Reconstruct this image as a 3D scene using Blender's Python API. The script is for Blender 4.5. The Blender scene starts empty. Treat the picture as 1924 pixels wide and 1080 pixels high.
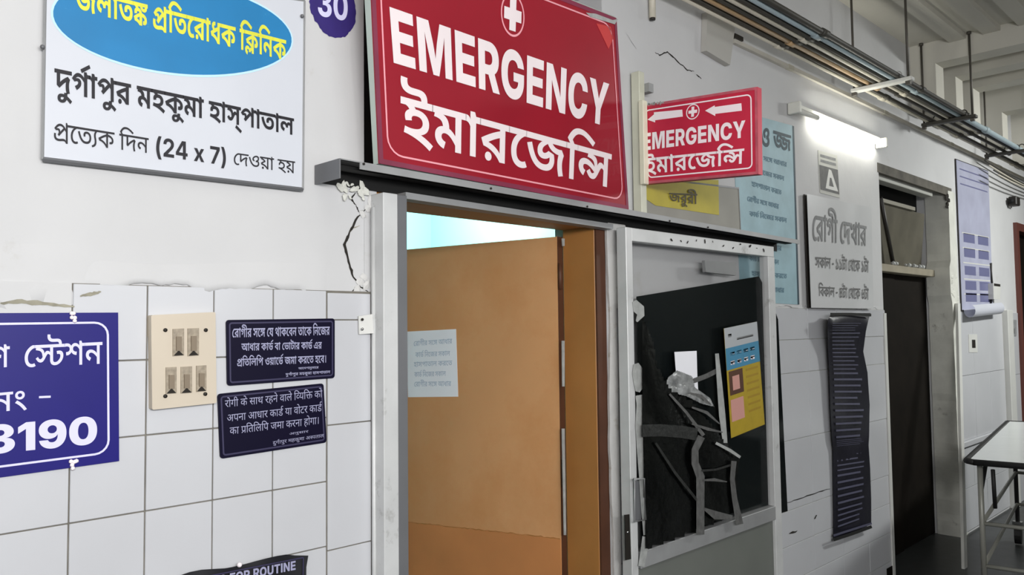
import bpy, bmesh, math, random
from mathutils import Vector, Matrix
from mathutils.geometry import delaunay_2d_cdt
random.seed(7)
C = bpy.context.scene.collection

# ------------------------------------------------------------------ camera
# world: X runs along the corridor wall, Y goes into that wall (its face is Y = 0), Z is up
F = 1500.0
CX, CY = 962.0, 540.0
ax = Vector((1518, 60, F)).normalized()            # world X seen in the camera frame (right, down, forward)
az = Vector((-337, -28974, F)).normalized()        # world Z seen in the camera frame
ay = az.cross(ax).normalized()
az = ax.cross(ay).normalized()
CAM = Vector((0.0, -1.9, 1.55))

def todir(v):
    return Vector((v.dot(ax), v.dot(ay), v.dot(az)))

cd = bpy.data.cameras.new('camera')
cam = bpy.data.objects.new('camera', cd)
C.objects.link(cam)
R3 = Matrix((todir(Vector((1, 0, 0))), todir(Vector((0, -1, 0))), todir(Vector((0, 0, -1))))).transposed()
cam.matrix_world = Matrix.Translation(CAM) @ R3.to_4x4()
cd.sensor_width = 36
cd.lens = F / 1924 * 36
cd.clip_start = 0.05
bpy.context.scene.camera = cam

# ------------------------------------------------------------------ world and exposure
SKY = 1.5
sc = bpy.context.scene
sc.view_settings.view_transform = 'Standard'
sc.view_settings.look = 'None'
sc.view_settings.exposure = 0.42
sc.view_settings.gamma = 1.0
sc.view_settings.use_curve_mapping = False
w = bpy.data.worlds.new('overcast_sky')
sc.world = w
w.use_nodes = True
w.node_tree.nodes['Background'].inputs[0].default_value = (0.93, 0.96, 1.0, 1)
w.node_tree.nodes['Background'].inputs[1].default_value = SKY

def area(name, loc, target, sx, sy, power, col):
    ld = bpy.data.lights.new(name, 'AREA')
    ld.shape = 'RECTANGLE'; ld.size = sx; ld.size_y = sy; ld.energy = power; ld.color = col
    o = bpy.data.objects.new(name, ld); C.objects.link(o)
    o.location = loc
    o.rotation_euler = (Vector(target) - Vector(loc)).to_track_quat('-Z', 'Y').to_euler()
    return o
area('added_front_light', (0.0, -3.0, 2.0), (1.6, 0.2, 1.5), 1.6, 0.3, 66, (1.0, 0.985, 0.965))  # added unseen lamp, brightens the door leaf and near wall
area('added_far_light', (7.2, -2.4, 3.15), (7.2, -1.2, 0), 1.2, 0.3, 85, (0.98, 1.0, 0.97))  # added unseen lamp, brightens the gurney top and far wall
area('room_light', (3.3, 2.2, 2.6), (4.2, 3.2, 2.1), 0.8, 0.2, 34, (0.93, 1.0, 1.0))

# ------------------------------------------------------------------ materials
def lin(c):
    return tuple(((v / 255) / 12.92 if v / 255 <= 0.04045 else ((v / 255 + 0.055) / 1.055) ** 2.4) for v in c)

MATS = {}
def mat(name, col, rough=0.5, metal=0.0, var=0.0, scale=6.0, bump=0.0, bscale=30.0, dirt=None, spec=0.5, emit=None, alpha=None, coat=0.0):
    m = bpy.data.materials.new(name)
    m.use_nodes = True
    nt = m.node_tree
    b = nt.nodes['Principled BSDF']
    c = lin(col)
    b.inputs['Base Color'].default_value = (*c, 1)
    b.inputs['Roughness'].default_value = rough
    b.inputs['Metallic'].default_value = metal
    b.inputs['Specular IOR Level'].default_value = spec
    b.inputs['Coat Weight'].default_value = coat
    tc = nt.nodes.new('ShaderNodeTexCoord')
    geo = nt.nodes.new('ShaderNodeNewGeometry')
    last = None
    if var:
        n = nt.nodes.new('ShaderNodeTexNoise')
        n.inputs['Scale'].default_value = scale; n.inputs['Detail'].default_value = 6
        nt.links.new(geo.outputs['Position'], n.inputs['Vector'])
        mr = nt.nodes.new('ShaderNodeMapRange')
        mr.inputs[1].default_value = 0.3; mr.inputs[2].default_value = 0.7
        nt.links.new(n.outputs['Fac'], mr.inputs[0])
        mx = nt.nodes.new('ShaderNodeMix'); mx.data_type = 'RGBA'
        mx.inputs[6].default_value = (*[v * (1 - var) for v in c], 1)
        mx.inputs[7].default_value = (*[min(1, v * (1 + var * .5)) for v in c], 1)
        nt.links.new(mr.outputs[0], mx.inputs[0])
        last = mx.outputs[2]
    if dirt:
        dcol, dscale, lo, hi = dirt
        n = nt.nodes.new('ShaderNodeTexNoise')
        n.inputs['Scale'].default_value = dscale; n.inputs['Detail'].default_value = 8; n.inputs['Roughness'].default_value = 0.7
        nt.links.new(geo.outputs['Position'], n.inputs['Vector'])
        mr = nt.nodes.new('ShaderNodeMapRange')
        mr.inputs[1].default_value = lo; mr.inputs[2].default_value = hi
        nt.links.new(n.outputs['Fac'], mr.inputs[0])
        mx = nt.nodes.new('ShaderNodeMix'); mx.data_type = 'RGBA'
        if last: nt.links.new(last, mx.inputs[6])
        else: mx.inputs[6].default_value = (*c, 1)
        mx.inputs[7].default_value = (*lin(dcol), 1)
        nt.links.new(mr.outputs[0], mx.inputs[0])
        last = mx.outputs[2]
    if last: nt.links.new(last, b.inputs['Base Color'])
    if bump:
        n = nt.nodes.new('ShaderNodeTexNoise')
        n.inputs['Scale'].default_value = bscale; n.inputs['Detail'].default_value = 5
        nt.links.new(geo.outputs['Position'], n.inputs['Vector'])
        bp = nt.nodes.new('ShaderNodeBump')
        bp.inputs['Strength'].default_value = bump; bp.inputs['Distance'].default_value = 0.01
        nt.links.new(n.outputs['Fac'], bp.inputs['Height'])
        nt.links.new(bp.outputs[0], b.inputs['Normal'])
    if emit:
        b.inputs['Emission Color'].default_value = (*lin(emit[0]), 1)
        b.inputs['Emission Strength'].default_value = emit[1]
    if alpha is not None:
        b.inputs['Alpha'].default_value = alpha
    MATS[name] = m
    return m

PLASTER = mat('plaster', (201, 201, 202), 0.75, var=0.06, scale=2.5, bump=0.25, bscale=9, dirt=((176, 172, 164), 3.2, 0.62, 0.8))
PLASTER2 = mat('plaster_lump', (204, 203, 201), 0.8, var=0.06, scale=6, bump=0.5, bscale=25, dirt=((170, 162, 150), 14, 0.58, 0.72))
TILE = mat('white_tile', (198, 199, 203), 0.22, var=0.04, scale=3, bump=0.03, bscale=6)
GROUT2 = mat('pale_grout', (170, 170, 164), 0.9, var=0.2, scale=12)
GROUT = mat('grout', (118, 114, 106), 0.9, var=0.3, scale=12)
CEIL = mat('ceiling_paint', (205, 202, 192), 0.85, var=0.08, scale=1.5, bump=0.2, bscale=6)
FLOOR = mat('floor_stone', (58, 60, 60), 0.35, var=0.3, scale=14)
CYAN = mat('cyan_paint', (150, 218, 214), 0.7)
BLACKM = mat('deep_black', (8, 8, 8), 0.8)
HOLE = mat('dark_crack', (38, 34, 30), 0.95)
ALU = mat('aluminium', (208, 209, 209), 0.5, 0.15, var=0.1, scale=8, dirt=((120, 118, 114), 9, 0.6, 0.8))
ALUD = mat('aluminium_dull', (156, 157, 158), 0.5, 0.2, var=0.12, scale=8)
ALUDK = mat('aluminium_shade', (116, 117, 120), 0.5, 0.3, var=0.1)
BROWN = mat('brown_laminate', (216, 160, 110), 0.42, var=0.1, scale=2.0, bump=0.04, bscale=4, dirt=((204, 140, 84), 1.3, 0.45, 0.7))
BROWN2 = mat('brown_kick', (206, 138, 84), 0.5, var=0.12, scale=4, dirt=((190, 140, 100), 18, 0.66, 0.74))
BROWNF = mat('brown_frame', (178, 122, 64), 0.5, var=0.12, scale=5, dirt=((214, 184, 150), 10, 0.68, 0.72))
BROWND = mat('brown_dark', (84, 50, 32), 0.6, var=0.2, scale=8)
RED = mat('red_sheet', (150, 22, 40), 0.38, var=0.1, scale=3, bump=0.05, bscale=3, coat=0.2)
RED2 = mat('pink_red_sheet', (196, 36, 66), 0.5, var=0.1, scale=10)
RED2D = mat('worn_red_edge', (190, 90, 104), 0.6, var=0.3, scale=20)
SIGNWHITE = mat('sign_white', (236, 224, 226), 0.5, var=0.04)
SIGNWHITE2 = mat('sign_white_bright', (250, 240, 244), 0.5)
LINEPINK = mat('pink_line', (236, 160, 170), 0.5)
SHEETW = mat('white_sheet', (204, 207, 215), 0.5, var=0.03, scale=5)
INK = mat('black_ink', (26, 24, 32), 0.6)
SKYB = mat('blue_oval', (28, 122, 178), 0.5, var=0.1, scale=8, dirt=((70, 150, 190), 16, 0.64, 0.7))
PALEB = mat('pale_blue_rim', (190, 228, 250), 0.5)
YEL = mat('yellow_ink', (222, 222, 70), 0.5, var=0.1, scale=20)
NAVY = mat('royal_blue_sheet', (28, 22, 112), 0.4, var=0.12, scale=4, spec=0.25)
NAVYD = mat('navy_sheet', (6, 2, 32), 0.45, spec=0.2)
NAVYR = mat('navy_rim', (52, 48, 80), 0.5)
LAV = mat('lavender_ink', (214, 212, 246), 0.5)
LAV2 = mat('grey_lavender_ink', (158, 158, 188), 0.5)
PURP = mat('purple_paint', (48, 32, 112), 0.6, var=0.15, scale=20)
CREAM = mat('cream_board', (202, 190, 172), 0.45, var=0.04)
SWITCH = mat('old_switch', (160, 148, 130), 0.5, var=0.3, scale=90)
DARKP = mat('dark_plastic', (34, 30, 26), 0.5)
PAPER = mat('paper', (244, 244, 250), 0.7, var=0.03)
PAPERINK = mat('faint_ink', (186, 196, 212), 0.8)
FILM = mat('black_film', (14, 18, 19), 0.12, spec=0.1)
BAG = mat('black_polythene', (5, 6, 6), 0.16, bump=0.5, bscale=22, spec=0.6)
TAPEHI = mat('grey_tape_highlight', (98, 98, 97), 0.35, var=0.35, scale=40, bump=0.3, bscale=60)  # colours real tape and the painted highlights on the plastic
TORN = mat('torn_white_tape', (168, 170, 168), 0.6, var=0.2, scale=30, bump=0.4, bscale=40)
GREYP = mat('grey_panel', (112, 115, 110), 0.45, var=0.06)
POSTY = mat('poster_yellow', (176, 150, 36), 0.5, var=0.08, scale=20)
POSTB = mat('poster_blue', (66, 134, 168), 0.5)
POSTW = mat('poster_white', (176, 180, 184), 0.5)
POSTP = mat('poster_pink', (206, 150, 140), 0.6)
OLIVE = mat('mustard_sheet', (186, 172, 56), 0.6, var=0.12, scale=10)
OLINK = mat('olive_ink', (70, 60, 20), 0.6)
TEALP = mat('pale_teal_poster', (150, 182, 192), 0.55, var=0.14, scale=9)
TEALINK = mat('teal_ink', (84, 120, 138), 0.6)
DKTEAL = mat('dark_teal_ink', (30, 58, 72), 0.6)
BOARDW = mat('white_board', (214, 215, 216), 0.25, var=0.05, scale=4)
GREYINK = mat('grey_ink', (104, 104, 104), 0.7, var=0.2, scale=30)
GREYINK2 = mat('soft_grey_ink', (140, 141, 142), 0.8, var=0.2, scale=30)
BANN = mat('dark_banner', (30, 29, 40), 0.35, var=0.25, scale=10, bump=0.2, bscale=14)
BANNL = mat('banner_line', (84, 84, 104), 0.5)
BANNB = mat('lilac_banner', (184, 186, 208), 0.2, var=0.12, scale=5)
BANNBC = mat('lilac_block', (112, 114, 150), 0.3)
BANNW = mat('banner_roll', (206, 208, 218), 0.3)
TUBEW = mat('tube_casing', (214, 214, 206), 0.4)
TUBEL = mat('tube_glow', (255, 255, 250), 0.4, emit=((255, 253, 240), 15.0))
PIPEW = mat('pipe_cream', (206, 200, 184), 0.5, var=0.1, scale=10)
PIPEO = mat('pipe_tan', (190, 158, 118), 0.5, var=0.1, scale=10)
PIPEB = mat('pipe_blue_grey', (160, 176, 182), 0.5, var=0.1)
PIPED = mat('pipe_dark', (62, 60, 54), 0.55, var=0.2)
STEEL = mat('rod_steel', (88, 84, 78), 0.5, 0.4)
CHROME = mat('chrome', (210, 210, 210), 0.2, 1.0)
GURN = mat('gurney_sheet', (226, 230, 230), 0.2, 0.0, bump=0.2, bscale=5)
RUBBER = mat('rubber', (20, 20, 20), 0.6)
RAIL = mat('painted_rail', (150, 150, 142), 0.4, 0.2)
DARKWOOD = mat('dark_wood', (24, 20, 16), 0.7, var=0.3, scale=8, spec=0.1)
DUSTY = mat('dusty_glass', (96, 92, 80), 0.4, var=0.25, scale=6)
JAMB = mat('worn_jamb', (214, 214, 206), 0.6, var=0.15, scale=8, bump=0.3, bscale=14, dirt=((110, 106, 98), 7, 0.6, 0.75))
GLASS = mat('clear_glass', (40, 46, 46), 0.03, spec=0.3, alpha=0.08)
MAROON = mat('maroon_wood', (96, 52, 44), 0.5)
BOXW = mat('white_box', (206, 206, 202), 0.5, var=0.05)

# ------------------------------------------------------------------ helpers
def ray(px, py):
    return todir(Vector((px - CX, py - CY, F)))
def W(px, py, Y=0.0):
    """point where the photo's ray meets the plane Y"""
    d = ray(px, py)
    return CAM + d * ((Y - CAM.y) / d.y)
def WP(px, py, p0, n):
    d = ray(px, py)
    return CAM + d * ((p0 - CAM).dot(n) / d.dot(n))

def link(name, me, m=None, parent=None):
    o = bpy.data.objects.new(name, me)
    C.objects.link(o)
    if m is not None and not me.materials: me.materials.append(m)
    if parent: o.parent = parent
    return o
def obj(name, bm, m, parent=None, smooth=False):
    me = bpy.data.meshes.new(name)
    bmesh.ops.recalc_face_normals(bm, faces=bm.faces)
    bm.to_mesh(me); bm.free()
    if smooth:
        for p in me.polygons: p.use_smooth = True
    return link(name, me, m, parent)
def thing(name, label, cat, group=None):
    o = bpy.data.objects.new(name, None); C.objects.link(o)
    o['label'] = label; o['category'] = cat
    if group: o['group'] = group
    return o
def base_at(t, p):
    """move the thing's Empty to its base, leaving the children where they are"""
    t.location = p
    inv = Matrix.Translation(p).inverted()
    for ch in t.children: ch.matrix_parent_inverse = inv
def tag(o, label, cat, group=None, kind=None):
    o['label'] = label; o['category'] = cat
    if group: o['group'] = group
    if kind: o['kind'] = kind
    return o
def struct(o):
    o['kind'] = 'structure'; return o

def box(bm, a, b, bev=0.0):
    a, b = Vector(a), Vector(b)
    lo = Vector([min(a[i], b[i]) for i in range(3)]); hi = Vector([max(a[i], b[i]) for i in range(3)])
    r = bmesh.ops.create_cube(bm, size=1.0)
    for v in r['verts']:
        v.co = Vector([lo[i] + (v.co[i] + .5) * (hi[i] - lo[i]) for i in range(3)])
    if bev:
        es = list({e for v in r['verts'] for e in v.link_edges})
        bmesh.ops.bevel(bm, geom=es, offset=bev, segments=1, affect='EDGES')
def bx(name, a, b, m, parent=None, bev=0.0):
    bm = bmesh.new(); box(bm, a, b, bev); return obj(name, bm, m, parent)
def prism(bm, pts, off):
    """polygon of 3D points extruded by vector off"""
    off = Vector(off)
    a = [bm.verts.new(p) for p in pts]; b = [bm.verts.new(Vector(p) + off) for p in pts]
    bm.faces.new(a); bm.faces.new(b[::-1])
    n = len(pts)
    for i in range(n):
        bm.faces.new((a[i], b[i], b[(i + 1) % n], a[(i + 1) % n]))
def sheet(name, pts, m, parent=None, th=0.003, n=None, lift=0.0):
    """thin slab whose front outline is pts, th thick, backwards along -n"""
    n = Vector(n) if n is not None else Vector((0, -1, 0))
    bm = bmesh.new()
    prism(bm, [Vector(p) + n * lift for p in pts], -n * th)
    return obj(name, bm, m, parent)
def tube(bm, pts, r, seg=8, cap=True):
    pts = [Vector(p) for p in pts]
    rings = []
    up = Vector((0, 0, 1))
    for i, p in enumerate(pts):
        d = (pts[min(i + 1, len(pts) - 1)] - pts[max(i - 1, 0)]).normalized()
        u = d.cross(up)
        if u.length < 0.05: u = d.cross(Vector((0, 1, 0)))
        u.normalize(); v = d.cross(u).normalized()
        rr = r[i] if isinstance(r, (list, tuple)) else r
        rings.append([bm.verts.new(p + (u * math.cos(2 * math.pi * k / seg) + v * math.sin(2 * math.pi * k / seg)) * rr) for k in range(seg)])
    for a, b in zip(rings, rings[1:]):
        for k in range(seg):
            bm.faces.new((a[k], a[(k + 1) % seg], b[(k + 1) % seg], b[k]))
    if cap:
        bm.faces.new(rings[0][::-1]); bm.faces.new(rings[-1])
def pipe(name, pts, r, m, parent=None, seg=8):
    bm = bmesh.new(); tube(bm, pts, r, seg); return obj(name, bm, m, parent, smooth=True)
def lerp(a, b, t): return a + (b - a) * t

class Panel:
    """a flat sheet in the world given by three or four corners; places print on itself"""
    def __init__(s, tl, tr, br, bl):
        s.c = [Vector(tl), Vector(tr), Vector(br), Vector(bl)]
        s.n = (s.c[1] - s.c[0]).cross(s.c[2] - s.c[1]).normalized()
        if s.n.dot(CAM - s.c[0]) < 0: s.n = -s.n
        s.right = (s.c[1] - s.c[0]).normalized()
        s.down = (s.c[3] - s.c[0]).normalized()
    def at(s, px, py): return WP(px, py, s.c[0], s.n)
    def uv(s, u, v):
        return lerp(lerp(s.c[0], s.c[1], u), lerp(s.c[3], s.c[2], u), v)
    def slab(s, name, m, parent=None, th=0.006, rad=0.0, inset=0.0, lift=0.0):
        return sheet(name, s.rr(inset, rad), m, parent, th, s.n, lift)
    def rr(s, inset, rad, k=5):
        """rounded outline inset from the edge, in metres"""
        c = s.c; w_ = (c[1] - c[0]).length; h_ = (c[3] - c[0]).length
        def P(x, y): return s.uv(x / w_, y / h_)
        if rad <= 0: return [P(inset, inset), P(w_ - inset, inset), P(w_ - inset, h_ - inset), P(inset, h_ - inset)]
        out = []
        for cx_, cy_, a0 in ((w_ - inset - rad, inset + rad, -90), (w_ - inset - rad, h_ - inset - rad, 0), (inset + rad, h_ - inset - rad, 90), (inset + rad, inset + rad, 180)):
            for i in range(k + 1):
                a = math.radians(a0 + 90 * i / k)
                out.append(P(cx_ + rad * math.cos(a), cy_ + rad * math.sin(a)))
        return out
    def ring(s, name, m, parent, inset, width, rad, lift=0.0012):
        a = s.rr(inset, rad); b = s.rr(inset + width, max(rad - width, 0.001))
        bm = bmesh.new()
        va = [bm.verts.new(p + s.n * lift) for p in a]; vb = [bm.verts.new(p + s.n * lift) for p in b]
        n = len(va)
        for i in range(n):
            bm.faces.new((va[i], va[(i + 1) % n], vb[(i + 1) % n], vb[i]))
        return obj(name, bm, m, parent)
    def poly(s, name, pxs, m, parent, lift=0.0012, th=0.0008):
        return sheet(name, [s.at(*p) for p in pxs], m, parent, th, s.n, lift)
    def ellipse(s, name, cpx, rx, ry, m, parent, lift=0.001, inner=None, seg=40):
        """ellipse with its centre at a photo point and metric radii"""
        c = s.at(*cpx); dn = -(s.right.cross(s.n)).normalized()
        if dn.dot(s.down) < 0: dn = -dn
        bm = bmesh.new()
        A = [bm.verts.new(c + s.n * lift + s.right * rx * math.cos(2 * math.pi * i / seg) + dn * ry * math.sin(2 * math.pi * i / seg)) for i in range(seg)]
        if inner:
            B_ = [bm.verts.new(c + s.n * lift + s.right * rx * inner * math.cos(2 * math.pi * i / seg) + dn * ry * inner * math.sin(2 * math.pi * i / seg)) for i in range(seg)]
            for i in range(seg): bm.faces.new((A[i], A[(i + 1) % seg], B_[(i + 1) % seg], B_[i]))
        else: bm.faces.new(A)
        return obj(name, bm, m, parent)

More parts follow.
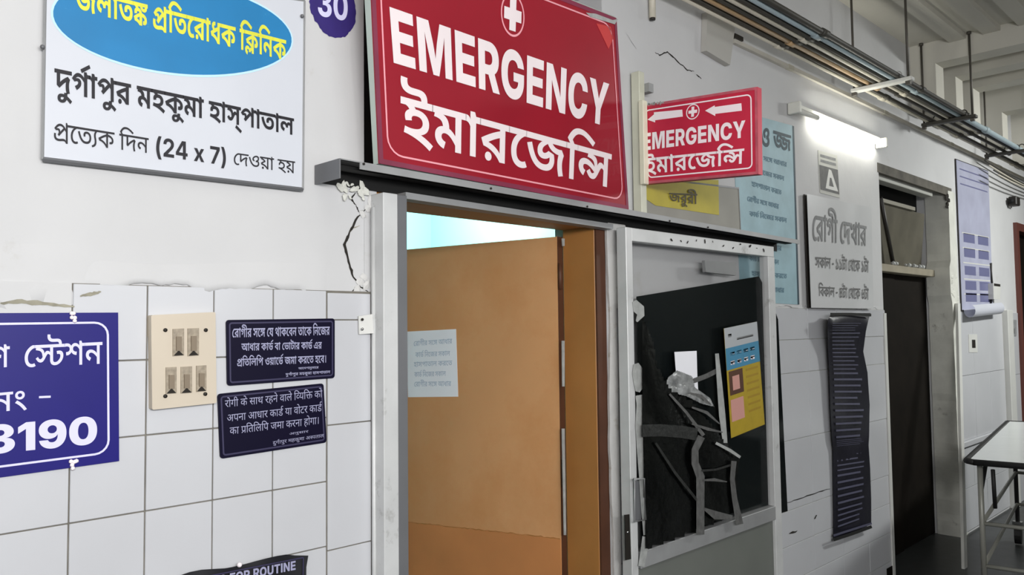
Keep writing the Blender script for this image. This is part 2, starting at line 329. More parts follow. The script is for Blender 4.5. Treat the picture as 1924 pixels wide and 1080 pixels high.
# outlines of the letters on the signs (quadratic outlines, packed)
# each contour is a flat run of steps: (step in x)*2 + 1 if the point lies on the curve, step in y
OUTLINES = [
[[881,30,-142,0,-254,39,-214,90,-174,154,-63,114,253,36,70,-121,166,-139,212,-58,137,0,140,0,122,51,1,40,0,34,-30,44,-15,15,187,-5,-62,-29,-124,-43,-146,-25,-99,0,-86,0,-136,28,-80,60,1,46,0,40,88,76,121,35,-38,-1,-62,0,-39,0,-623,0,1,111,2037,0,1,-111,-585,0,-56,0,-144,3,-51,1,-118,-20,-168,-47,-90,-48,1,-23,0,-20,44,-19,31,0,54,0,84,22,53,20,295,-44,14,-20,18,-51,1,-29,0,-50,-100,-95,-224,-61],[1803,196,0,-39,34,-92,31,-49,-259,-27,-36,54,-36,100,1,60,0,37,22,71,23,31,-150,11,-216,46,-146,67,-47,42,279,14,24,-18,88,-33,146,-21,109,0,22,0,42,2,33,1,125,-99,-38,-34,-42,-77]],
[[1575,622,1,-111,-191,0,1,-511,-265,0,1,315,55,-57,-32,28,-88,42,-55,0,-20,0,-48,-10,-34,-28,1,-27,0,-9,4,-15,3,-8,-227,-7,-10,33,-58,49,-88,26,-61,0,-34,0,-56,-13,-30,-24,1,-16,0,-35,114,-40,81,-13,-75,-113,-120,17,-176,57,-96,81,1,52,0,50,98,72,164,39,99,0,118,0,160,-39,87,-44,-35,6,22,36,112,36,63,0,70,0,110,-28,49,-24,-43,-16,-4,22,-6,44,1,22,1,50,-1135,0,1,111]],
[[631,622,1,-111,-191,0,1,-511,-265,0,1,444,-24,31,-88,36,-69,0,-9,0,1,111,41,0,46,0,80,-24,35,-39,-2,5,-6,36,1,13,1,75,219,0,47,-66]],
[[863,33,-188,0,-316,73,-242,173,-83,148,253,36,62,-108,150,-140,200,-66,133,0,78,0,114,14,74,30,36,45,1,29,0,33,-50,45,-78,23,-45,0,-46,0,-62,-24,1,-24,0,-11,8,-22,9,-10,-251,-19,-20,23,-16,40,1,15,0,50,100,62,164,28,93,0,150,0,208,-58,108,-99,1,-64,0,-59,-110,-102,-236,-61],[1487,622,1,-111,-1505,0,1,111]],
[[907,315,1,-322,-265,0,-76,35,-158,41,-166,22,-87,8,-93,115,102,28,204,46,210,41,107,16],[641,301,115,-50,-80,-12,-160,-28,-152,-32,-77,-18,-83,28,86,-4,166,-22,144,-35,51,-22,-4,17,-2,33,1,17],[1113,26,-36,0,-58,3,-29,2,11,102,10,-1,26,-1,15,0,54,0,36,18,1,13,0,27,-126,42,-109,9,-23,106,154,-12,232,-52,130,-81,1,-57,0,-50,-136,-68],[455,476,128,0,202,-49,118,-85,3,-54,-265,21,0,19,-40,29,-70,18,-47,0,-52,0,-52,-22,1,-19,0,-5,4,-11,3,-6,-247,-17,-12,17,-8,34,1,12,0,41,100,52,156,25],[237,563,91,-11,112,-23,100,-56,11,-43,-259,-3,-10,33,-100,48,-93,11],[1095,378,-148,0,-228,88,-57,70,253,14,18,-33,52,-35,60,-12,29,0,44,0,48,28,1,20,0,17,-60,19,-47,0,307,14,20,-13,20,-32,1,-22,0,-61,-176,-62],[1471,622,1,-111,-173,0,-29,7,-361,0,-23,-7,-899,0,1,111]],
[[1655,622,1,-111,-191,0,1,-351,-265,0,1,232,13,-52,-62,42,-124,66,-126,46,-124,24,-65,0,-80,0,-130,-29,-108,-52,-55,-35,-7,23,40,13,94,21,63,0,102,0,90,-55,1,-34,0,-16,-2,-28,-3,-5,-63,9,20,12,54,27,60,28,29,12,241,104,161,-79,-591,-269,-183,85,187,86,-73,-51,-81,-24,34,17,36,36,1,16,0,24,-52,21,-37,0,-28,0,-54,-9,-29,-9,-197,91,92,57,170,81,192,43,117,0,100,0,168,-34,162,-64,89,-45,-7,-21,-4,20,-8,52,1,25,1,126,219,0,47,-66],[1463,-43,-261,0,-16,20,-62,25,-90,12,-61,0,-90,0,-218,-17,-127,0,-76,0,-164,14,-144,40,-88,79,1,66,0,22,14,51,9,20,255,-18,-8,-13,-10,-35,1,-18,0,-41,66,-42,108,-14,69,0,110,0,176,17,105,0,74,0,126,-27,45,-27,1,130,267,1]],
[[631,622,1,-111,-191,0,1,-511,-265,0,1,511,-191,0,1,111,195,0,-32,18,-74,46,-27,19,100,81,194,92,216,39,131,0,96,0,174,-16,190,-39,232,-65,155,-48,-135,-89,-162,52,-228,64,-188,30,-103,0,-92,0,-140,-36,-102,-53,-37,-29,18,-16,48,-36,27,-14]],
[[819,622,1,-111,-113,0,-68,-17,-126,-49,-96,-63,-58,-75,1,-44,0,-60,72,-67,106,-27,55,0,36,0,68,7,45,11,101,-100,-66,-19,-128,-13,-69,0,-148,0,-220,61,-118,119,1,85,0,69,100,117,180,89,125,23,-127,-43,-32,-2,-82,-2,-63,0,-203,0,1,111]],
[[1279,622,1,-111,-191,0,1,-511,-265,0,-74,54,-208,81,-256,55,-149,12,-99,119,184,51,438,94,211,28,-35,-33,1,50,-847,0,1,111],[821,397,43,-21,-130,-19,-234,-49,-127,-30,82,-8,176,-39,170,-62,69,-41,-39,-10,-2,23,-4,46,1,22],[341,-12,-62,0,-84,43,1,32,0,32,84,43,63,0,64,0,82,-43,1,-32,0,-32,-82,-43]],
[[1279,622,1,-111,-189,0,1,-511,-265,0,-74,54,-210,81,-256,55,-149,12,-99,119,184,51,438,95,213,27,-43,-33,1,161],[823,398,43,-22,-132,-19,-234,-49,-127,-30,82,-8,176,-39,170,-62,69,-41,-37,-10,-2,23,-4,49,1,30],[475,629,32,0,62,-3,31,-2,-15,-102,-8,1,-26,1,-19,0,-50,0,-46,-20,1,-14,0,-25,92,-32,89,-9,-153,-77,-86,22,-126,46,-66,56,1,37,0,28,52,56,130,37]],
[[1737,622,1,-111,-653,0,1,-60,5,-41,1,-410,-265,0,-74,54,-208,81,-256,55,-149,12,-99,119,184,51,438,94,211,28,-37,-29,1,46,-845,0,1,111],[821,397,43,-21,-86,-13,-162,-30,-160,-35,-83,-20,82,-8,176,-39,170,-62,69,-41,-37,-10,-2,18,-6,44,1,25],[1653,258,0,-34,-54,-60,-132,-38,-119,0,-42,0,-70,3,-29,3,9,111,10,-1,30,-1,25,0,72,0,44,25,1,18,0,33,-172,52,-163,14,1,109,164,-11,270,-61,162,-96]],
[[1127,551,1,-61,-3,10,140,-10,232,-59,142,-92,1,-61,0,-37,-62,-56,-130,-32,-99,0,-42,0,-62,3,-27,2,11,111,10,-1,30,-1,17,0,52,0,48,19,1,18,0,31,-136,46,-119,12,7,43,1,-316,-245,-10,-94,36,-178,54,-206,35,-137,9,-97,116,112,29,240,54,240,43,109,14,-1,-20,1,70],[863,430,61,-27,-78,-10,-178,-31,-170,-35,-63,-16,-13,14,98,-7,166,-32,138,-39,49,-22,-2,18,-4,32,1,17],[1721,622,1,-111,-1739,0,1,111],[337,169,100,0,146,-40,45,-38,26,24,68,18,43,0,52,0,88,-34,47,-29,-81,19,1,52,263,13,1,-197,-265,0,1,102,43,-79,-14,20,-56,38,-37,0,-24,0,-26,-15,1,-15,0,-4,2,-11,3,-4,-221,-6,-6,44,-86,44,-59,0,-36,0,-36,-17,1,-12,0,-16,46,-22,59,-11,-85,-99,-126,23,-146,78,1,57,0,50,152,67]],
[[1291,622,1,-111,-191,0,1,-511,-265,0,1,209,41,-51,-62,40,-144,65,-146,40,-69,0,-48,0,-70,-23,1,-24,0,-22,64,-30,71,-14,-119,-111,-134,27,-154,97,1,58,0,54,100,69,158,33,85,0,92,0,164,-28,150,-51,73,-37,-39,-10,-4,24,-2,51,1,22,1,123,-851,0,1,111]],
[[1291,622,1,-106,-885,0,1,-279,-53,20,72,39,194,73,234,66,135,27,179,-75,-30,-26,-38,-58,-20,-64,1,-36,0,-40,32,-96,37,-52,-247,-26,-36,54,-38,101,1,59,0,37,28,70,46,61,27,25,75,-51,-116,-24,-224,-73,-204,-83,-89,-42,-207,68,1,325,-171,0,1,106]],
[[-607,-266,-66,0,-144,25,-100,53,1,45,0,55,166,65,157,0,142,0,246,-38,246,-74,145,-56,-137,-80,-118,53,-212,72,-192,37,-87,0,-62,0,-56,-21,1,-17,0,-19,50,-16,45,0,52,0,66,24,32,38,14,42,1,18,1,75,253,0,1,-49,0,-32,-30,-79,-88,-73,-174,-48]],
[[965,0,1,405,51,-45,-46,31,-104,58,-114,46,-130,28,-71,0,-96,0,-114,-44,-51,-28,-23,1,40,13,100,17,77,0,90,0,120,-34,64,-57,1,-34,0,-60,-174,-99,-175,-49,-147,103,116,26,140,51,1,29,0,17,-44,20,-51,0,-40,0,-86,-12,-51,-14,-203,83,68,51,154,79,178,47,107,0,96,0,166,-34,162,-66,95,-47,-83,12,0,12,-8,46,1,33,1,103,209,0,45,-66,197,0,1,-106,-193,0,1,-516]],
[[-593,740,691,177,101,-90,-679,-183]],
[[621,622,1,-106,-193,0,1,-516,-251,0,1,446,-24,32,-90,38,-69,0,-9,0,1,106,41,0,46,0,82,-25,35,-38,-2,5,-6,36,1,13,1,75,205,0,47,-66]],
[[1541,622,1,-106,-193,0,1,-516,-251,0,1,392,15,-52,-64,44,-124,68,-124,47,-128,24,-65,0,-80,0,-130,-30,-110,-52,-55,-35,-5,21,38,13,92,20,63,0,100,0,92,-56,1,-35,0,-16,-2,-27,-3,-5,-57,9,20,12,52,26,60,28,29,12,241,105,153,-76,-589,-269,-175,82,187,85,-75,-50,-79,-24,34,17,38,36,1,17,0,24,-54,22,-41,0,-26,0,-54,-9,-29,-9,-193,89,90,57,172,81,188,43,115,0,104,0,168,-35,164,-66,89,-46,-9,-19,-4,21,-8,52,1,26,1,126,205,0,47,-66]],
[[1273,622,1,-106,-193,0,1,-516,-253,0,-72,55,-210,83,-258,57,-149,12,-97,116,184,51,436,95,213,29,-35,-34,1,52,-851,0,1,106],[825,406,43,-22,-134,-20,-244,-51,-129,-32,84,-9,184,-41,174,-64,67,-43,-35,-10,-2,23,-4,46,1,23],[345,-11,-62,0,-82,42,1,31,0,31,82,42,63,0,62,0,80,-41,1,-32,0,-31,-80,-42]],
[[1307,622,1,-106,-193,0,1,-516,-253,0,1,130,35,-53,-72,52,-138,74,-138,41,-77,0,-48,0,-72,-25,1,-26,0,-26,80,-31,71,-12,-71,-112,-120,18,-148,58,-70,71,1,38,0,53,98,67,158,32,83,0,100,0,168,-27,144,-57,67,-44,-39,-14,-2,24,-2,48,1,25,1,212,-877,0,1,106],[639,321,0,-5,-2,-18,-3,-9,-247,32,-4,48,-60,56,-142,29,-129,6,49,98,111,-16,118,-7,164,-33,102,-54,48,-76]],
[[523,486,182,0,214,-54,96,-84,1,-44,0,-82,-208,-88,-191,-14,-39,38,100,-13,196,-39,196,-53,95,-33,-135,-89,-96,35,-210,59,-232,47,-252,36,-141,12,43,101,70,-9,134,-10,71,0,130,0,152,26,70,45,1,30,0,38,-116,45,-101,0,-58,0,-72,-11,-32,-21,1,-16,0,-5,8,-14,5,-5,-237,-18,-12,15,-14,38,1,17,0,36,94,55,178,29],[297,432,-10,33,-100,48,-93,11,143,44,93,-11,112,-23,100,-56,9,-43],[1159,622,1,-106,-1177,0,1,106]],
[[1725,622,1,-106,-651,0,1,-60,5,-39,1,-417,-253,0,-72,54,-210,85,-256,56,-149,12,-97,116,186,51,432,95,213,28,-37,-30,1,49,-847,0,1,106],[823,406,43,-23,-88,-13,-168,-32,-164,-36,-85,-21,84,-9,184,-41,172,-65,69,-42,-35,-10,-2,19,-6,44,1,26],[1639,261,0,-33,-54,-60,-132,-38,-115,0,-40,0,-70,3,-29,3,11,106,10,-1,30,-1,25,0,74,0,46,26,1,19,0,36,-176,54,-169,14,3,106,162,-11,268,-61,162,-97]],
[[1431,622,1,-106,-191,0,1,-516,-253,0,1,320,51,-45,-42,26,-68,29,-31,0,-24,0,-42,-14,-56,-43,-53,-43,-56,-44,-98,-56,-106,-25,-69,0,-58,0,-112,21,-104,51,-53,46,179,55,40,-33,58,-28,39,0,28,0,46,13,64,44,49,46,51,27,54,50,96,40,69,0,56,0,88,-26,57,-27,-33,-4,-2,20,-6,41,1,20,1,55,-1003,0,1,106],[491,248,-18,63,-40,74,-47,20,-48,21,-160,21,-123,7,71,112,139,-35,114,-10,142,-28,82,-43,36,-65,9,-47]],
[[-309,-12,563,-172,-109,-87,-569,167]],
[[857,35,-186,0,-312,73,-240,174,-83,150,241,33,64,-109,152,-142,202,-68,135,0,80,0,116,16,74,31,36,46,1,29,0,35,-52,47,-84,25,-47,0,-50,0,-62,-25,1,-24,0,-11,8,-22,9,-11,-239,-18,-20,22,-16,40,1,15,0,49,98,60,160,28,93,0,146,0,206,-58,108,-99,1,-64,0,-60,-110,-101,-234,-61],[1481,622,1,-106,-1499,0,1,106]],
[[1565,622,1,-106,-193,0,1,-516,-253,0,1,317,51,-54,-34,29,-88,42,-55,0,-22,0,-50,-10,-36,-28,1,-28,0,-9,4,-15,3,-8,-215,-7,-10,34,-60,50,-88,26,-61,0,-38,0,-58,-14,-32,-25,1,-16,0,-37,116,-41,85,-14,-73,-108,-118,17,-174,56,-94,80,1,51,0,50,96,71,162,39,99,0,116,0,160,-39,85,-44,-35,6,22,35,112,36,63,0,70,0,110,-28,51,-24,-41,-16,-4,22,-6,44,1,22,1,54,-1135,0,1,106]],
[[1551,622,1,-77,-207,0,1,-518,-171,0,1,368,41,-62,-80,58,-134,81,-122,53,-124,25,-71,0,-80,0,-130,-30,-108,-50,-47,-30,-13,2,34,10,68,12,43,0,114,0,104,-62,1,-44,0,-12,-4,-21,-3,-5,-37,7,22,12,46,25,52,25,27,12,249,115,109,-58,-571,-268,-129,60,169,79,-71,-44,-63,-23,30,17,42,38,1,24,0,25,-58,28,-55,0,-30,0,-60,-8,-31,-10,-159,75,82,54,170,79,184,45,109,0,110,0,176,-41,170,-80,91,-60,-29,1,-6,23,-6,56,1,31,1,129,125,0,47,-66],[1343,-43,-167,0,-18,28,-62,36,-86,17,-53,0,-102,0,-198,-17,-115,0,-74,0,-156,14,-138,39,-84,74,1,61,0,17,8,42,11,19,171,-11,-8,-12,-8,-35,1,-19,0,-41,70,-49,128,-20,87,0,96,0,184,17,101,0,76,0,128,-26,45,-28,1,97,173,0]],
[[731,622,1,-77,-51,0,-64,-9,-140,-47,-124,-73,-78,-96,1,-58,0,-70,84,-82,124,-35,63,0,48,0,68,10,45,13,77,-68,-54,-19,-126,-16,-61,0,-130,0,-198,65,-112,119,1,81,0,80,120,130,206,92,127,21,-127,-34,-34,-2,-84,-2,-53,0,-267,0,1,77]],
[[823,47,-168,0,-290,80,-228,180,-81,153,169,22,68,-121,164,-157,214,-74,145,0,92,0,126,21,78,40,36,54,1,31,0,41,-62,65,-110,37,-73,0,-74,0,-68,-32,1,-28,0,-10,8,-22,11,-13,-169,-16,-14,20,-14,37,1,18,0,41,82,54,142,28,89,0,128,0,192,-57,108,-102,1,-66,0,-62,-106,-102,-220,-60],[1443,622,1,-77,-1461,0,1,77]],
[[541,622,1,-77,-143,0,121,21,-78,-32,-80,-51,-28,-52,1,-37,0,-33,32,-73,34,-78,1,-42,0,-37,-34,-67,-88,-57,-162,-45,-127,-14,-43,75,124,15,120,44,38,56,1,32,0,39,-32,75,-34,74,1,35,0,36,28,55,66,52,57,29,21,-20,-345,0,1,77]],
[[1651,622,1,-77,-649,0,1,-62,1,-20,1,-463,-171,0,-60,58,-208,101,-264,68,-147,9,-79,100,192,55,396,89,217,33,-41,-39,1,71,-849,0,1,77],[829,456,43,-28,-100,-14,-208,-43,-198,-48,-85,-23,106,-11,228,-58,194,-85,53,-50,-19,-3,-4,22,-6,46,1,30],[1543,283,0,-33,-52,-59,-122,-38,-101,0,-34,0,-60,2,-27,3,13,78,10,-1,34,-1,23,0,92,0,56,35,1,25,0,50,-200,71,-195,14,5,81,156,-9,256,-61,152,-95]],
[[565,622,1,-77,-205,0,1,-545,-171,0,1,545,-205,0,1,77,187,0,-32,19,-68,42,-25,21,74,63,162,96,212,54,147,0,106,0,190,-24,188,-48,198,-68,115,-43,-93,-60,-142,56,-222,72,-200,36,-111,0,-108,0,-158,-38,-116,-65,-45,-43,16,-15,56,-36,35,-19]],
[[1239,622,1,-77,-903,0,1,-295,-33,20,80,44,202,77,238,65,137,26,139,-66,-36,-34,-44,-64,-22,-71,1,-42,0,-48,32,-91,39,-55,-167,-19,-36,58,-40,109,1,60,0,40,24,71,44,58,23,20,35,-14,-114,-23,-218,-67,-208,-86,-105,-53,-133,46,1,334,-181,0,1,77]],
[[1239,622,1,-77,-207,0,1,-545,-171,0,1,238,35,-56,-66,45,-154,73,-160,43,-77,0,-70,0,-96,-36,1,-36,0,-29,80,-41,87,-16,-81,-77,-124,25,-142,87,1,54,0,50,96,66,148,32,77,0,102,0,172,-35,150,-60,69,-40,-29,-5,-6,23,-4,46,1,23,1,171,-877,0,1,77]],
[[169,294,0,83,62,175,110,160,73,58,285,0,-66,-74,-100,-163,-54,-163,1,-76,0,-66,46,-131,98,-146,77,-89,-283,0,-120,100,-124,220]],
[[107,0,1,113,525,235,64,30,92,50,50,50,1,31,0,32,-56,47,-100,26,-65,0,-70,0,-102,-29,-54,-53,1,-37,-293,0,0,74,130,109,234,60,157,0,156,0,234,-55,130,-99,1,-65,0,-45,-68,-80,-158,-93,-135,-61,-235,-109,1,-4,615,0,1,-127]],
[[85,135,1,122,617,471,207,0,1,-164,-119,0,-391,-301,1,-4,877,0,1,-124],[791,0,1,172,5,55,1,501,295,0,1,-728]],
[],
[[31,0,421,327,-1,-103,-395,313,329,0,93,-80,44,-39,74,-77,39,-37,-107,0,38,36,74,78,47,39,97,80,323,0,-403,-314,3,102,419,-325,-327,0,-109,93,-46,39,-74,77,-37,36,105,0,-38,-36,-72,-77,-45,-39,-109,-93]],
[[163,0,603,596,1,3,-701,0,1,129,1025,0,1,-130,-603,-598]],
[[85,-138,78,89,96,147,46,131,1,65,0,76,-54,163,-98,163,-67,74,287,0,72,-58,110,-160,62,-175,1,-83,0,-112,-124,-221,-119,-99]],
[[721,622,1,-74,-45,0,-62,-8,-142,-47,-126,-74,-80,-98,1,-59,0,-71,84,-84,128,-35,63,0,50,0,68,10,45,13,73,-64,-54,-20,-124,-16,-63,0,-128,0,-194,66,-110,119,1,80,0,76,96,120,156,90,182,60,89,16]],
[[1233,622,1,-74,-905,0,1,-296,-29,20,78,44,204,78,240,65,137,25,135,-65,-38,-34,-46,-66,-20,-71,1,-43,0,-48,32,-91,37,-56,-157,-17,-36,57,-40,110,1,60,0,41,24,72,42,57,25,19,29,-9,-114,-24,-218,-66,-206,-86,-107,-54,-127,43,1,335,-181,0,1,74]],
[[1023,629,156,0,172,-78,1,-69,0,-48,-98,-76,-174,-57,-111,-21,-65,75,132,21,150,59,1,46,0,36,-82,38,-79,0,-70,0,-126,-24,-98,-36,-54,-40,1,-16,0,-16,38,-23,71,-5,-43,-77,-116,11,-118,58,1,43,0,35,82,70,146,58,188,36],[1371,224,0,-83,-248,-100,-211,0,-140,0,-254,49,-216,109,-180,178,-65,127,159,23,80,-142,198,-181,256,-84,167,0,124,0,164,52,1,56,0,39,-102,53,-79,16,169,37,88,-24,96,-77]],
[[1279,622,1,-74,-207,0,1,-548,-163,0,-82,56,-206,83,-268,57,-181,13,-73,93,60,20,136,38,140,36,69,16,-76,28,-198,45,-131,13,63,69,11,-19,-183,0,1,74],[907,548,-631,0,-35,9,82,-10,166,-43,144,-50,45,-23,11,-59,-70,-15,-154,-37,-144,-38,-55,-18,-21,14,166,-11,254,-55,200,-79,83,-48,-25,-5,-4,22,-4,49,1,23],[359,-8,-50,0,-72,33,1,27,0,26,72,35,51,0,52,0,70,-35,1,-26,0,-27,-70,-33]],
[[559,622,1,-74,-207,0,1,-548,-163,0,1,467,-24,34,-92,47,-73,0,-15,0,1,74,31,0,48,0,102,-30,33,-33,-2,5,-4,36,1,13,1,75,119,0,45,-66]],
[[489,499,160,0,196,-53,92,-82,1,-41,0,-82,-228,-95,-223,-7,17,14,90,-13,200,-48,204,-62,95,-37,-95,-57,-122,45,-206,67,-204,49,-226,38,-141,16,33,72,70,-10,130,-9,91,0,140,0,154,33,62,53,1,28,0,52,-154,56,-117,0,-70,0,-86,-14,-38,-26,1,-19,0,-8,8,-16,5,-7,-153,-15,-10,15,-14,33,1,13,0,37,90,53,156,27],[347,462,-10,32,-100,49,-93,10,57,45,93,-12,112,-22,102,-56,9,-43],[1089,622,1,-74,-1107,0,1,74]],
[[101,0,1,728,1049,0,1,-151,-681,0,1,-137,629,0,1,-147,-627,0,1,-142,681,0,1,-151]],
[[101,0,1,728,565,0,167,-263,16,-27,42,-87,42,-97,36,-91,13,-31,-75,0,10,31,36,90,42,98,42,86,17,28,163,263,567,0,1,-728,-365,0,1,302,0,24,4,78,6,92,4,93,1,40,29,0,-18,-43,-46,-94,-48,-90,-42,-75,-13,-25,-193,-302,-301,0,-195,302,-16,25,-42,75,-48,89,-48,95,-19,43,35,0,0,-40,4,-93,6,-92,4,-78,1,-24,1,-302]],
[[101,0,1,728,609,0,166,0,242,-60,132,-110,1,-76,0,-75,-136,-107,-248,-57,-169,0,-371,0,1,144,323,0,74,0,102,21,54,43,1,31,0,32,-54,43,-102,22,-73,0,-177,0,1,-579],[901,0,-343,332,387,0,355,-332]],
[[773,-10,-210,0,-318,91,-176,167,1,115,0,119,186,168,318,88,197,0,128,0,222,-37,172,-67,106,-92,13,-56,-369,0,-10,22,-46,34,-66,24,-86,12,-53,0,-104,0,-152,-50,-80,-96,1,-68,0,-68,80,-96,150,-51,109,0,94,0,130,31,66,54,1,37,71,-4,-349,0,1,133,635,0,1,-98,0,-97,-166,-140,-294,-75]],
[[101,0,1,728,395,0,387,-313,36,-30,74,-68,76,-82,37,-50,-35,-15,-6,39,-10,99,-8,94,1,31,1,295,373,0,1,-728,-393,0,-355,288,-44,37,-84,75,-84,88,-51,55,49,4,8,-52,12,-99,6,-81,1,-27,1,-288]],
[[763,-10,-198,0,-314,87,-182,167,1,119,0,121,184,167,316,87,195,0,134,0,226,-37,172,-71,108,-101,15,-64,-369,0,-8,26,-46,42,-70,29,-94,16,-55,0,-104,0,-150,-51,-78,-96,1,-68,0,-69,80,-96,148,-49,103,0,58,0,92,16,72,30,46,41,11,26,371,0,-12,-52,-96,-98,-166,-77,-234,-45]],
[[575,0,1,259,-541,469,429,0,221,-218,32,-30,50,-62,27,-37,-59,0,24,38,48,61,29,30,211,218,425,0,-527,-469,1,-259]],
[[711,622,-2,34,-64,29,-77,0,-123,0,-148,0,-176,26,-53,27,-42,21,-40,59,1,37,0,15,6,25,5,17,225,-7,-2,-10,-2,-15,1,-7,0,-21,18,-33,21,-11,24,-12,78,-11,83,0,123,0,116,0,134,-17,47,-23,38,-18,40,-60,3,-45],[515,489,178,0,212,-55,94,-83,1,-43,0,-82,-212,-89,-197,-13,-27,33,98,-13,196,-40,196,-55,95,-35,-125,-82,-102,37,-210,60,-224,48,-248,37,-141,12,41,96,70,-10,134,-9,75,0,132,0,152,27,68,47,1,29,0,40,-122,48,-105,0,-62,0,-74,-11,-32,-23,1,-16,0,-6,8,-14,5,-6,-221,-17,-12,15,-14,37,1,16,0,37,94,54,172,29],[307,438,-10,32,-100,49,-93,10,125,45,93,-12,112,-22,100,-56,9,-43],[1145,622,1,-100,-1163,0,1,100]],
[[1299,622,1,-100,-195,0,1,-522,-235,0,1,131,35,-53,-72,52,-138,77,-142,44,-79,0,-54,0,-76,-28,1,-28,0,-27,82,-34,75,-13,-67,-105,-118,18,-144,58,-70,70,1,37,0,52,98,67,154,32,83,0,104,0,170,-31,142,-60,67,-44,-37,-12,-4,24,-2,48,1,24,1,223,-885,0,1,100],[631,322,0,-6,-2,-17,-3,-8,-229,30,-4,50,-62,58,-144,31,-131,6,47,93,107,-15,114,-6,162,-33,102,-54,48,-78]],
[[609,622,1,-100,-195,0,1,-522,-235,0,1,451,-24,31,-90,40,-69,0,-11,0,1,100,39,0,46,0,86,-26,35,-37,-2,5,-6,36,1,13,1,75,189,0,47,-66]],
[[1261,622,1,-100,-195,0,1,-522,-235,0,-70,56,-210,87,-260,58,-149,12,-93,113,186,53,430,94,215,30,-39,-36,1,55,-853,0,1,100],[829,419,43,-24,-136,-20,-262,-56,-131,-34,88,-9,196,-44,180,-69,65,-45,-31,-9,-2,23,-6,46,1,25],[349,-10,-58,0,-82,40,1,30,0,31,82,40,59,0,60,0,80,-40,1,-31,0,-30,-80,-40]],
[[791,622,1,-100,-93,0,-66,-14,-132,-49,-106,-66,-64,-82,1,-48,0,-63,76,-73,114,-29,57,0,40,0,68,8,45,11,93,-89,-62,-19,-128,-14,-67,0,-142,0,-212,62,-116,119,1,84,0,72,106,122,188,90,127,23,-127,-41,-34,-2,-82,-2,-59,0,-225,0,1,100]],
[[861,39,-138,0,-242,39,-208,91,-170,154,-63,115,227,31,68,-122,168,-142,214,-62,137,0,144,0,130,55,1,46,0,34,-30,44,-15,15,167,-4,-60,-28,-122,-44,-144,-25,-95,0,-84,0,-132,28,-76,59,1,44,0,41,98,81,129,34,-38,-1,-74,0,-41,0,-621,0,1,100,1993,0,1,-100,-599,0,-54,0,-124,3,-47,1,-130,-25,-170,-51,-80,-49,1,-23,0,-22,50,-21,33,0,60,0,92,26,61,23,263,-40,14,-20,20,-53,1,-30,0,-50,-98,-93,-218,-59],[1747,199,0,-42,34,-92,35,-51,-229,-24,-38,55,-36,103,1,61,0,41,26,74,23,31,-150,8,-216,44,-144,67,-49,44,245,14,26,-21,92,-36,148,-23,111,0,24,0,44,2,33,1,111,-91,-40,-37,-42,-79]],
[[609,622,1,-100,-195,0,1,-522,-235,0,1,522,-195,0,1,100,193,0,-32,18,-72,45,-27,20,92,75,184,93,214,44,137,0,98,0,180,-19,190,-41,220,-66,143,-47,-121,-80,-156,54,-226,67,-192,32,-107,0,-98,0,-146,-37,-106,-57,-39,-34,18,-15,50,-36,29,-16]],
[[1863,622,1,-100,-195,0,1,-522,-235,0,1,304,49,-49,-44,30,-74,31,-31,0,-26,0,-42,-15,-56,-42,-53,-44,-54,-45,-98,-58,-104,-25,-69,0,-58,0,-108,21,-104,51,-53,46,167,52,44,-38,60,-30,41,0,28,0,52,13,68,44,49,46,51,32,52,54,92,39,67,0,58,0,90,-28,61,-29,-33,-3,-4,21,-6,43,1,17,1,84,-1449,0,1,100],[1017,264,-71,-7,-16,62,-46,75,-39,18,-50,21,-154,22,-117,7,67,105,131,-32,108,-10,134,-30,78,-44,38,-64,7,-46],[395,427,120,0,212,-39,204,-73,111,-52,-101,-58,-74,30,-168,55,-172,34,-83,0,-62,0,-68,-23,1,-23,0,-21,58,-31,67,-12,-105,-100,-122,26,-140,88,1,54,0,49,94,64,150,32]],
[[757,622,1,-87,-69,0,-66,-11,-136,-48,-116,-70,-72,-90,1,-54,0,-67,80,-78,120,-32,61,0,44,0,68,9,45,12,83,-77,-58,-19,-124,-15,-67,0,-134,0,-204,64,-112,119,1,82,0,70,88,117,148,92,182,65,95,18]],
[[381,117,-56,0,-104,21,-100,51,-55,46,149,45,48,-42,66,-28,41,0,30,0,56,17,68,48,49,46,49,30,54,53,96,40,63,0,62,0,98,-32,63,-33,19,-44,-17,-51,-52,33,-80,38,-35,0,-28,0,-44,-16,-58,-43,-51,-45,-54,-47,-94,-60,-102,-27],[519,261,-18,65,-42,77,-49,22,-48,22,-168,22,-125,8,49,92,123,-27,114,-9,146,-28,88,-45,44,-65,9,-47],[2001,622,1,-87,-795,0,1,-324,0,-40,18,-35,15,-8,32,-18,71,0,70,0,122,32,53,27,52,26,58,60,1,31,0,27,-58,29,-65,0,-24,0,-52,-3,-21,-2,-27,86,40,5,86,6,51,0,88,0,120,-32,64,-60,1,-44,0,-57,-106,-104,-83,-38,-76,-35,-188,-42,-109,0,-88,0,-112,22,-35,17,-36,19,-50,61,1,62,1,152,9,25,-4,20,-4,45,1,24,1,66,-1023,0,1,87],[1605,622,-2,37,-70,32,-79,0,-171,0,-140,0,-160,23,-51,23,-48,21,-46,60,1,39,0,14,6,25,5,16,191,-6,-4,-10,-2,-16,1,-9,0,-21,18,-34,21,-11,26,-13,90,-13,91,0,157,0,112,0,128,-17,47,-22,36,-17,38,-58,3,-43]],
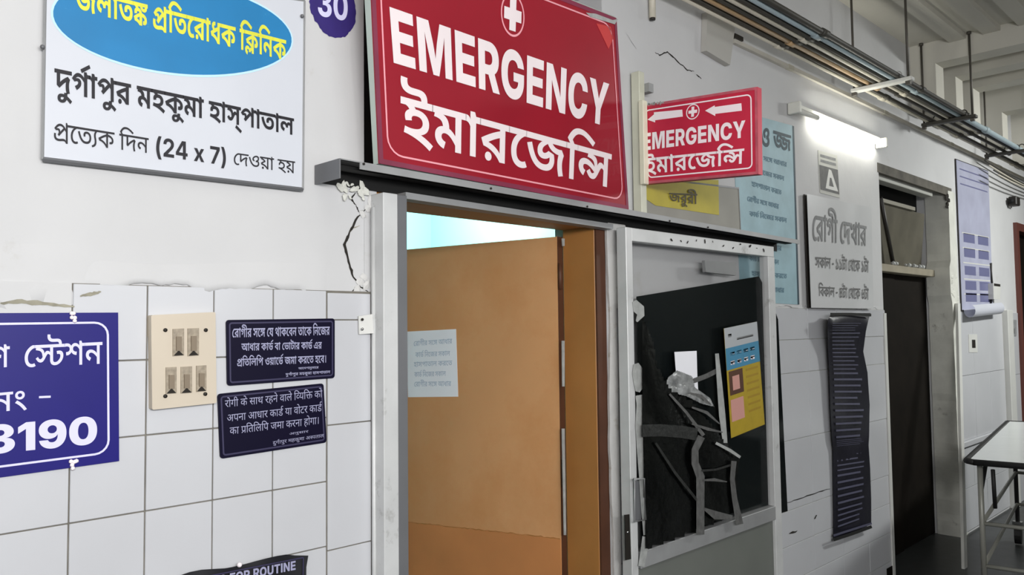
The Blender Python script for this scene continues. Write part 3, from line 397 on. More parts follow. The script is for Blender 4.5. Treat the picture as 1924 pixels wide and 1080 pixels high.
[[1405,622,1,-87,-201,0,1,-535,-199,0,1,510,11,21,-6,18,-4,36,1,21,1,82,153,0,47,-66],[711,629,80,0,132,-30,104,-55,37,-37,-5,-117,-62,70,-164,81,-101,0,-68,0,-90,-38,1,-38,0,-38,124,-45,135,-2,-19,-95,-138,4,-170,49,-78,79,1,50,0,56,82,71,132,35],[159,629,88,0,152,-36,96,-77,1,-62,0,-43,-80,-77,-170,-49,-135,0,-15,94,96,2,110,24,46,37,1,21,0,37,-98,41,-93,0,-38,0,-70,-5,-45,-6,-17,90,50,5,84,4]],
[[1253,622,1,-87,-201,0,1,-535,-199,0,1,229,37,-54,-64,44,-152,70,-156,43,-73,0,-64,0,-90,-33,1,-32,0,-27,76,-38,81,-16,-91,-87,-128,26,-144,90,1,55,0,51,96,67,152,33,79,0,100,0,168,-33,150,-58,71,-39,-31,-6,-6,23,-4,47,1,23,1,157,-869,0,1,87]],
[[263,316,126,-38,222,-103,182,-117,67,-60,-157,-41,-78,58,-160,98,-194,85,-131,40],[145,481,0,42,78,63,132,36,85,0,84,0,132,-36,78,-63,1,-42,0,-42,-78,-64,-132,-36,-83,0,-84,0,-132,35,-78,64],[309,481,0,-30,74,-35,57,0,56,0,74,36,1,29,0,30,-74,34,-55,0,-56,0,-74,-36]],
[[973,352,1,-107,-653,0,1,107]],
[[657,-10,-182,0,-264,63,-144,109,1,68,393,0,0,-25,50,-38,92,-21,59,0,56,0,86,20,46,35,1,23,0,23,-54,34,-98,20,-63,0,-145,0,1,137,147,0,60,0,90,19,50,33,1,23,0,22,-42,33,-78,19,-49,0,-54,0,-86,-20,-48,-35,1,-24,-377,0,0,67,142,104,256,59,169,0,162,0,248,-54,140,-94,1,-61,0,-62,-170,-80,-127,-7,1,-4,116,-6,154,-46,78,-72,1,-44,0,-64,-154,-98,-270,-56]],
[[793,728,1,-728,-393,0,1,555,-5,0,-321,-105,1,168,337,110]],
[[641,-12,-160,0,-246,62,-144,104,-11,62,385,0,14,-32,100,-34,69,0,84,0,108,48,50,87,1,58,-5,0,-30,-31,-108,-45,-140,-22,-79,0,-136,0,-210,60,-116,107,1,68,0,77,148,117,262,65,173,0,134,0,230,-43,170,-90,96,-138,1,-96,0,-88,-88,-142,-166,-100,-234,-54],[647,381,44,0,72,16,54,27,30,38,1,22,0,30,-52,47,-90,27,-57,0,-58,0,-92,-27,-54,-47,1,-30,0,-29,54,-47,90,-27]],
[[703,-10,-202,0,-288,89,-152,167,1,118,0,117,152,167,288,90,203,0,202,0,288,-90,152,-167,1,-118,0,-117,-152,-167,-288,-89],[703,149,78,0,106,50,56,96,1,68,0,69,-56,97,-108,51,-75,0,-76,0,-108,-51,-56,-97,1,-69,0,-68,56,-96,108,-50]],
[[667,-10,-176,0,-274,53,-156,94,1,60,0,47,90,75,160,48,103,8,1,3,-136,11,-166,88,1,63,0,58,144,89,250,51,163,0,164,0,252,-51,144,-89,1,-58,0,-63,-168,-87,-133,-12,1,-3,100,-8,160,-48,92,-75,1,-47,0,-60,-156,-94,-274,-53],[667,125,56,0,88,23,50,41,1,25,0,25,-50,39,-86,23,-57,0,-54,0,-88,-22,-48,-39,1,-26,0,-25,48,-40,88,-24],[667,439,52,0,76,20,44,36,1,23,0,23,-44,35,-76,20,-51,0,-50,0,-76,-20,-44,-35,1,-23,0,-23,44,-35,76,-21]],
[[645,-10,-172,0,-252,60,-138,104,-1,66,331,0,2,-29,60,-44,104,-23,69,0,68,0,102,23,58,42,1,28,0,28,-62,42,-114,23,-77,0,-137,0,1,120,139,0,68,0,104,23,58,40,1,26,0,27,-52,40,-90,23,-59,0,-62,0,-98,-23,-58,-41,1,-29,-317,0,0,65,138,100,242,57,159,0,152,0,234,-54,132,-93,1,-59,0,-61,-158,-82,-123,-10,1,-4,108,-6,148,-47,76,-72,1,-45,0,-62,-146,-98,-258,-55]],
[[681,-10,-190,0,-272,89,-144,167,1,117,0,118,146,167,270,90,191,0,190,0,270,-90,144,-167,1,-118,0,-117,-144,-167,-270,-89],[681,125,86,0,120,56,64,107,1,75,0,76,-64,108,-120,56,-85,0,-86,0,-122,-57,-64,-107,1,-76,0,-75,64,-107,122,-56]],
[[791,622,1,-100,-93,0,-66,-14,-132,-49,-106,-66,-64,-82,1,-48,0,-63,76,-73,114,-29,57,0,40,0,68,8,45,11,93,-89,-62,-19,-128,-14,-67,0,-142,0,-212,62,-116,119,1,84,0,65,80,114,142,93,180,69,101,21]],
[[967,0,1,409,47,-48,-50,34,-108,60,-112,47,-126,27,-71,0,-98,0,-116,-46,-51,-29,-23,-1,36,13,104,17,75,0,92,0,120,-34,60,-57,1,-33,0,-59,-170,-98,-175,-49,-137,98,114,25,144,52,1,31,0,18,-48,22,-53,0,-44,0,-84,-12,-51,-13,-197,79,68,51,150,79,176,46,105,0,98,0,166,-34,162,-67,91,-48,-73,12,-2,12,-6,49,1,32,1,103,189,0,45,-66,199,0,1,-100,-195,0,1,-522]],
[[609,522,-195,0,1,-522,-235,0,1,522,-195,0,1,100,197,0,-16,55,-114,78,-186,48,-250,22,-155,0,-102,0,-142,-10,-72,-19,1,-13,0,-12,56,-8,61,0,201,0,112,0,134,-18,45,-20,38,-18,36,-52,1,-40,-221,0,0,19,-20,26,-19,6,-18,6,-48,5,-39,0,-159,0,-110,0,-134,13,-39,11,-50,14,-40,42,1,24,0,61,278,75,289,0,428,0,478,-143,29,-152,193,0]],
[[1423,622,1,-100,-195,0,1,-522,-235,0,1,326,51,-49,-46,30,-72,31,-33,0,-24,0,-42,-14,-58,-43,-51,-44,-56,-45,-98,-57,-104,-26,-69,0,-58,0,-108,21,-104,51,-53,46,169,52,44,-36,60,-28,39,0,28,0,50,14,66,46,49,45,49,28,54,51,96,40,69,0,56,0,92,-28,59,-29,-33,-3,-4,20,-6,41,1,20,1,62,-1009,0,1,100],[501,253,-20,63,-40,75,-47,20,-48,22,-164,22,-123,7,65,105,133,-32,114,-10,144,-28,84,-43,38,-66,9,-47]],
[[441,68,-96,0,-144,55,-65,53,169,51,38,-30,56,-24,35,0,34,0,56,20,35,20,28,16,24,34,1,19,0,28,-42,48,-82,31,-55,0,-48,0,-50,-22,1,-19,0,-8,8,-17,7,-9,-217,-18,-18,20,-10,41,1,13,0,41,92,50,144,23,75,0,124,0,182,-51,98,-88,1,-58,0,-12,-4,-31,-5,-15,-183,-5,48,37,156,69,236,54,169,13,143,-78,-44,-35,-38,-81,1,-38,0,-34,30,-80,29,-37,-231,-24,-30,47,-32,92,1,46,0,40,36,82,47,37,123,-40,-118,-6,-190,-34,-144,-53,-51,-35,-48,-32,-90,-45,-102,-21],[195,574,93,-12,114,-22,100,-56,9,-43,-231,-3,-10,32,-100,49,-93,10],[1045,396,-134,0,-222,84,-55,70,227,14,20,-35,58,-36,66,-13,31,0,52,0,52,29,1,21,0,17,-52,20,-41,2,271,13,18,-13,20,-31,1,-18,0,-42,-84,-55,-138,-27],[1503,622,1,-100,-269,0,-27,5,-385,0,-23,-5,-813,0,1,100]],
[[1331,622,1,-100,-197,0,1,-522,-233,0,-82,52,-212,72,-272,47,-171,11,-89,108,58,18,126,35,134,35,69,16,-82,25,-196,39,-117,10,71,79,59,-25,-207,0,1,100],[899,522,-589,0,9,8,74,-10,134,-35,118,-43,45,-20,21,-80,-60,-12,-128,-29,-120,-31,-53,-16,-7,8,112,-7,228,-44,202,-68,69,-45,-35,-6,-8,24,-4,51,1,28]],
[[1419,622,1,-100,-197,0,1,-522,-233,0,-90,56,-208,83,-262,57,-165,13,-59,110,115,-27,188,-11,248,-50,172,-64,69,-34,-2,23,-2,47,1,26,1,459,187,0,47,-66],[447,625,144,0,186,-47,88,-79,1,-45,0,-81,-256,-104,-221,-14,-117,13,-67,51,156,12,188,37,84,52,1,32,0,33,-92,43,-89,0,-72,0,-66,-27,1,-17,0,-13,32,-22,31,-9,-143,-77,-36,13,-70,32,-46,47,1,31,0,38,84,63,164,38]],
[[1709,622,1,-100,-651,0,1,-60,5,-35,1,-427,-235,0,-70,55,-210,88,-258,59,-147,11,-93,113,186,52,424,93,215,30,-39,-33,1,54,-847,0,1,100],[825,417,43,-24,-92,-13,-176,-34,-172,-39,-85,-22,90,-9,194,-45,176,-69,65,-44,-31,-9,-2,20,-6,44,1,27],[1617,266,0,-33,-54,-60,-128,-38,-113,0,-38,0,-68,3,-27,3,9,100,10,-1,32,-1,25,0,78,0,48,28,1,20,0,39,-182,58,-175,14,3,100,162,-10,266,-61,158,-96]],
[[1261,622,1,-100,-195,0,1,-522,-235,0,-70,56,-210,87,-260,58,-149,12,-93,113,186,53,430,94,215,30,-39,-36,1,55,-853,0,1,100],[829,419,43,-24,-136,-20,-262,-56,-131,-34,88,-9,196,-44,180,-69,65,-45,-31,-9,-2,23,-6,46,1,25]],
[[1273,622,1,-100,-195,0,1,-522,-235,0,1,219,39,-53,-62,41,-148,68,-150,41,-71,0,-58,0,-78,-27,1,-28,0,-24,70,-34,75,-15,-105,-99,-132,25,-150,94,1,57,0,53,100,68,154,33,83,0,96,0,166,-31,150,-53,71,-38,-35,-9,-6,24,-2,49,1,23,1,138,-859,0,1,100]],
[[849,37,-182,0,-306,76,-238,175,-83,150,227,31,64,-112,154,-145,204,-70,139,0,82,0,118,17,74,33,36,48,1,30,0,36,-54,51,-88,28,-55,0,-54,0,-64,-27,1,-25,0,-11,8,-22,9,-11,-223,-18,-18,22,-16,39,1,16,0,47,94,59,156,28,91,0,144,0,202,-57,108,-100,1,-65,0,-60,-108,-102,-230,-61],[1471,622,1,-100,-1489,0,1,100]],
[[1903,622,1,-100,-193,0,1,-522,-235,0,-56,55,-194,80,-93,27,99,80,76,-22,136,-57,41,-27,-2,12,-2,23,-2,26,1,14,1,311,-1491,0,1,100],[785,84,-156,0,-276,64,-228,153,-85,131,223,32,66,-96,144,-122,186,-57,121,0,98,0,126,27,60,50,1,33,0,43,-94,50,-71,0,-50,0,-52,-23,1,-21,0,-8,8,-20,7,-9,-221,-17,-16,19,-16,36,1,14,0,46,90,55,144,26,81,0,132,0,194,-53,102,-92,1,-59,0,-54,-106,-92,-226,-56],[675,438,-8,32,-100,49,-93,10,125,45,93,-12,112,-22,100,-56,11,-43],[2493,622,1,-100,-195,0,1,-522,-235,0,1,453,-32,38,-76,31,-53,0,-25,0,1,100,39,0,44,0,82,-29,33,-34,-2,5,-6,36,1,13,1,75,189,0,47,-66]],
[[1261,622,1,-100,-195,0,1,-522,-235,0,-70,56,-210,87,-260,58,-149,12,-93,113,186,53,430,94,215,30,-45,-36,1,155],[829,419,43,-24,-136,-20,-262,-56,-131,-34,88,-9,196,-44,180,-69,65,-45,-31,-9,-2,23,-6,49,1,31],[477,629,30,0,60,-3,29,-2,-13,-93,-10,1,-28,1,-19,0,-54,0,-52,-22,1,-16,0,-25,92,-34,99,-12,-145,-69,-84,21,-122,46,-64,55,1,35,0,28,54,54,126,35]],
[[1487,622,1,-100,-703,0,1,-142,0,-19,24,-22,35,0,28,0,66,20,70,40,41,27,205,18,66,-48,68,-100,1,-55,0,-63,-118,-99,-234,-58,-171,0,-132,0,-240,40,-208,94,-174,162,-65,121,227,31,66,-124,170,-152,210,-68,131,0,148,0,162,69,1,59,0,41,-54,54,-37,21,175,11,-68,-49,-142,-63,-144,-30,-75,0,-58,0,-96,17,-31,17,-34,18,-36,58,1,50,1,124,-565,0,1,100]],
[[-577,734,683,183,97,-84,-671,-189]],
[[875,33,-138,0,-248,39,-212,92,-172,156,-65,118,227,31,70,-124,170,-145,216,-63,139,0,98,0,138,31,74,57,1,40,0,27,-24,42,-42,34,-25,12,181,82,76,-52,70,-103,1,-55,0,-62,-120,-100,-234,-57],[803,263,-134,0,-154,65,1,56,0,23,26,45,17,17,217,-28,-8,-9,-14,-19,1,-11,0,-21,48,-18,39,0,38,0,68,14,74,35,43,33,199,17,3,-61,-62,-44,-138,-62,-158,-32],[1505,622,1,-100,-1523,0,1,100]],
[[1193,622,1,-100,-787,0,1,-307,0,-36,18,-33,17,-8,30,-17,67,0,60,0,110,27,53,26,48,23,52,52,1,27,0,23,-52,26,-59,0,-26,0,-44,-3,-19,-2,-33,98,44,5,86,6,55,0,98,0,126,-33,60,-60,1,-41,0,-56,-98,-99,-77,-38,-80,-38,-198,-43,-113,0,-100,0,-116,21,-39,18,-40,18,-54,66,1,68,1,310,-189,0,1,100],[769,622,-2,34,-64,29,-77,0,-159,0,-146,0,-178,26,-51,27,-42,21,-40,59,1,37,0,15,4,25,7,17,225,-7,-4,-10,-2,-15,1,-7,0,-21,18,-33,23,-11,24,-12,78,-11,83,0,157,0,116,0,134,-17,47,-23,38,-18,40,-60,3,-45]],
[[1055,628,92,0,120,-18,45,-18,40,-16,50,-55,1,-52,1,-469,-229,0,-22,26,-54,31,-84,15,-61,0,-74,0,-124,-8,-126,-7,-79,0,-82,0,-166,15,-140,44,-86,86,1,71,0,25,16,57,9,22,231,-15,-8,-15,-12,-40,1,-29,0,-39,46,-47,78,-24,96,-8,51,0,96,0,158,15,85,0,82,0,116,-21,57,-30,1,318,0,34,-18,29,-17,9,-30,14,-63,0,-58,0,-104,-27,-80,-41,-46,-43,1,-16,0,-9,16,-16,46,-11,45,0,22,0,34,2,21,1,13,-97,-24,-4,-74,-6,-51,0,-116,0,-160,62,1,65,0,40,82,85,150,71,196,44]],
[[1621,622,1,-100,-195,0,1,-401,-235,0,1,272,21,-54,-66,46,-128,71,-124,48,-126,25,-67,0,-80,0,-130,-30,-110,-52,-51,-33,-9,16,38,12,86,19,59,0,104,0,94,-58,1,-37,0,-14,-2,-26,-3,-5,-53,8,20,12,52,26,56,27,29,13,243,107,143,-72,-583,-269,-165,77,183,84,-75,-49,-75,-24,34,17,36,37,1,18,0,25,-54,23,-43,0,-28,0,-56,-9,-29,-9,-185,86,90,56,168,80,190,44,113,0,106,0,170,-36,164,-69,89,-50,-13,-14,-4,21,-8,53,1,27,1,127,189,0,47,-66],[1425,-43,-231,0,-16,23,-62,28,-90,14,-59,0,-92,0,-212,-17,-123,0,-76,0,-162,14,-142,39,-86,78,1,64,0,21,12,48,9,19,227,-15,-8,-12,-8,-36,1,-18,0,-41,66,-45,116,-16,75,0,106,0,178,17,103,0,76,0,126,-26,45,-28,1,122,237,0]],
[[1549,622,1,-100,-195,0,1,-522,-235,0,1,320,45,-49,-36,30,-90,41,-55,0,-24,0,-52,-10,-36,-29,1,-28,0,-9,2,-16,3,-8,-199,-6,-10,35,-62,51,-92,27,-59,0,-42,0,-60,-15,-34,-27,1,-18,0,-37,116,-44,89,-14,-69,-102,-114,16,-170,56,-94,79,1,51,0,49,96,70,160,38,97,0,114,0,158,-39,81,-43,-33,4,22,35,112,36,63,0,70,0,108,-28,53,-25,-35,-16,-4,22,-6,44,1,22,1,59,-1135,0,1,100]],
[[1525,622,1,-100,-195,0,1,-522,-235,0,1,393,21,-54,-66,46,-128,71,-124,48,-126,25,-67,0,-80,0,-130,-30,-110,-52,-51,-33,-9,16,38,12,86,19,59,0,104,0,94,-58,1,-37,0,-14,-2,-26,-3,-5,-53,8,20,12,52,26,58,27,27,13,243,107,145,-72,-585,-269,-165,77,183,84,-75,-49,-75,-24,34,17,38,37,1,18,0,25,-54,23,-45,0,-28,0,-54,-9,-31,-9,-185,86,90,56,170,80,188,44,113,0,106,0,170,-36,164,-69,91,-50,-15,-14,-4,21,-8,53,1,27,1,127,189,0,47,-66]],
[[1051,629,176,0,192,-81,1,-71,0,-50,-108,-81,-184,-61,-117,-22,-83,98,108,19,144,52,1,43,0,26,-66,30,-65,0,-58,0,-108,-20,-86,-29,-48,-34,1,-13,0,-13,34,-18,59,-5,-49,-101,-142,9,-142,71,1,48,0,40,90,73,156,57,196,33],[1437,218,0,-84,-260,-104,-225,0,-154,0,-268,45,-230,103,-186,174,-73,129,225,32,82,-138,192,-167,242,-73,157,0,110,0,152,48,1,46,0,36,-98,46,-71,12,219,49,86,-27,106,-77]],
[[1331,622,1,-100,-197,0,1,-522,-233,0,-82,52,-212,72,-272,47,-171,11,-89,108,58,18,126,35,134,35,69,16,-82,25,-196,39,-117,10,71,79,59,-25,-207,0,1,100],[899,522,-589,0,9,8,74,-10,134,-35,118,-43,45,-20,21,-80,-60,-12,-128,-29,-120,-31,-53,-16,-7,8,112,-7,228,-44,202,-68,69,-45,-35,-6,-8,24,-4,51,1,28],[349,-21,-58,0,-80,40,1,30,0,30,80,41,59,0,60,0,80,-40,1,-31,0,-30,-80,-40]],
[[515,489,178,0,212,-55,94,-83,1,-43,0,-82,-212,-89,-197,-13,-27,33,98,-13,196,-40,196,-55,95,-35,-125,-82,-102,37,-210,60,-224,48,-248,37,-141,12,41,96,70,-10,134,-9,75,0,132,0,152,27,68,47,1,29,0,40,-122,48,-105,0,-62,0,-74,-11,-32,-23,1,-16,0,-6,8,-14,5,-6,-221,-17,-12,15,-14,37,1,16,0,37,94,54,172,29],[307,438,-10,32,-100,49,-93,10,125,45,93,-12,112,-22,100,-56,9,-43],[1145,622,1,-100,-1163,0,1,100]],
[[365,0,1,622,241,0,1,-622]],
[[1281,622,1,-100,-891,0,1,-282,-49,20,74,40,196,74,236,66,135,26,169,-73,-30,-27,-40,-60,-20,-65,1,-37,0,-42,32,-95,37,-53,-229,-24,-36,54,-38,103,1,60,0,38,26,69,46,61,27,24,67,-43,-118,-24,-222,-71,-204,-84,-93,-45,-191,63,1,327,-173,0,1,100]],
[[1429,622,1,-100,-195,0,1,-522,-235,0,1,508,11,23,-6,18,-4,37,1,19,1,83,189,0,47,-66],[701,629,84,0,130,-30,104,-55,39,-38,-1,-126,-64,66,-158,83,-101,0,-62,0,-86,-34,1,-35,0,-36,122,-40,125,-2,-23,-109,-140,4,-172,51,-76,82,1,52,0,58,78,73,132,36],[163,629,90,0,154,-37,94,-79,1,-65,0,-43,-78,-81,-172,-51,-139,0,-21,108,94,3,104,21,44,34,1,19,0,35,-94,36,-81,0,-40,0,-70,-5,-43,-6,-21,102,52,5,88,4]],
[[-601,-266,-64,0,-142,24,-96,53,1,45,0,54,162,64,155,0,138,0,244,-39,246,-75,141,-56,-127,-75,-120,54,-214,72,-194,37,-87,0,-64,0,-60,-22,1,-18,0,-20,56,-18,47,0,56,0,68,26,38,39,12,43,1,18,1,74,237,0,1,-50,0,-31,-30,-79,-86,-72,-170,-48]],
[[791,42,-107,-54,-118,49,-208,100,-160,88,-45,31,-44,31,-26,36,1,17,0,19,60,34,69,0,50,0,74,-23,31,-21,78,20,72,60,1,39,0,23,-20,45,-13,15,-477,0,1,71,849,0,1,-71,-207,0,32,-35,1,-58,0,-55,-88,-76,-152,-53,-97,-20,90,-52,238,-111]],
[[341,551,1,-551,-161,0,1,551,-177,0,1,71,547,0,1,-71],[181,615,-42,79,-82,91,-100,38,-67,0,-44,0,-68,-9,-27,-5,-47,73,78,14,105,0,108,0,158,-51,126,-123,57,-107]],
[[417,551,1,-317,0,-26,-50,-30,-45,0,-52,0,-110,42,-76,60,1,28,0,23,54,28,69,0,51,0,1,192,-253,0,1,71,1157,0,1,-71,-207,0,1,-551,-161,0,1,551]],
[[-369,615,-34,35,-36,64,1,34,0,65,168,83,151,0,120,0,160,-57,116,-121,53,-96,221,0,1,-71,-205,0,1,-551,-161,0,1,551,-177,0,1,71,175,0,-56,104,-122,99,-109,0,-80,0,-84,-49,1,-43,0,-34,40,-55,29,-29]],
[[1555,551,-649,0,1,-202,96,50,139,0,130,0,164,-83,1,-77,0,-46,-60,-104,-69,-50,-143,41,50,32,64,84,1,41,0,47,-78,46,-69,0,-108,0,-111,-72,1,-258,-161,0,1,174,-48,-20,-142,-36,-99,0,-94,0,-166,38,-100,77,1,57,0,80,220,94,177,0,46,0,114,-7,31,-3,-11,-73,-32,4,-98,6,-37,0,-116,0,-128,-52,1,-47,0,-53,122,-51,81,0,88,0,138,42,61,30,1,291,-741,0,1,71,1555,0]],
[[-337,615,-42,79,-82,91,-100,38,-67,0,-44,0,-68,-9,-27,-5,-47,73,78,14,105,0,108,0,158,-51,126,-123,57,-107]],
[[1175,551,1,-551,-161,0,1,266,-58,-9,-116,-6,-77,0,-84,0,-186,15,-65,11,-40,-13,-49,-11,82,-52,222,-110,123,-49,-107,-54,-112,49,-198,100,-152,88,-43,31,-44,31,-22,36,1,17,0,19,60,34,69,0,50,0,74,-23,31,-20,42,19,30,59,1,30,0,30,-18,48,-13,15,-401,0,1,71,1383,0,1,-71],[739,322,78,0,128,8,69,9,1,212,-449,0,14,-17,20,-46,1,-30,0,-42,-38,-62,-33,-21,104,-11]],
[[341,551,1,-551,-161,0,1,551,-177,0,1,71,547,0,1,-71]],
[[1107,551,1,-551,-161,0,1,180,-58,-19,-160,-29,-109,0,-170,0,-238,97,-41,93,190,20,154,71,1,54,0,50,-94,51,-73,0,-50,0,-64,-24,1,-23,0,-51,163,-9,-15,-70,-130,9,-152,61,1,58,0,56,146,57,107,0,82,0,150,-35,96,-72,1,-56,0,-74,-160,-92,-147,-29,46,-36,116,-35,103,0,104,0,148,40,65,32,1,276,-163,0,1,71,533,0,1,-71]],
[[643,69,72,11,92,36,1,32,0,38,-116,43,-129,0,-138,0,-146,-57,1,-48,0,-31,46,-58,142,-71,141,-53,-107,-53,-182,71,-198,124,1,77,0,38,62,59,53,21,-38,18,-54,52,1,34,0,28,40,40,35,13,46,17,118,15,83,0,265,0,1,86,-721,0,1,71,1093,0,1,-71,-207,0,1,-157,-423,0,-62,0,-52,-6,-17,-7,-30,-12,1,-22,0,-20,40,-31,29,-12,94,16,109,0,138,0,174,-42,82,-67,1,-38,0,-58,-136,-76,-129,-17]],
[[1,622,1139,0,1,-71,-205,0,1,-551,-161,0,1,298,-361,0,1,-54,0,-28,-56,-28,-45,0,-48,0,-108,42,-76,60,1,28,0,23,54,28,69,0,575,0,1,182,-769,0]],
[[1143,551,-207,0,1,-551,-159,0,1,165,-52,-18,-150,-29,-105,0,-108,0,-168,42,-98,75,1,51,0,86,230,92,189,0,26,0,78,-3,74,-4,21,-3,-9,-73,-38,4,-96,6,-45,0,-124,0,-140,-54,1,-50,0,-51,126,-48,91,0,104,0,150,45,51,27,1,291,-773,0,1,71,1143,0]],
[[1,551,1,71,1387,0,1,-71,-207,0,1,-551,-161,0,1,355,-12,1,-15,0,-48,0,-100,-24,-92,-63,-35,-61,-153,24,24,46,41,35,-48,18,-96,22,-59,0,-80,0,-86,-46,1,-36,0,-38,86,-69,164,-75,117,-49,-107,-52,-116,50,-192,91,-112,93,1,53,0,53,98,67,148,31,73,0,88,0,146,-29,67,-27,116,56,175,0,10,0,9,0,1,125]],
[[179,551,-177,0,1,71,161,0,-24,22,-30,50,1,30,0,78,232,94,195,0,282,0,436,-153,159,-128,-167,0,-306,209,-367,0,-140,0,-158,-59,1,-51,0,-30,38,-45,25,-17,217,0,1,-71,-205,0,1,-551,-161,0]],
[[1,622,813,0,1,-71,-811,0],[851,193,-74,-31,-190,-44,-119,0,-108,0,-168,42,-98,75,1,51,0,86,230,92,189,0,26,0,78,-3,74,-4,21,-3,-9,-73,-38,4,-96,6,-45,0,-124,0,-140,-54,1,-50,0,-51,126,-48,91,0,104,0,150,45,51,26]],
[[1191,622,1,-71,-207,0,1,-551,-161,0,1,179,-56,-18,-156,-29,-101,0,-180,0,-222,121,-27,100,124,13,120,47,1,44,0,28,-46,48,-27,18,-245,0,1,71],[259,301,40,-49,122,-49,99,0,100,0,148,42,55,29,1,277,-397,0,58,-52,1,-54,0,-108]],
[[625,-12,-92,40,-156,80,-94,85,1,49,0,28,50,46,33,13,-287,-2,1,72,859,0,1,152,-933,0,1,71,1747,0,1,-71,-649,0,1,-202,50,24,114,26,73,0,128,0,166,-83,1,-77,0,-46,-62,-104,-67,-50,-145,41,52,32,62,84,1,41,0,47,-78,46,-69,0,-108,0,-111,-73,1,-257,-161,0,1,328,-201,0,-98,0,-106,-12,-37,-17,-46,-19,1,-43,0,-49,146,-91,143,-57]],
[[941,218,0,-70,-182,-68,-133,0,-172,0,-268,128,-125,148,143,26,86,-106,200,-123,125,0,76,0,96,35,1,39,0,37,-82,58,-63,25,-54,-5,-61,-1,-9,70,136,2,114,44,1,37,0,36,-94,32,-61,0,-74,0,-120,-20,-67,-17,-49,69,52,14,154,24,99,0,156,0,166,-78,1,-59,0,-78,-133,-42,22,-10,19,-10,76,-5,73,0,64,0,100,6,53,7,1,188,-145,0,1,71,517,0,1,-71,-207,0,1,-551,-161,0,1,290,-48,-6,-92,-5,-51,0,-34,0,-51,3,30,-30]],
[[959,551,1,-551,-161,0,1,191,-58,-19,-136,-26,-93,0,-80,0,-130,27,-41,21,-50,27,-48,73,1,64,1,193,-157,0,1,71,1167,0,1,-71],[797,551,-475,0,1,-182,0,-41,12,-48,26,-29,23,-11,46,-23,101,0,80,0,140,38,51,25]],
[[941,218,0,-70,-182,-68,-133,0,-172,0,-268,128,-125,148,143,26,86,-106,200,-123,125,0,76,0,96,35,1,39,0,37,-82,58,-63,25,-54,-5,-61,-1,-9,70,136,2,114,44,1,37,0,36,-94,32,-61,0,-74,0,-120,-20,-67,-17,-49,69,52,14,154,24,99,0,156,0,166,-78,1,-59,0,-78,-133,-42,22,-10,19,-10,76,-5,73,0,64,0,100,6,53,7,1,188,-145,0,1,71,1035,0,1,-71,-207,0,1,-551,-161,0,1,551,-355,0,1,-551,-161,0,1,290,-48,-6,-92,-5,-51,0,-34,0,-51,3,30,-30]],
[[1261,551,-207,0,1,-551,-161,0,1,150,-62,-20,-146,-27,-115,0,-154,0,-190,81,1,67,0,27,36,50,39,20,-94,18,-118,71,1,56,0,60,164,79,127,0,106,0,142,-56,1,-45,0,-47,-79,-41,-121,39,22,10,18,23,1,11,0,15,-40,27,-51,0,-56,0,-80,-44,1,-35,0,-32,62,-39,98,-18,55,-3,60,8,71,0,22,0,54,-2,15,-1,-13,-70,-12,1,-34,0,-9,0,-100,0,-114,-41,1,-38,0,-41,114,-40,89,0,106,0,148,43,53,29,1,306,-123,0,1,71,495,0]],
[[717,222,-58,0,-116,-14,-45,-11,-94,28,-128,76,1,51,0,28,40,40,35,13,46,17,124,15,99,0,187,0,1,86,-801,0,1,71,1185,0,1,-71,-219,0,1,-157,-367,0,-62,0,-52,-6,-17,-7,-30,-12,1,-22,0,-24,56,-33,33,-13,92,17,111,0,148,0,196,-75,1,-65,0,-67,-196,-87,-197,0,-196,0,-310,88,-117,70,123,49,114,-68,238,-65,151,0,232,0,1,78,0,35,-98,35]],
[[-379,615,-42,35,-58,76,1,36,0,67,178,67,133,0,64,0,108,-13,41,-11,-43,-66,-34,9,-76,12,-43,0,-80,0,-84,-45,1,-35,0,-33,54,-63,51,-36]],
[[1039,551,-295,0,1,-202,-109,0,-96,0,-128,-16,-45,-15,-110,-38,1,-65,0,-48,88,-63,142,-30,85,0,108,0,152,25,85,22,55,-74,-88,-20,-198,-27,-105,0,-138,0,-218,52,-124,98,1,70,0,65,136,89,222,46,127,0,5,0,1,131,-579,0,1,71,1039,0]],
[[91,53,339,100,-108,9,-63,32,-50,27,-48,73,1,64,1,193,-157,0,1,71,1167,0,1,-71,-207,0,1,-551,-161,0,1,193,-611,-206],[797,551,-475,0,1,-182,0,-41,12,-48,26,-29,23,-11,46,-23,99,0,78,0,144,38,51,25]],
[[963,551,1,-551,-161,0,1,328,-217,0,-122,0,-122,-12,-37,-17,-48,-19,1,-43,0,-49,148,-91,143,-57,-107,-52,-92,40,-158,80,-94,86,1,48,0,35,54,56,43,18,58,25,164,23,137,0,257,0,1,152,-799,0,1,71,1169,0,1,-71]],
[[1307,551,1,-551,-161,0,1,370,-273,0,-82,0,-31,3,72,-30,88,-80,1,-45,0,-46,-82,-62,-134,-30,-79,0,-106,0,-192,61,-176,141,-83,119,143,25,92,-134,200,-139,117,0,64,0,82,34,1,40,0,44,-122,78,-89,28,59,64,541,0,1,110,-1143,0,1,71,1515,0,1,-71]],
[[1019,551,1,-551,-161,0,1,250,-441,0,1,-37,0,-33,-58,-29,-37,0,-38,0,-84,25,-72,39,-46,44,1,19,0,18,54,25,69,0,53,0,1,230,-251,0,1,71,1225,0,1,-71],[857,551,-441,0,1,-230,443,0]],
[[389,622,163,0,1,-622,-161,0]],
[[-495,-12,108,23,117,0,150,0,166,-77,1,-63,0,-61,-186,-78,-171,0,-194,0,-282,92,-119,76,123,43,78,-48,140,-62,158,-29,99,0,212,0,1,74,0,33,-98,32,-61,0,-54,0,-86,-11,-41,-11]],
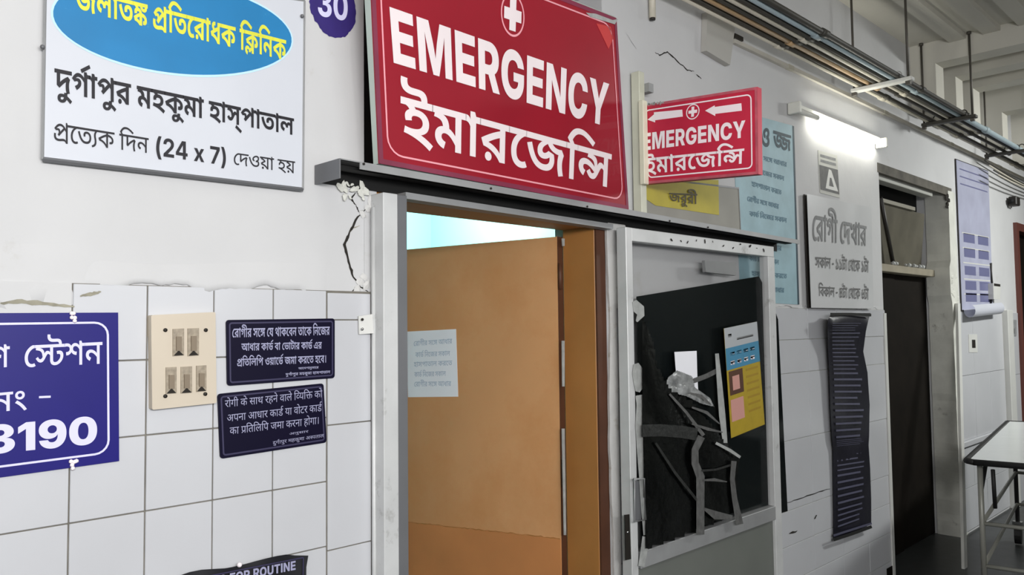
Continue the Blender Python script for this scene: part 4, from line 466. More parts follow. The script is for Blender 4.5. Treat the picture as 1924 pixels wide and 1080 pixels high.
[[827,-58,-42,34,-76,70,-23,27,-24,-2,-56,-3,-29,0,-84,0,-170,21,-142,47,-86,79,1,57,0,44,62,63,51,22,66,29,192,26,119,0,11,0,1,95,-589,0,1,71,1069,0,1,-71,-315,0,1,-166,-97,0,-116,0,-142,-14,-49,-16,-44,-15,-50,-46,1,-32,0,-53,158,-69,165,0,12,0,24,0,15,1,-12,20,1,15,0,35,84,29,51,0,86,0,90,-49,1,-29,0,-32,-58,-35,-43,-9,24,-24,66,-51,51,-35]],
[[739,322,62,0,100,5,57,5,17,-72,-50,-5,-104,-4,-57,0,-84,0,-186,15,-65,11,-40,-13,-49,-11,82,-52,222,-110,123,-49,-107,-54,-112,49,-198,100,-152,88,-43,31,-44,31,-22,36,1,17,0,19,60,34,69,0,50,0,74,-23,31,-20,42,19,30,59,1,30,0,30,-18,48,-13,15,-401,0,1,71,807,0,1,-71,-243,0,14,-17,20,-46,1,-30,0,-42,-38,-62,-33,-21,104,-11]],
[[773,-10,-210,0,-316,91,-176,167,1,115,0,119,186,168,316,88,195,0,128,0,220,-36,172,-68,106,-92,15,-55,-359,0,-12,22,-46,36,-68,25,-90,12,-53,0,-108,0,-154,-51,-82,-97,1,-70,0,-69,80,-98,156,-52,111,0,94,0,134,31,70,58,1,38,69,-4,-355,0,1,130,633,0,1,-97,0,-97,-166,-139,-292,-75]],
[],
[[105,0,1,728,1015,0,1,-147,-657,0,1,-172,601,0,1,-143,-599,0,1,-266]],
[[767,-10,-196,0,-316,87,-184,167,1,119,0,120,184,168,316,87,197,0,196,0,314,-87,184,-168,1,-120,0,-119,-184,-167,-314,-87],[767,145,104,0,150,51,80,97,1,70,0,71,-80,98,-150,50,-103,0,-104,0,-150,-50,-80,-98,1,-71,0,-70,80,-97,150,-51]],
[[105,0,1,728,603,0,166,0,240,-60,132,-109,1,-75,0,-76,-134,-106,-248,-56,-169,0,-373,0,1,140,329,0,76,0,104,22,56,43,1,33,0,32,-56,44,-104,23,-77,0,-183,0,1,-583],[907,0,-343,332,377,0,353,-332]],
[[721,-10,-186,0,-276,66,-154,121,1,81,1,470,353,0,1,-455,0,-38,68,-58,118,-33,79,0,78,0,118,33,68,58,1,38,1,455,353,0,1,-470,0,-81,-154,-121,-278,-66]],
[[57,581,1,147,1227,0,1,-147,-435,0,1,-581,-353,0,1,581]],
[[461,728,1,-728,-355,0,1,728]],
[[105,0,1,728,385,0,399,-323,34,-28,74,-68,76,-81,37,-49,-35,-14,-6,39,-10,97,-8,92,1,31,1,304,363,0,1,-728,-383,0,-365,296,-44,36,-82,74,-86,88,-51,55,49,4,8,-52,10,-98,6,-81,1,-26,1,-296]],
[[105,0,1,728,1041,0,1,-147,-683,0,1,-143,631,0,1,-143,-629,0,1,-148,683,0,1,-147]],
[[765,622,1,-90,-75,0,-66,-12,-134,-48,-114,-69,-70,-88,1,-53,0,-66,80,-76,118,-32,59,0,44,0,68,9,45,12,85,-80,-58,-19,-126,-15,-67,0,-136,0,-206,64,-114,119,1,82,0,69,88,116,146,92,182,66,95,19]],
[[1245,622,1,-90,-199,0,1,-532,-207,0,-68,57,-210,92,-264,62,-151,12,-87,107,188,55,424,94,215,31,-39,-38,1,60,-859,0,1,90],[837,437,43,-25,-142,-22,-286,-61,-135,-38,94,-10,212,-48,190,-76,63,-49,-27,-6,-4,23,-4,46,1,27],[357,-9,-56,0,-78,37,1,29,0,29,78,39,57,0,56,0,76,-38,1,-30,0,-29,-76,-37]],
[[591,622,1,-90,-201,0,1,-532,-207,0,1,457,-24,32,-90,43,-71,0,-13,0,1,90,35,0,48,0,92,-28,35,-35,-2,5,-6,36,1,13,1,75,163,0,45,-66]],
[[967,0,1,414,47,-53,-58,40,-112,64,-112,47,-124,26,-67,0,-100,0,-122,-49,-49,-31,-25,-3,34,13,108,17,75,0,92,0,118,-35,58,-56,1,-31,0,-60,-166,-96,-173,-48,-125,90,114,24,148,54,1,34,0,20,-56,24,-55,0,-46,0,-88,-12,-51,-13,-183,75,66,51,146,79,172,44,103,0,98,0,166,-35,162,-67,87,-50,-59,12,-2,13,-8,52,1,31,1,103,163,0,45,-66,205,0,1,-90,-201,0,1,-532]],
[[591,532,-201,0,1,-532,-207,0,1,532,-199,0,1,90,201,0,-14,59,-114,81,-188,49,-248,22,-147,0,-108,0,-152,-11,-78,-21,1,-15,0,-14,70,-9,61,0,197,0,112,0,130,-18,41,-20,40,-19,34,-52,1,-39,-191,0,-2,21,-20,27,-19,7,-20,7,-50,5,-43,0,-171,0,-102,0,-130,12,-39,11,-50,14,-40,42,1,23,0,60,272,73,281,0,420,0,466,-143,27,-152,197,0]],
[[1263,622,1,-90,-895,0,1,-288,-43,20,76,42,198,75,238,66,135,26,157,-70,-32,-30,-42,-62,-20,-67,1,-40,0,-44,32,-94,37,-53,-203,-22,-36,56,-40,105,1,60,0,39,26,70,46,60,25,22,53,-30,-116,-24,-220,-70,-206,-84,-99,-49,-165,56,1,330,-177,0,1,90]],
[[1465,622,1,-90,-201,0,1,-532,-207,0,-62,41,-148,72,-176,56,-208,39,-127,11,-55,104,107,-29,190,-14,252,-55,172,-69,63,-35,-2,23,-2,47,1,26,1,471,161,0,47,-66],[925,466,0,-56,-114,-85,-214,-54,-151,-9,-127,15,-39,46,154,10,196,36,96,53,1,36,0,30,-68,47,-55,22,181,68,62,-31,84,-81],[373,426,-128,0,-150,64,1,56,0,23,24,43,19,16,195,-24,-12,-10,-14,-23,1,-12,0,-22,50,-21,41,0,40,0,74,15,80,39,43,38,149,17,15,-44,-50,-48,-118,-69,-152,-38]],
[[1411,622,1,-90,-201,0,1,-532,-207,0,1,335,49,-53,-50,33,-80,35,-35,0,-26,0,-44,-15,-58,-43,-51,-45,-54,-46,-94,-59,-102,-27,-69,0,-58,0,-104,21,-102,51,-53,46,153,47,46,-41,64,-28,41,0,30,0,56,16,68,48,49,46,49,29,52,52,96,41,65,0,60,0,96,-31,63,-33,-35,-2,-4,21,-6,41,1,20,1,73,-1019,0,1,90],[515,259,-20,65,-40,76,-49,21,-48,22,-166,22,-125,8,51,95,127,-28,114,-9,146,-28,86,-44,42,-66,9,-47]],
[[1685,622,1,-90,-651,0,1,-61,3,-28,1,-443,-207,0,-66,57,-208,93,-262,63,-147,10,-87,107,188,54,414,91,215,31,-39,-35,1,61,-849,0,1,90],[827,434,43,-26,-96,-14,-190,-38,-182,-42,-85,-23,96,-9,208,-51,186,-76,57,-46,-23,-7,-4,21,-6,45,1,28],[1585,273,0,-33,-52,-59,-126,-38,-107,0,-38,0,-64,2,-27,3,11,91,10,-1,32,-1,25,0,84,0,50,31,1,22,0,44,-188,63,-183,14,3,92,160,-9,260,-61,156,-96]],
[[1527,622,1,-90,-199,0,1,-532,-207,0,1,325,33,-41,-38,30,-94,40,-55,0,-26,0,-56,-10,-38,-29,1,-29,0,-10,4,-16,3,-8,-177,-6,-8,37,-66,53,-96,28,-61,0,-44,0,-66,-17,-36,-30,1,-19,0,-38,116,-48,97,-16,-65,-93,-106,16,-164,55,-92,78,1,51,0,47,92,69,156,37,93,0,112,0,156,-39,77,-43,-33,3,22,34,112,35,63,0,72,0,106,-28,57,-25,-31,-15,-2,21,-4,43,1,22,1,68,-1137,0,1,90]],
[[101,348,505,0,1,-102,-503,0]],
[[599,0,-186,0,-174,78,1,55,0,48,114,69,127,21,79,-94,-54,-6,-46,-20,1,-15,0,-18,70,-24,71,0,110,0,116,51,1,38,0,29,-50,45,-116,48,-97,31,-124,41,-140,59,-56,54,1,33,0,25,54,58,51,25,183,-51,-24,-12,-34,-27,1,-13,0,-12,16,-21,52,-25,106,-37,89,-29,112,-37,134,-65,60,-72,1,-48,0,-56,-110,-82,-198,-44]],
[[1181,622,1,-90,-795,0,1,-320,0,-39,18,-34,17,-8,32,-18,69,0,66,0,122,30,53,27,50,25,56,59,1,30,0,25,-56,29,-65,0,-24,0,-50,-3,-21,-3,-27,90,40,5,86,6,53,0,90,0,122,-32,62,-60,1,-43,0,-57,-104,-104,-81,-38,-76,-35,-192,-42,-109,0,-92,0,-112,21,-37,18,-36,19,-52,61,1,64,1,327,-195,0,1,90],[777,622,-2,36,-68,32,-79,0,-169,0,-140,0,-166,23,-51,24,-46,21,-44,60,1,39,0,14,6,25,5,16,199,-6,-2,-10,-4,-16,1,-8,0,-22,18,-33,23,-11,24,-13,88,-13,87,0,159,0,112,0,130,-17,47,-22,36,-17,40,-58,3,-44]],
[[1383,622,1,-90,-201,0,1,-532,-207,0,-84,56,-210,88,-262,61,-165,14,-55,104,113,-29,180,-14,250,-54,176,-69,65,-36,-2,23,-2,47,1,26,1,471,161,0,47,-66],[439,625,138,0,180,-46,88,-76,1,-45,0,-81,-258,-102,-221,-13,-111,12,-57,49,160,10,192,37,86,54,1,33,0,36,-100,44,-95,0,-80,0,-72,-31,1,-18,0,-14,30,-22,33,-10,-125,-72,-36,13,-68,32,-40,45,1,30,0,37,80,61,162,37]],
[[765,622,1,-90,-75,0,-66,-12,-134,-48,-114,-69,-70,-88,1,-53,0,-66,80,-76,118,-32,59,0,44,0,68,9,45,12,85,-80,-58,-19,-126,-15,-65,0,-138,0,-206,64,-114,119,1,82,0,76,112,125,196,91,127,22,-127,-38,-34,-2,-82,-2,-57,0,-243,0,1,90]],
[[591,622,1,-90,-201,0,1,-532,-207,0,1,532,-199,0,1,90,189,0,-32,19,-70,43,-25,20,84,70,174,95,214,48,141,0,102,0,184,-21,188,-44,212,-67,131,-45,-109,-71,-150,54,-226,69,-194,34,-109,0,-102,0,-150,-37,-110,-61,-43,-37,16,-16,54,-36,31,-17]],
[[1245,622,1,-90,-199,0,1,-532,-207,0,-68,57,-210,92,-264,62,-151,12,-87,107,188,55,424,94,215,31,-39,-38,1,60,-859,0,1,90],[837,437,43,-25,-142,-22,-286,-61,-135,-38,94,-10,212,-48,190,-76,63,-49,-27,-6,-4,23,-4,46,1,27]],
[[607,0,-238,0,-252,94,1,78,0,56,164,83,179,31,-1,-36,-110,25,-140,45,-66,55,1,38,0,42,106,69,202,42,147,0,178,0,210,-43,92,-67,1,-36,0,-43,-80,-59,-138,-40,-83,-17,-9,28,158,-28,176,-75,1,-70,0,-86,-250,-86],[607,90,146,0,130,49,1,40,0,28,-80,42,-128,28,-67,7,-136,-17,-138,-53,1,-38,0,-36,134,-50],[609,371,62,8,114,26,74,37,1,22,0,30,-130,38,-129,0,-64,0,-112,-16,-68,-29,1,-23,0,-32,120,-44]],
[[719,34,-116,0,-198,37,-168,89,-138,157,-55,120,197,28,38,-92,92,-128,112,-79,136,-37,83,0,118,0,134,74,1,74,0,41,-52,58,-17,15,139,-1,-42,-45,-94,-62,-112,-31,-69,0,-48,0,-80,13,-29,12,-32,13,-44,51,1,54,1,41,0,24,-20,27,-54,12,-55,1,25,98,96,-1,122,-18,37,-19,28,-15,24,-46,1,-34,1,-73,0,-23,26,-27,37,0,24,0,50,13,52,38,29,39,155,18,36,-24,50,-63,28,-66,1,-31,0,-65,-88,-106,-192,-61]],
[[867,36,-140,0,-244,39,-210,91,-172,154,-63,115,235,32,68,-121,168,-142,212,-60,139,0,142,0,128,53,1,45,0,33,-30,44,-15,15,173,-4,-60,-28,-124,-44,-144,-25,-97,0,-84,0,-134,29,-76,58,1,45,0,41,94,79,127,35,-38,-1,-70,0,-41,0,-621,0,1,103,2007,0,1,-103,-597,0,-54,0,-130,3,-47,1,-128,-23,-168,-50,-84,-49,1,-23,0,-22,48,-20,33,0,58,0,90,25,59,22,271,-41,16,-20,18,-53,1,-30,0,-50,-98,-93,-220,-60],[1763,198,0,-41,34,-92,35,-50,-239,-25,-36,54,-38,102,1,61,0,40,26,73,23,31,-150,9,-216,45,-146,67,-47,43,255,14,26,-20,90,-35,148,-22,111,0,22,0,44,2,33,1,115,-94,-40,-36,-42,-78]],
[[1267,622,1,-103,-195,0,1,-519,-243,0,-70,55,-210,86,-260,57,-149,12,-95,114,186,53,432,94,215,29,-37,-34,1,53,-853,0,1,103],[827,413,43,-24,-134,-20,-254,-53,-131,-33,88,-9,190,-42,176,-67,67,-44,-33,-9,-2,23,-6,46,1,24],[347,-11,-60,0,-82,41,1,31,0,31,82,41,61,0,60,0,80,-41,1,-31,0,-31,-80,-41]],
[[-603,-266,-66,0,-144,25,-98,53,1,44,0,55,164,65,157,0,140,0,244,-39,248,-75,143,-55,-133,-78,-118,54,-214,72,-192,36,-87,0,-64,0,-58,-21,1,-17,0,-20,54,-17,45,0,54,0,66,25,36,39,12,42,1,18,1,75,245,0,1,-50,0,-31,-28,-80,-88,-72,-172,-48]],
[[615,519,-193,0,1,-519,-245,0,1,519,-193,0,1,103,195,0,-16,54,-114,77,-186,48,-250,22,-157,0,-102,0,-138,-10,-70,-18,1,-13,0,-11,52,-8,61,0,201,0,114,0,136,-18,43,-20,40,-18,36,-52,1,-40,-231,0,0,18,-20,26,-19,6,-18,5,-46,6,-39,0,-153,0,-114,0,-134,12,-41,12,-50,14,-40,42,1,24,0,61,282,76,289,0,432,0,482,-143,31,-152,191,0]],
[[1063,629,182,0,198,-82,1,-72,0,-51,-110,-83,-190,-63,-119,-22,-89,108,100,17,142,50,1,41,0,23,-60,27,-59,0,-54,0,-102,-18,-82,-28,-46,-31,1,-12,0,-11,32,-17,57,-4,-53,-110,-150,8,-152,75,1,50,0,42,92,75,160,56,200,32],[1461,216,0,-85,-266,-105,-227,0,-158,0,-276,43,-234,101,-190,173,-75,130,249,34,82,-136,190,-161,238,-69,153,0,104,0,148,46,1,43,0,34,-96,43,-67,11,237,53,84,-28,110,-77]],
[[841,58,-136,0,-242,38,-206,86,-164,143,-59,104,249,34,56,-100,154,-130,204,-64,133,0,132,0,124,47,1,37,0,29,-30,44,-15,13,205,2,-62,-27,-132,-45,-150,-27,-93,0,-88,0,-136,28,-76,54,1,40,0,24,32,52,86,53,81,21,-36,-1,-62,0,-39,0,-581,0,1,109,2931,0,1,-109,-1499,0,-36,0,-104,2,-100,3,-35,1,-118,-20,-168,-44,-88,-48,1,-25,0,-17,42,-20,35,0,52,0,80,21,51,19,291,-42,16,-19,14,-47,1,-27,0,-31,-56,-67,-120,-58,-188,-36],[2697,192,0,-34,34,-93,33,-49,-255,-27,-38,54,-36,99,1,52,0,25,12,56,22,52,17,16,47,-3,-52,-6,-86,-5,-55,0,-110,0,-228,16,-204,29,-75,17,-40,-6,-74,-7,-58,-3,-19,0,-148,0,-246,36,-188,74,-53,55,97,17,175,-1,30,-31,96,-36,134,-14,83,0,40,0,78,4,82,8,43,7,86,-18,166,-28,200,-16,133,0,80,0,142,4,87,7,145,-99,-40,-33,-42,-72],[1807,0,-132,0,-232,39,-194,84,-79,70,169,75,54,-51,134,-70,166,-36,101,0,132,0,124,47,1,37,0,29,-30,43,-15,14,205,1,-62,-27,-130,-44,-150,-27,-93,0,-134,0,-168,62,1,60,0,29,52,61,69,29,257,-23,-42,-14,-54,-27,-22,-24,1,-13,0,-17,42,-20,37,0,52,0,78,20,51,20,291,-43,14,-19,16,-46,1,-27,0,-32,-54,-68,-118,-57,-190,-35]],
[[799,622,1,-103,-99,0,-66,-15,-130,-49,-104,-65,-62,-80,1,-47,0,-62,74,-71,112,-29,57,0,38,0,68,8,45,11,97,-92,-64,-19,-128,-14,-67,0,-144,0,-216,62,-116,119,1,84,0,64,80,113,138,93,182,70,101,22]],
[[615,622,1,-103,-193,0,1,-519,-245,0,1,449,-24,31,-88,39,-69,0,-11,0,1,103,39,0,46,0,84,-25,35,-38,-2,5,-6,36,1,13,1,75,199,0,47,-66]],
[[965,0,1,407,51,-47,-50,33,-106,59,-112,47,-128,27,-71,0,-96,0,-116,-45,-51,-28,-23,0,38,13,102,17,75,0,92,0,120,-34,62,-57,1,-34,0,-59,-172,-99,-175,-49,-141,101,114,25,142,51,1,30,0,18,-46,21,-51,0,-44,0,-84,-12,-51,-13,-201,80,70,51,150,80,178,46,105,0,98,0,166,-34,162,-66,93,-48,-77,12,-2,12,-8,48,1,32,1,103,199,0,45,-66,199,0,1,-103,-195,0,1,-519]],
[[1427,622,1,-103,-193,0,1,-519,-243,0,1,323,49,-47,-44,28,-70,30,-31,0,-24,0,-42,-14,-56,-43,-53,-43,-56,-45,-98,-57,-104,-25,-69,0,-60,0,-108,21,-106,51,-53,46,175,54,42,-35,58,-28,41,0,26,0,50,14,64,44,49,46,51,27,52,51,96,40,69,0,56,0,90,-27,59,-28,-33,-3,-4,19,-4,41,1,20,1,59,-1007,0,1,103],[495,251,-18,63,-40,74,-47,20,-48,22,-162,21,-123,7,67,108,137,-33,114,-10,142,-28,84,-43,38,-65,9,-47]],
[[799,622,1,-103,-99,0,-66,-15,-130,-49,-104,-65,-62,-80,1,-47,0,-62,74,-71,112,-29,57,0,38,0,68,8,45,11,97,-92,-64,-19,-128,-14,-67,0,-144,0,-216,62,-116,119,1,84,0,71,104,121,188,90,125,22,-127,-41,-32,-2,-82,-2,-61,0,-219,0,1,103]],
[[441,66,-100,0,-146,56,-65,53,173,53,40,-30,56,-24,33,0,34,0,56,20,33,18,28,16,24,34,1,19,0,26,-40,47,-78,30,-55,0,-46,0,-48,-21,1,-18,0,-8,6,-17,7,-8,-225,-18,-18,19,-10,42,1,13,0,41,94,51,146,23,77,0,124,0,182,-51,100,-88,1,-56,0,-12,-6,-33,-3,-15,-193,-8,46,36,158,69,240,55,171,13,149,-80,-44,-35,-36,-80,1,-36,0,-33,28,-79,29,-35,-241,-25,-28,46,-32,90,1,46,0,39,36,83,47,36,131,-43,-122,-6,-194,-35,-144,-51,-49,-34,-48,-31,-88,-43,-104,-21],[201,571,93,-12,114,-22,100,-56,9,-43,-239,-3,-10,32,-100,49,-93,10],[1053,392,-134,0,-224,85,-57,70,235,14,20,-34,56,-36,64,-13,31,0,50,0,50,29,1,21,0,17,-54,20,-43,1,281,13,20,-13,20,-31,1,-18,0,-43,-86,-55,-138,-27],[1507,622,1,-103,-267,0,-29,5,-379,0,-23,-5,-823,0,1,103]],
[[1915,622,1,-103,-193,0,1,-519,-243,0,-56,54,-196,79,-95,27,105,81,76,-22,134,-54,41,-26,-2,12,-2,23,-2,25,1,14,1,306,-1495,0,1,103],[789,84,-158,0,-280,64,-228,152,-85,131,231,33,66,-95,142,-121,184,-56,121,0,98,0,124,26,60,48,1,32,0,42,-90,48,-69,0,-48,0,-50,-23,1,-20,0,-8,8,-20,7,-8,-231,-18,-14,20,-16,36,1,13,0,47,90,56,146,26,81,0,134,0,196,-53,104,-92,1,-59,0,-54,-106,-92,-230,-55],[675,435,-10,32,-98,49,-93,10,131,45,93,-12,112,-22,100,-56,11,-43],[2511,622,1,-103,-195,0,1,-519,-243,0,1,450,-32,38,-74,31,-53,0,-27,0,1,103,41,0,42,0,82,-29,33,-34,-2,5,-6,36,1,13,1,75,197,0,47,-66]],
[[1267,622,1,-103,-195,0,1,-519,-243,0,-70,55,-210,86,-260,57,-149,12,-95,114,186,53,432,94,215,29,-45,-34,1,156],[827,413,43,-24,-134,-20,-254,-53,-131,-33,88,-9,190,-42,176,-67,67,-44,-33,-9,-2,23,-6,48,1,31],[477,629,30,0,60,-3,31,-2,-15,-96,-8,1,-28,1,-19,0,-54,0,-50,-21,1,-16,0,-25,92,-33,97,-11,-147,-71,-84,21,-124,46,-66,55,1,36,0,28,54,54,128,36]],
[[1717,622,1,-103,-651,0,1,-60,5,-37,1,-422,-243,0,-72,55,-210,86,-258,58,-147,11,-95,114,186,52,428,94,215,29,-39,-31,1,51,-847,0,1,103],[825,411,43,-23,-92,-13,-172,-33,-168,-38,-85,-21,88,-9,188,-43,176,-67,65,-43,-31,-9,-2,19,-6,44,1,26],[1627,263,0,-33,-52,-59,-130,-38,-115,0,-40,0,-68,2,-27,3,9,104,10,-1,30,-1,25,0,76,0,48,27,1,19,0,38,-178,56,-173,14,3,103,162,-11,266,-61,160,-96]],
[[1493,622,1,-103,-701,0,1,-138,0,-18,22,-22,35,0,28,0,64,20,68,38,37,26,215,19,66,-48,68,-99,1,-56,0,-63,-120,-99,-236,-58,-173,0,-132,0,-240,39,-210,93,-176,161,-65,121,235,32,66,-123,170,-149,208,-67,127,0,148,0,160,68,1,58,0,41,-54,52,-37,22,185,10,-70,-49,-144,-62,-144,-31,-77,0,-60,0,-96,18,-33,18,-34,18,-36,58,1,50,1,120,-563,0,1,103]],
[[-585,737,687,180,99,-87,-675,-186]],
[[615,622,1,-103,-193,0,1,-519,-245,0,1,519,-193,0,1,103,193,0,-32,18,-72,45,-27,20,94,77,188,93,214,42,135,0,98,0,178,-18,190,-41,224,-65,147,-47,-127,-83,-158,53,-226,66,-190,32,-105,0,-98,0,-144,-37,-104,-56,-39,-32,18,-16,50,-36,27,-15]],
[[1279,622,1,-103,-195,0,1,-519,-243,0,1,216,39,-53,-62,41,-146,68,-150,40,-71,0,-54,0,-76,-25,1,-28,0,-23,68,-33,75,-14,-109,-103,-132,26,-152,95,1,57,0,53,100,68,154,33,85,0,94,0,166,-29,150,-53,71,-38,-37,-9,-4,24,-2,50,1,22,1,134,-857,0,1,103]],
[[1557,622,1,-103,-195,0,1,-519,-243,0,1,319,47,-52,-34,30,-90,41,-55,0,-22,0,-52,-10,-34,-29,1,-27,0,-10,2,-15,3,-8,-207,-7,-10,35,-60,50,-92,27,-59,0,-40,0,-60,-14,-32,-26,1,-18,0,-36,116,-43,87,-14,-71,-105,-116,16,-172,56,-94,80,1,51,0,49,96,71,162,39,97,0,116,0,158,-39,83,-44,-33,5,20,35,114,36,63,0,70,0,108,-28,51,-25,-37,-15,-4,21,-6,44,1,22,1,57,-1135,0,1,103]],
[[519,488,180,0,214,-55,94,-83,1,-44,0,-82,-210,-88,-193,-14,-33,36,98,-13,196,-40,196,-54,95,-34,-131,-86,-98,36,-210,60,-228,48,-250,36,-141,12,43,98,70,-9,132,-10,75,0,130,0,152,27,68,46,1,29,0,39,-118,47,-103,0,-60,0,-74,-11,-30,-22,1,-16,0,-5,8,-15,5,-5,-229,-18,-12,15,-16,38,1,17,0,36,96,54,174,30],[301,435,-10,32,-100,49,-93,10,135,45,93,-12,112,-22,100,-56,9,-43],[1151,622,1,-103,-1169,0,1,103]],
[[1533,622,1,-103,-193,0,1,-519,-245,0,1,393,19,-54,-64,46,-128,69,-122,47,-128,25,-67,0,-80,0,-130,-30,-108,-52,-53,-34,-7,19,38,12,88,19,61,0,102,0,94,-56,1,-37,0,-15,-2,-26,-3,-5,-57,8,20,12,54,27,58,27,27,12,243,107,149,-75,-587,-269,-169,80,185,85,-75,-50,-77,-24,34,17,36,37,1,17,0,25,-54,22,-41,0,-28,0,-54,-9,-31,-9,-187,88,90,56,170,81,188,43,115,0,104,0,170,-35,162,-68,91,-48,-13,-16,-4,20,-8,53,1,26,1,127,199,0,47,-66]],
[[853,36,-184,0,-308,75,-240,174,-83,150,235,32,62,-111,154,-143,202,-69,137,0,82,0,116,16,74,33,36,46,1,30,0,35,-52,50,-86,26,-51,0,-52,0,-64,-26,1,-25,0,-11,8,-22,9,-10,-231,-19,-18,23,-16,39,1,16,0,48,96,59,158,28,91,0,146,0,204,-57,108,-100,1,-65,0,-59,-108,-102,-232,-61],[1475,622,1,-103,-1493,0,1,103]],
]
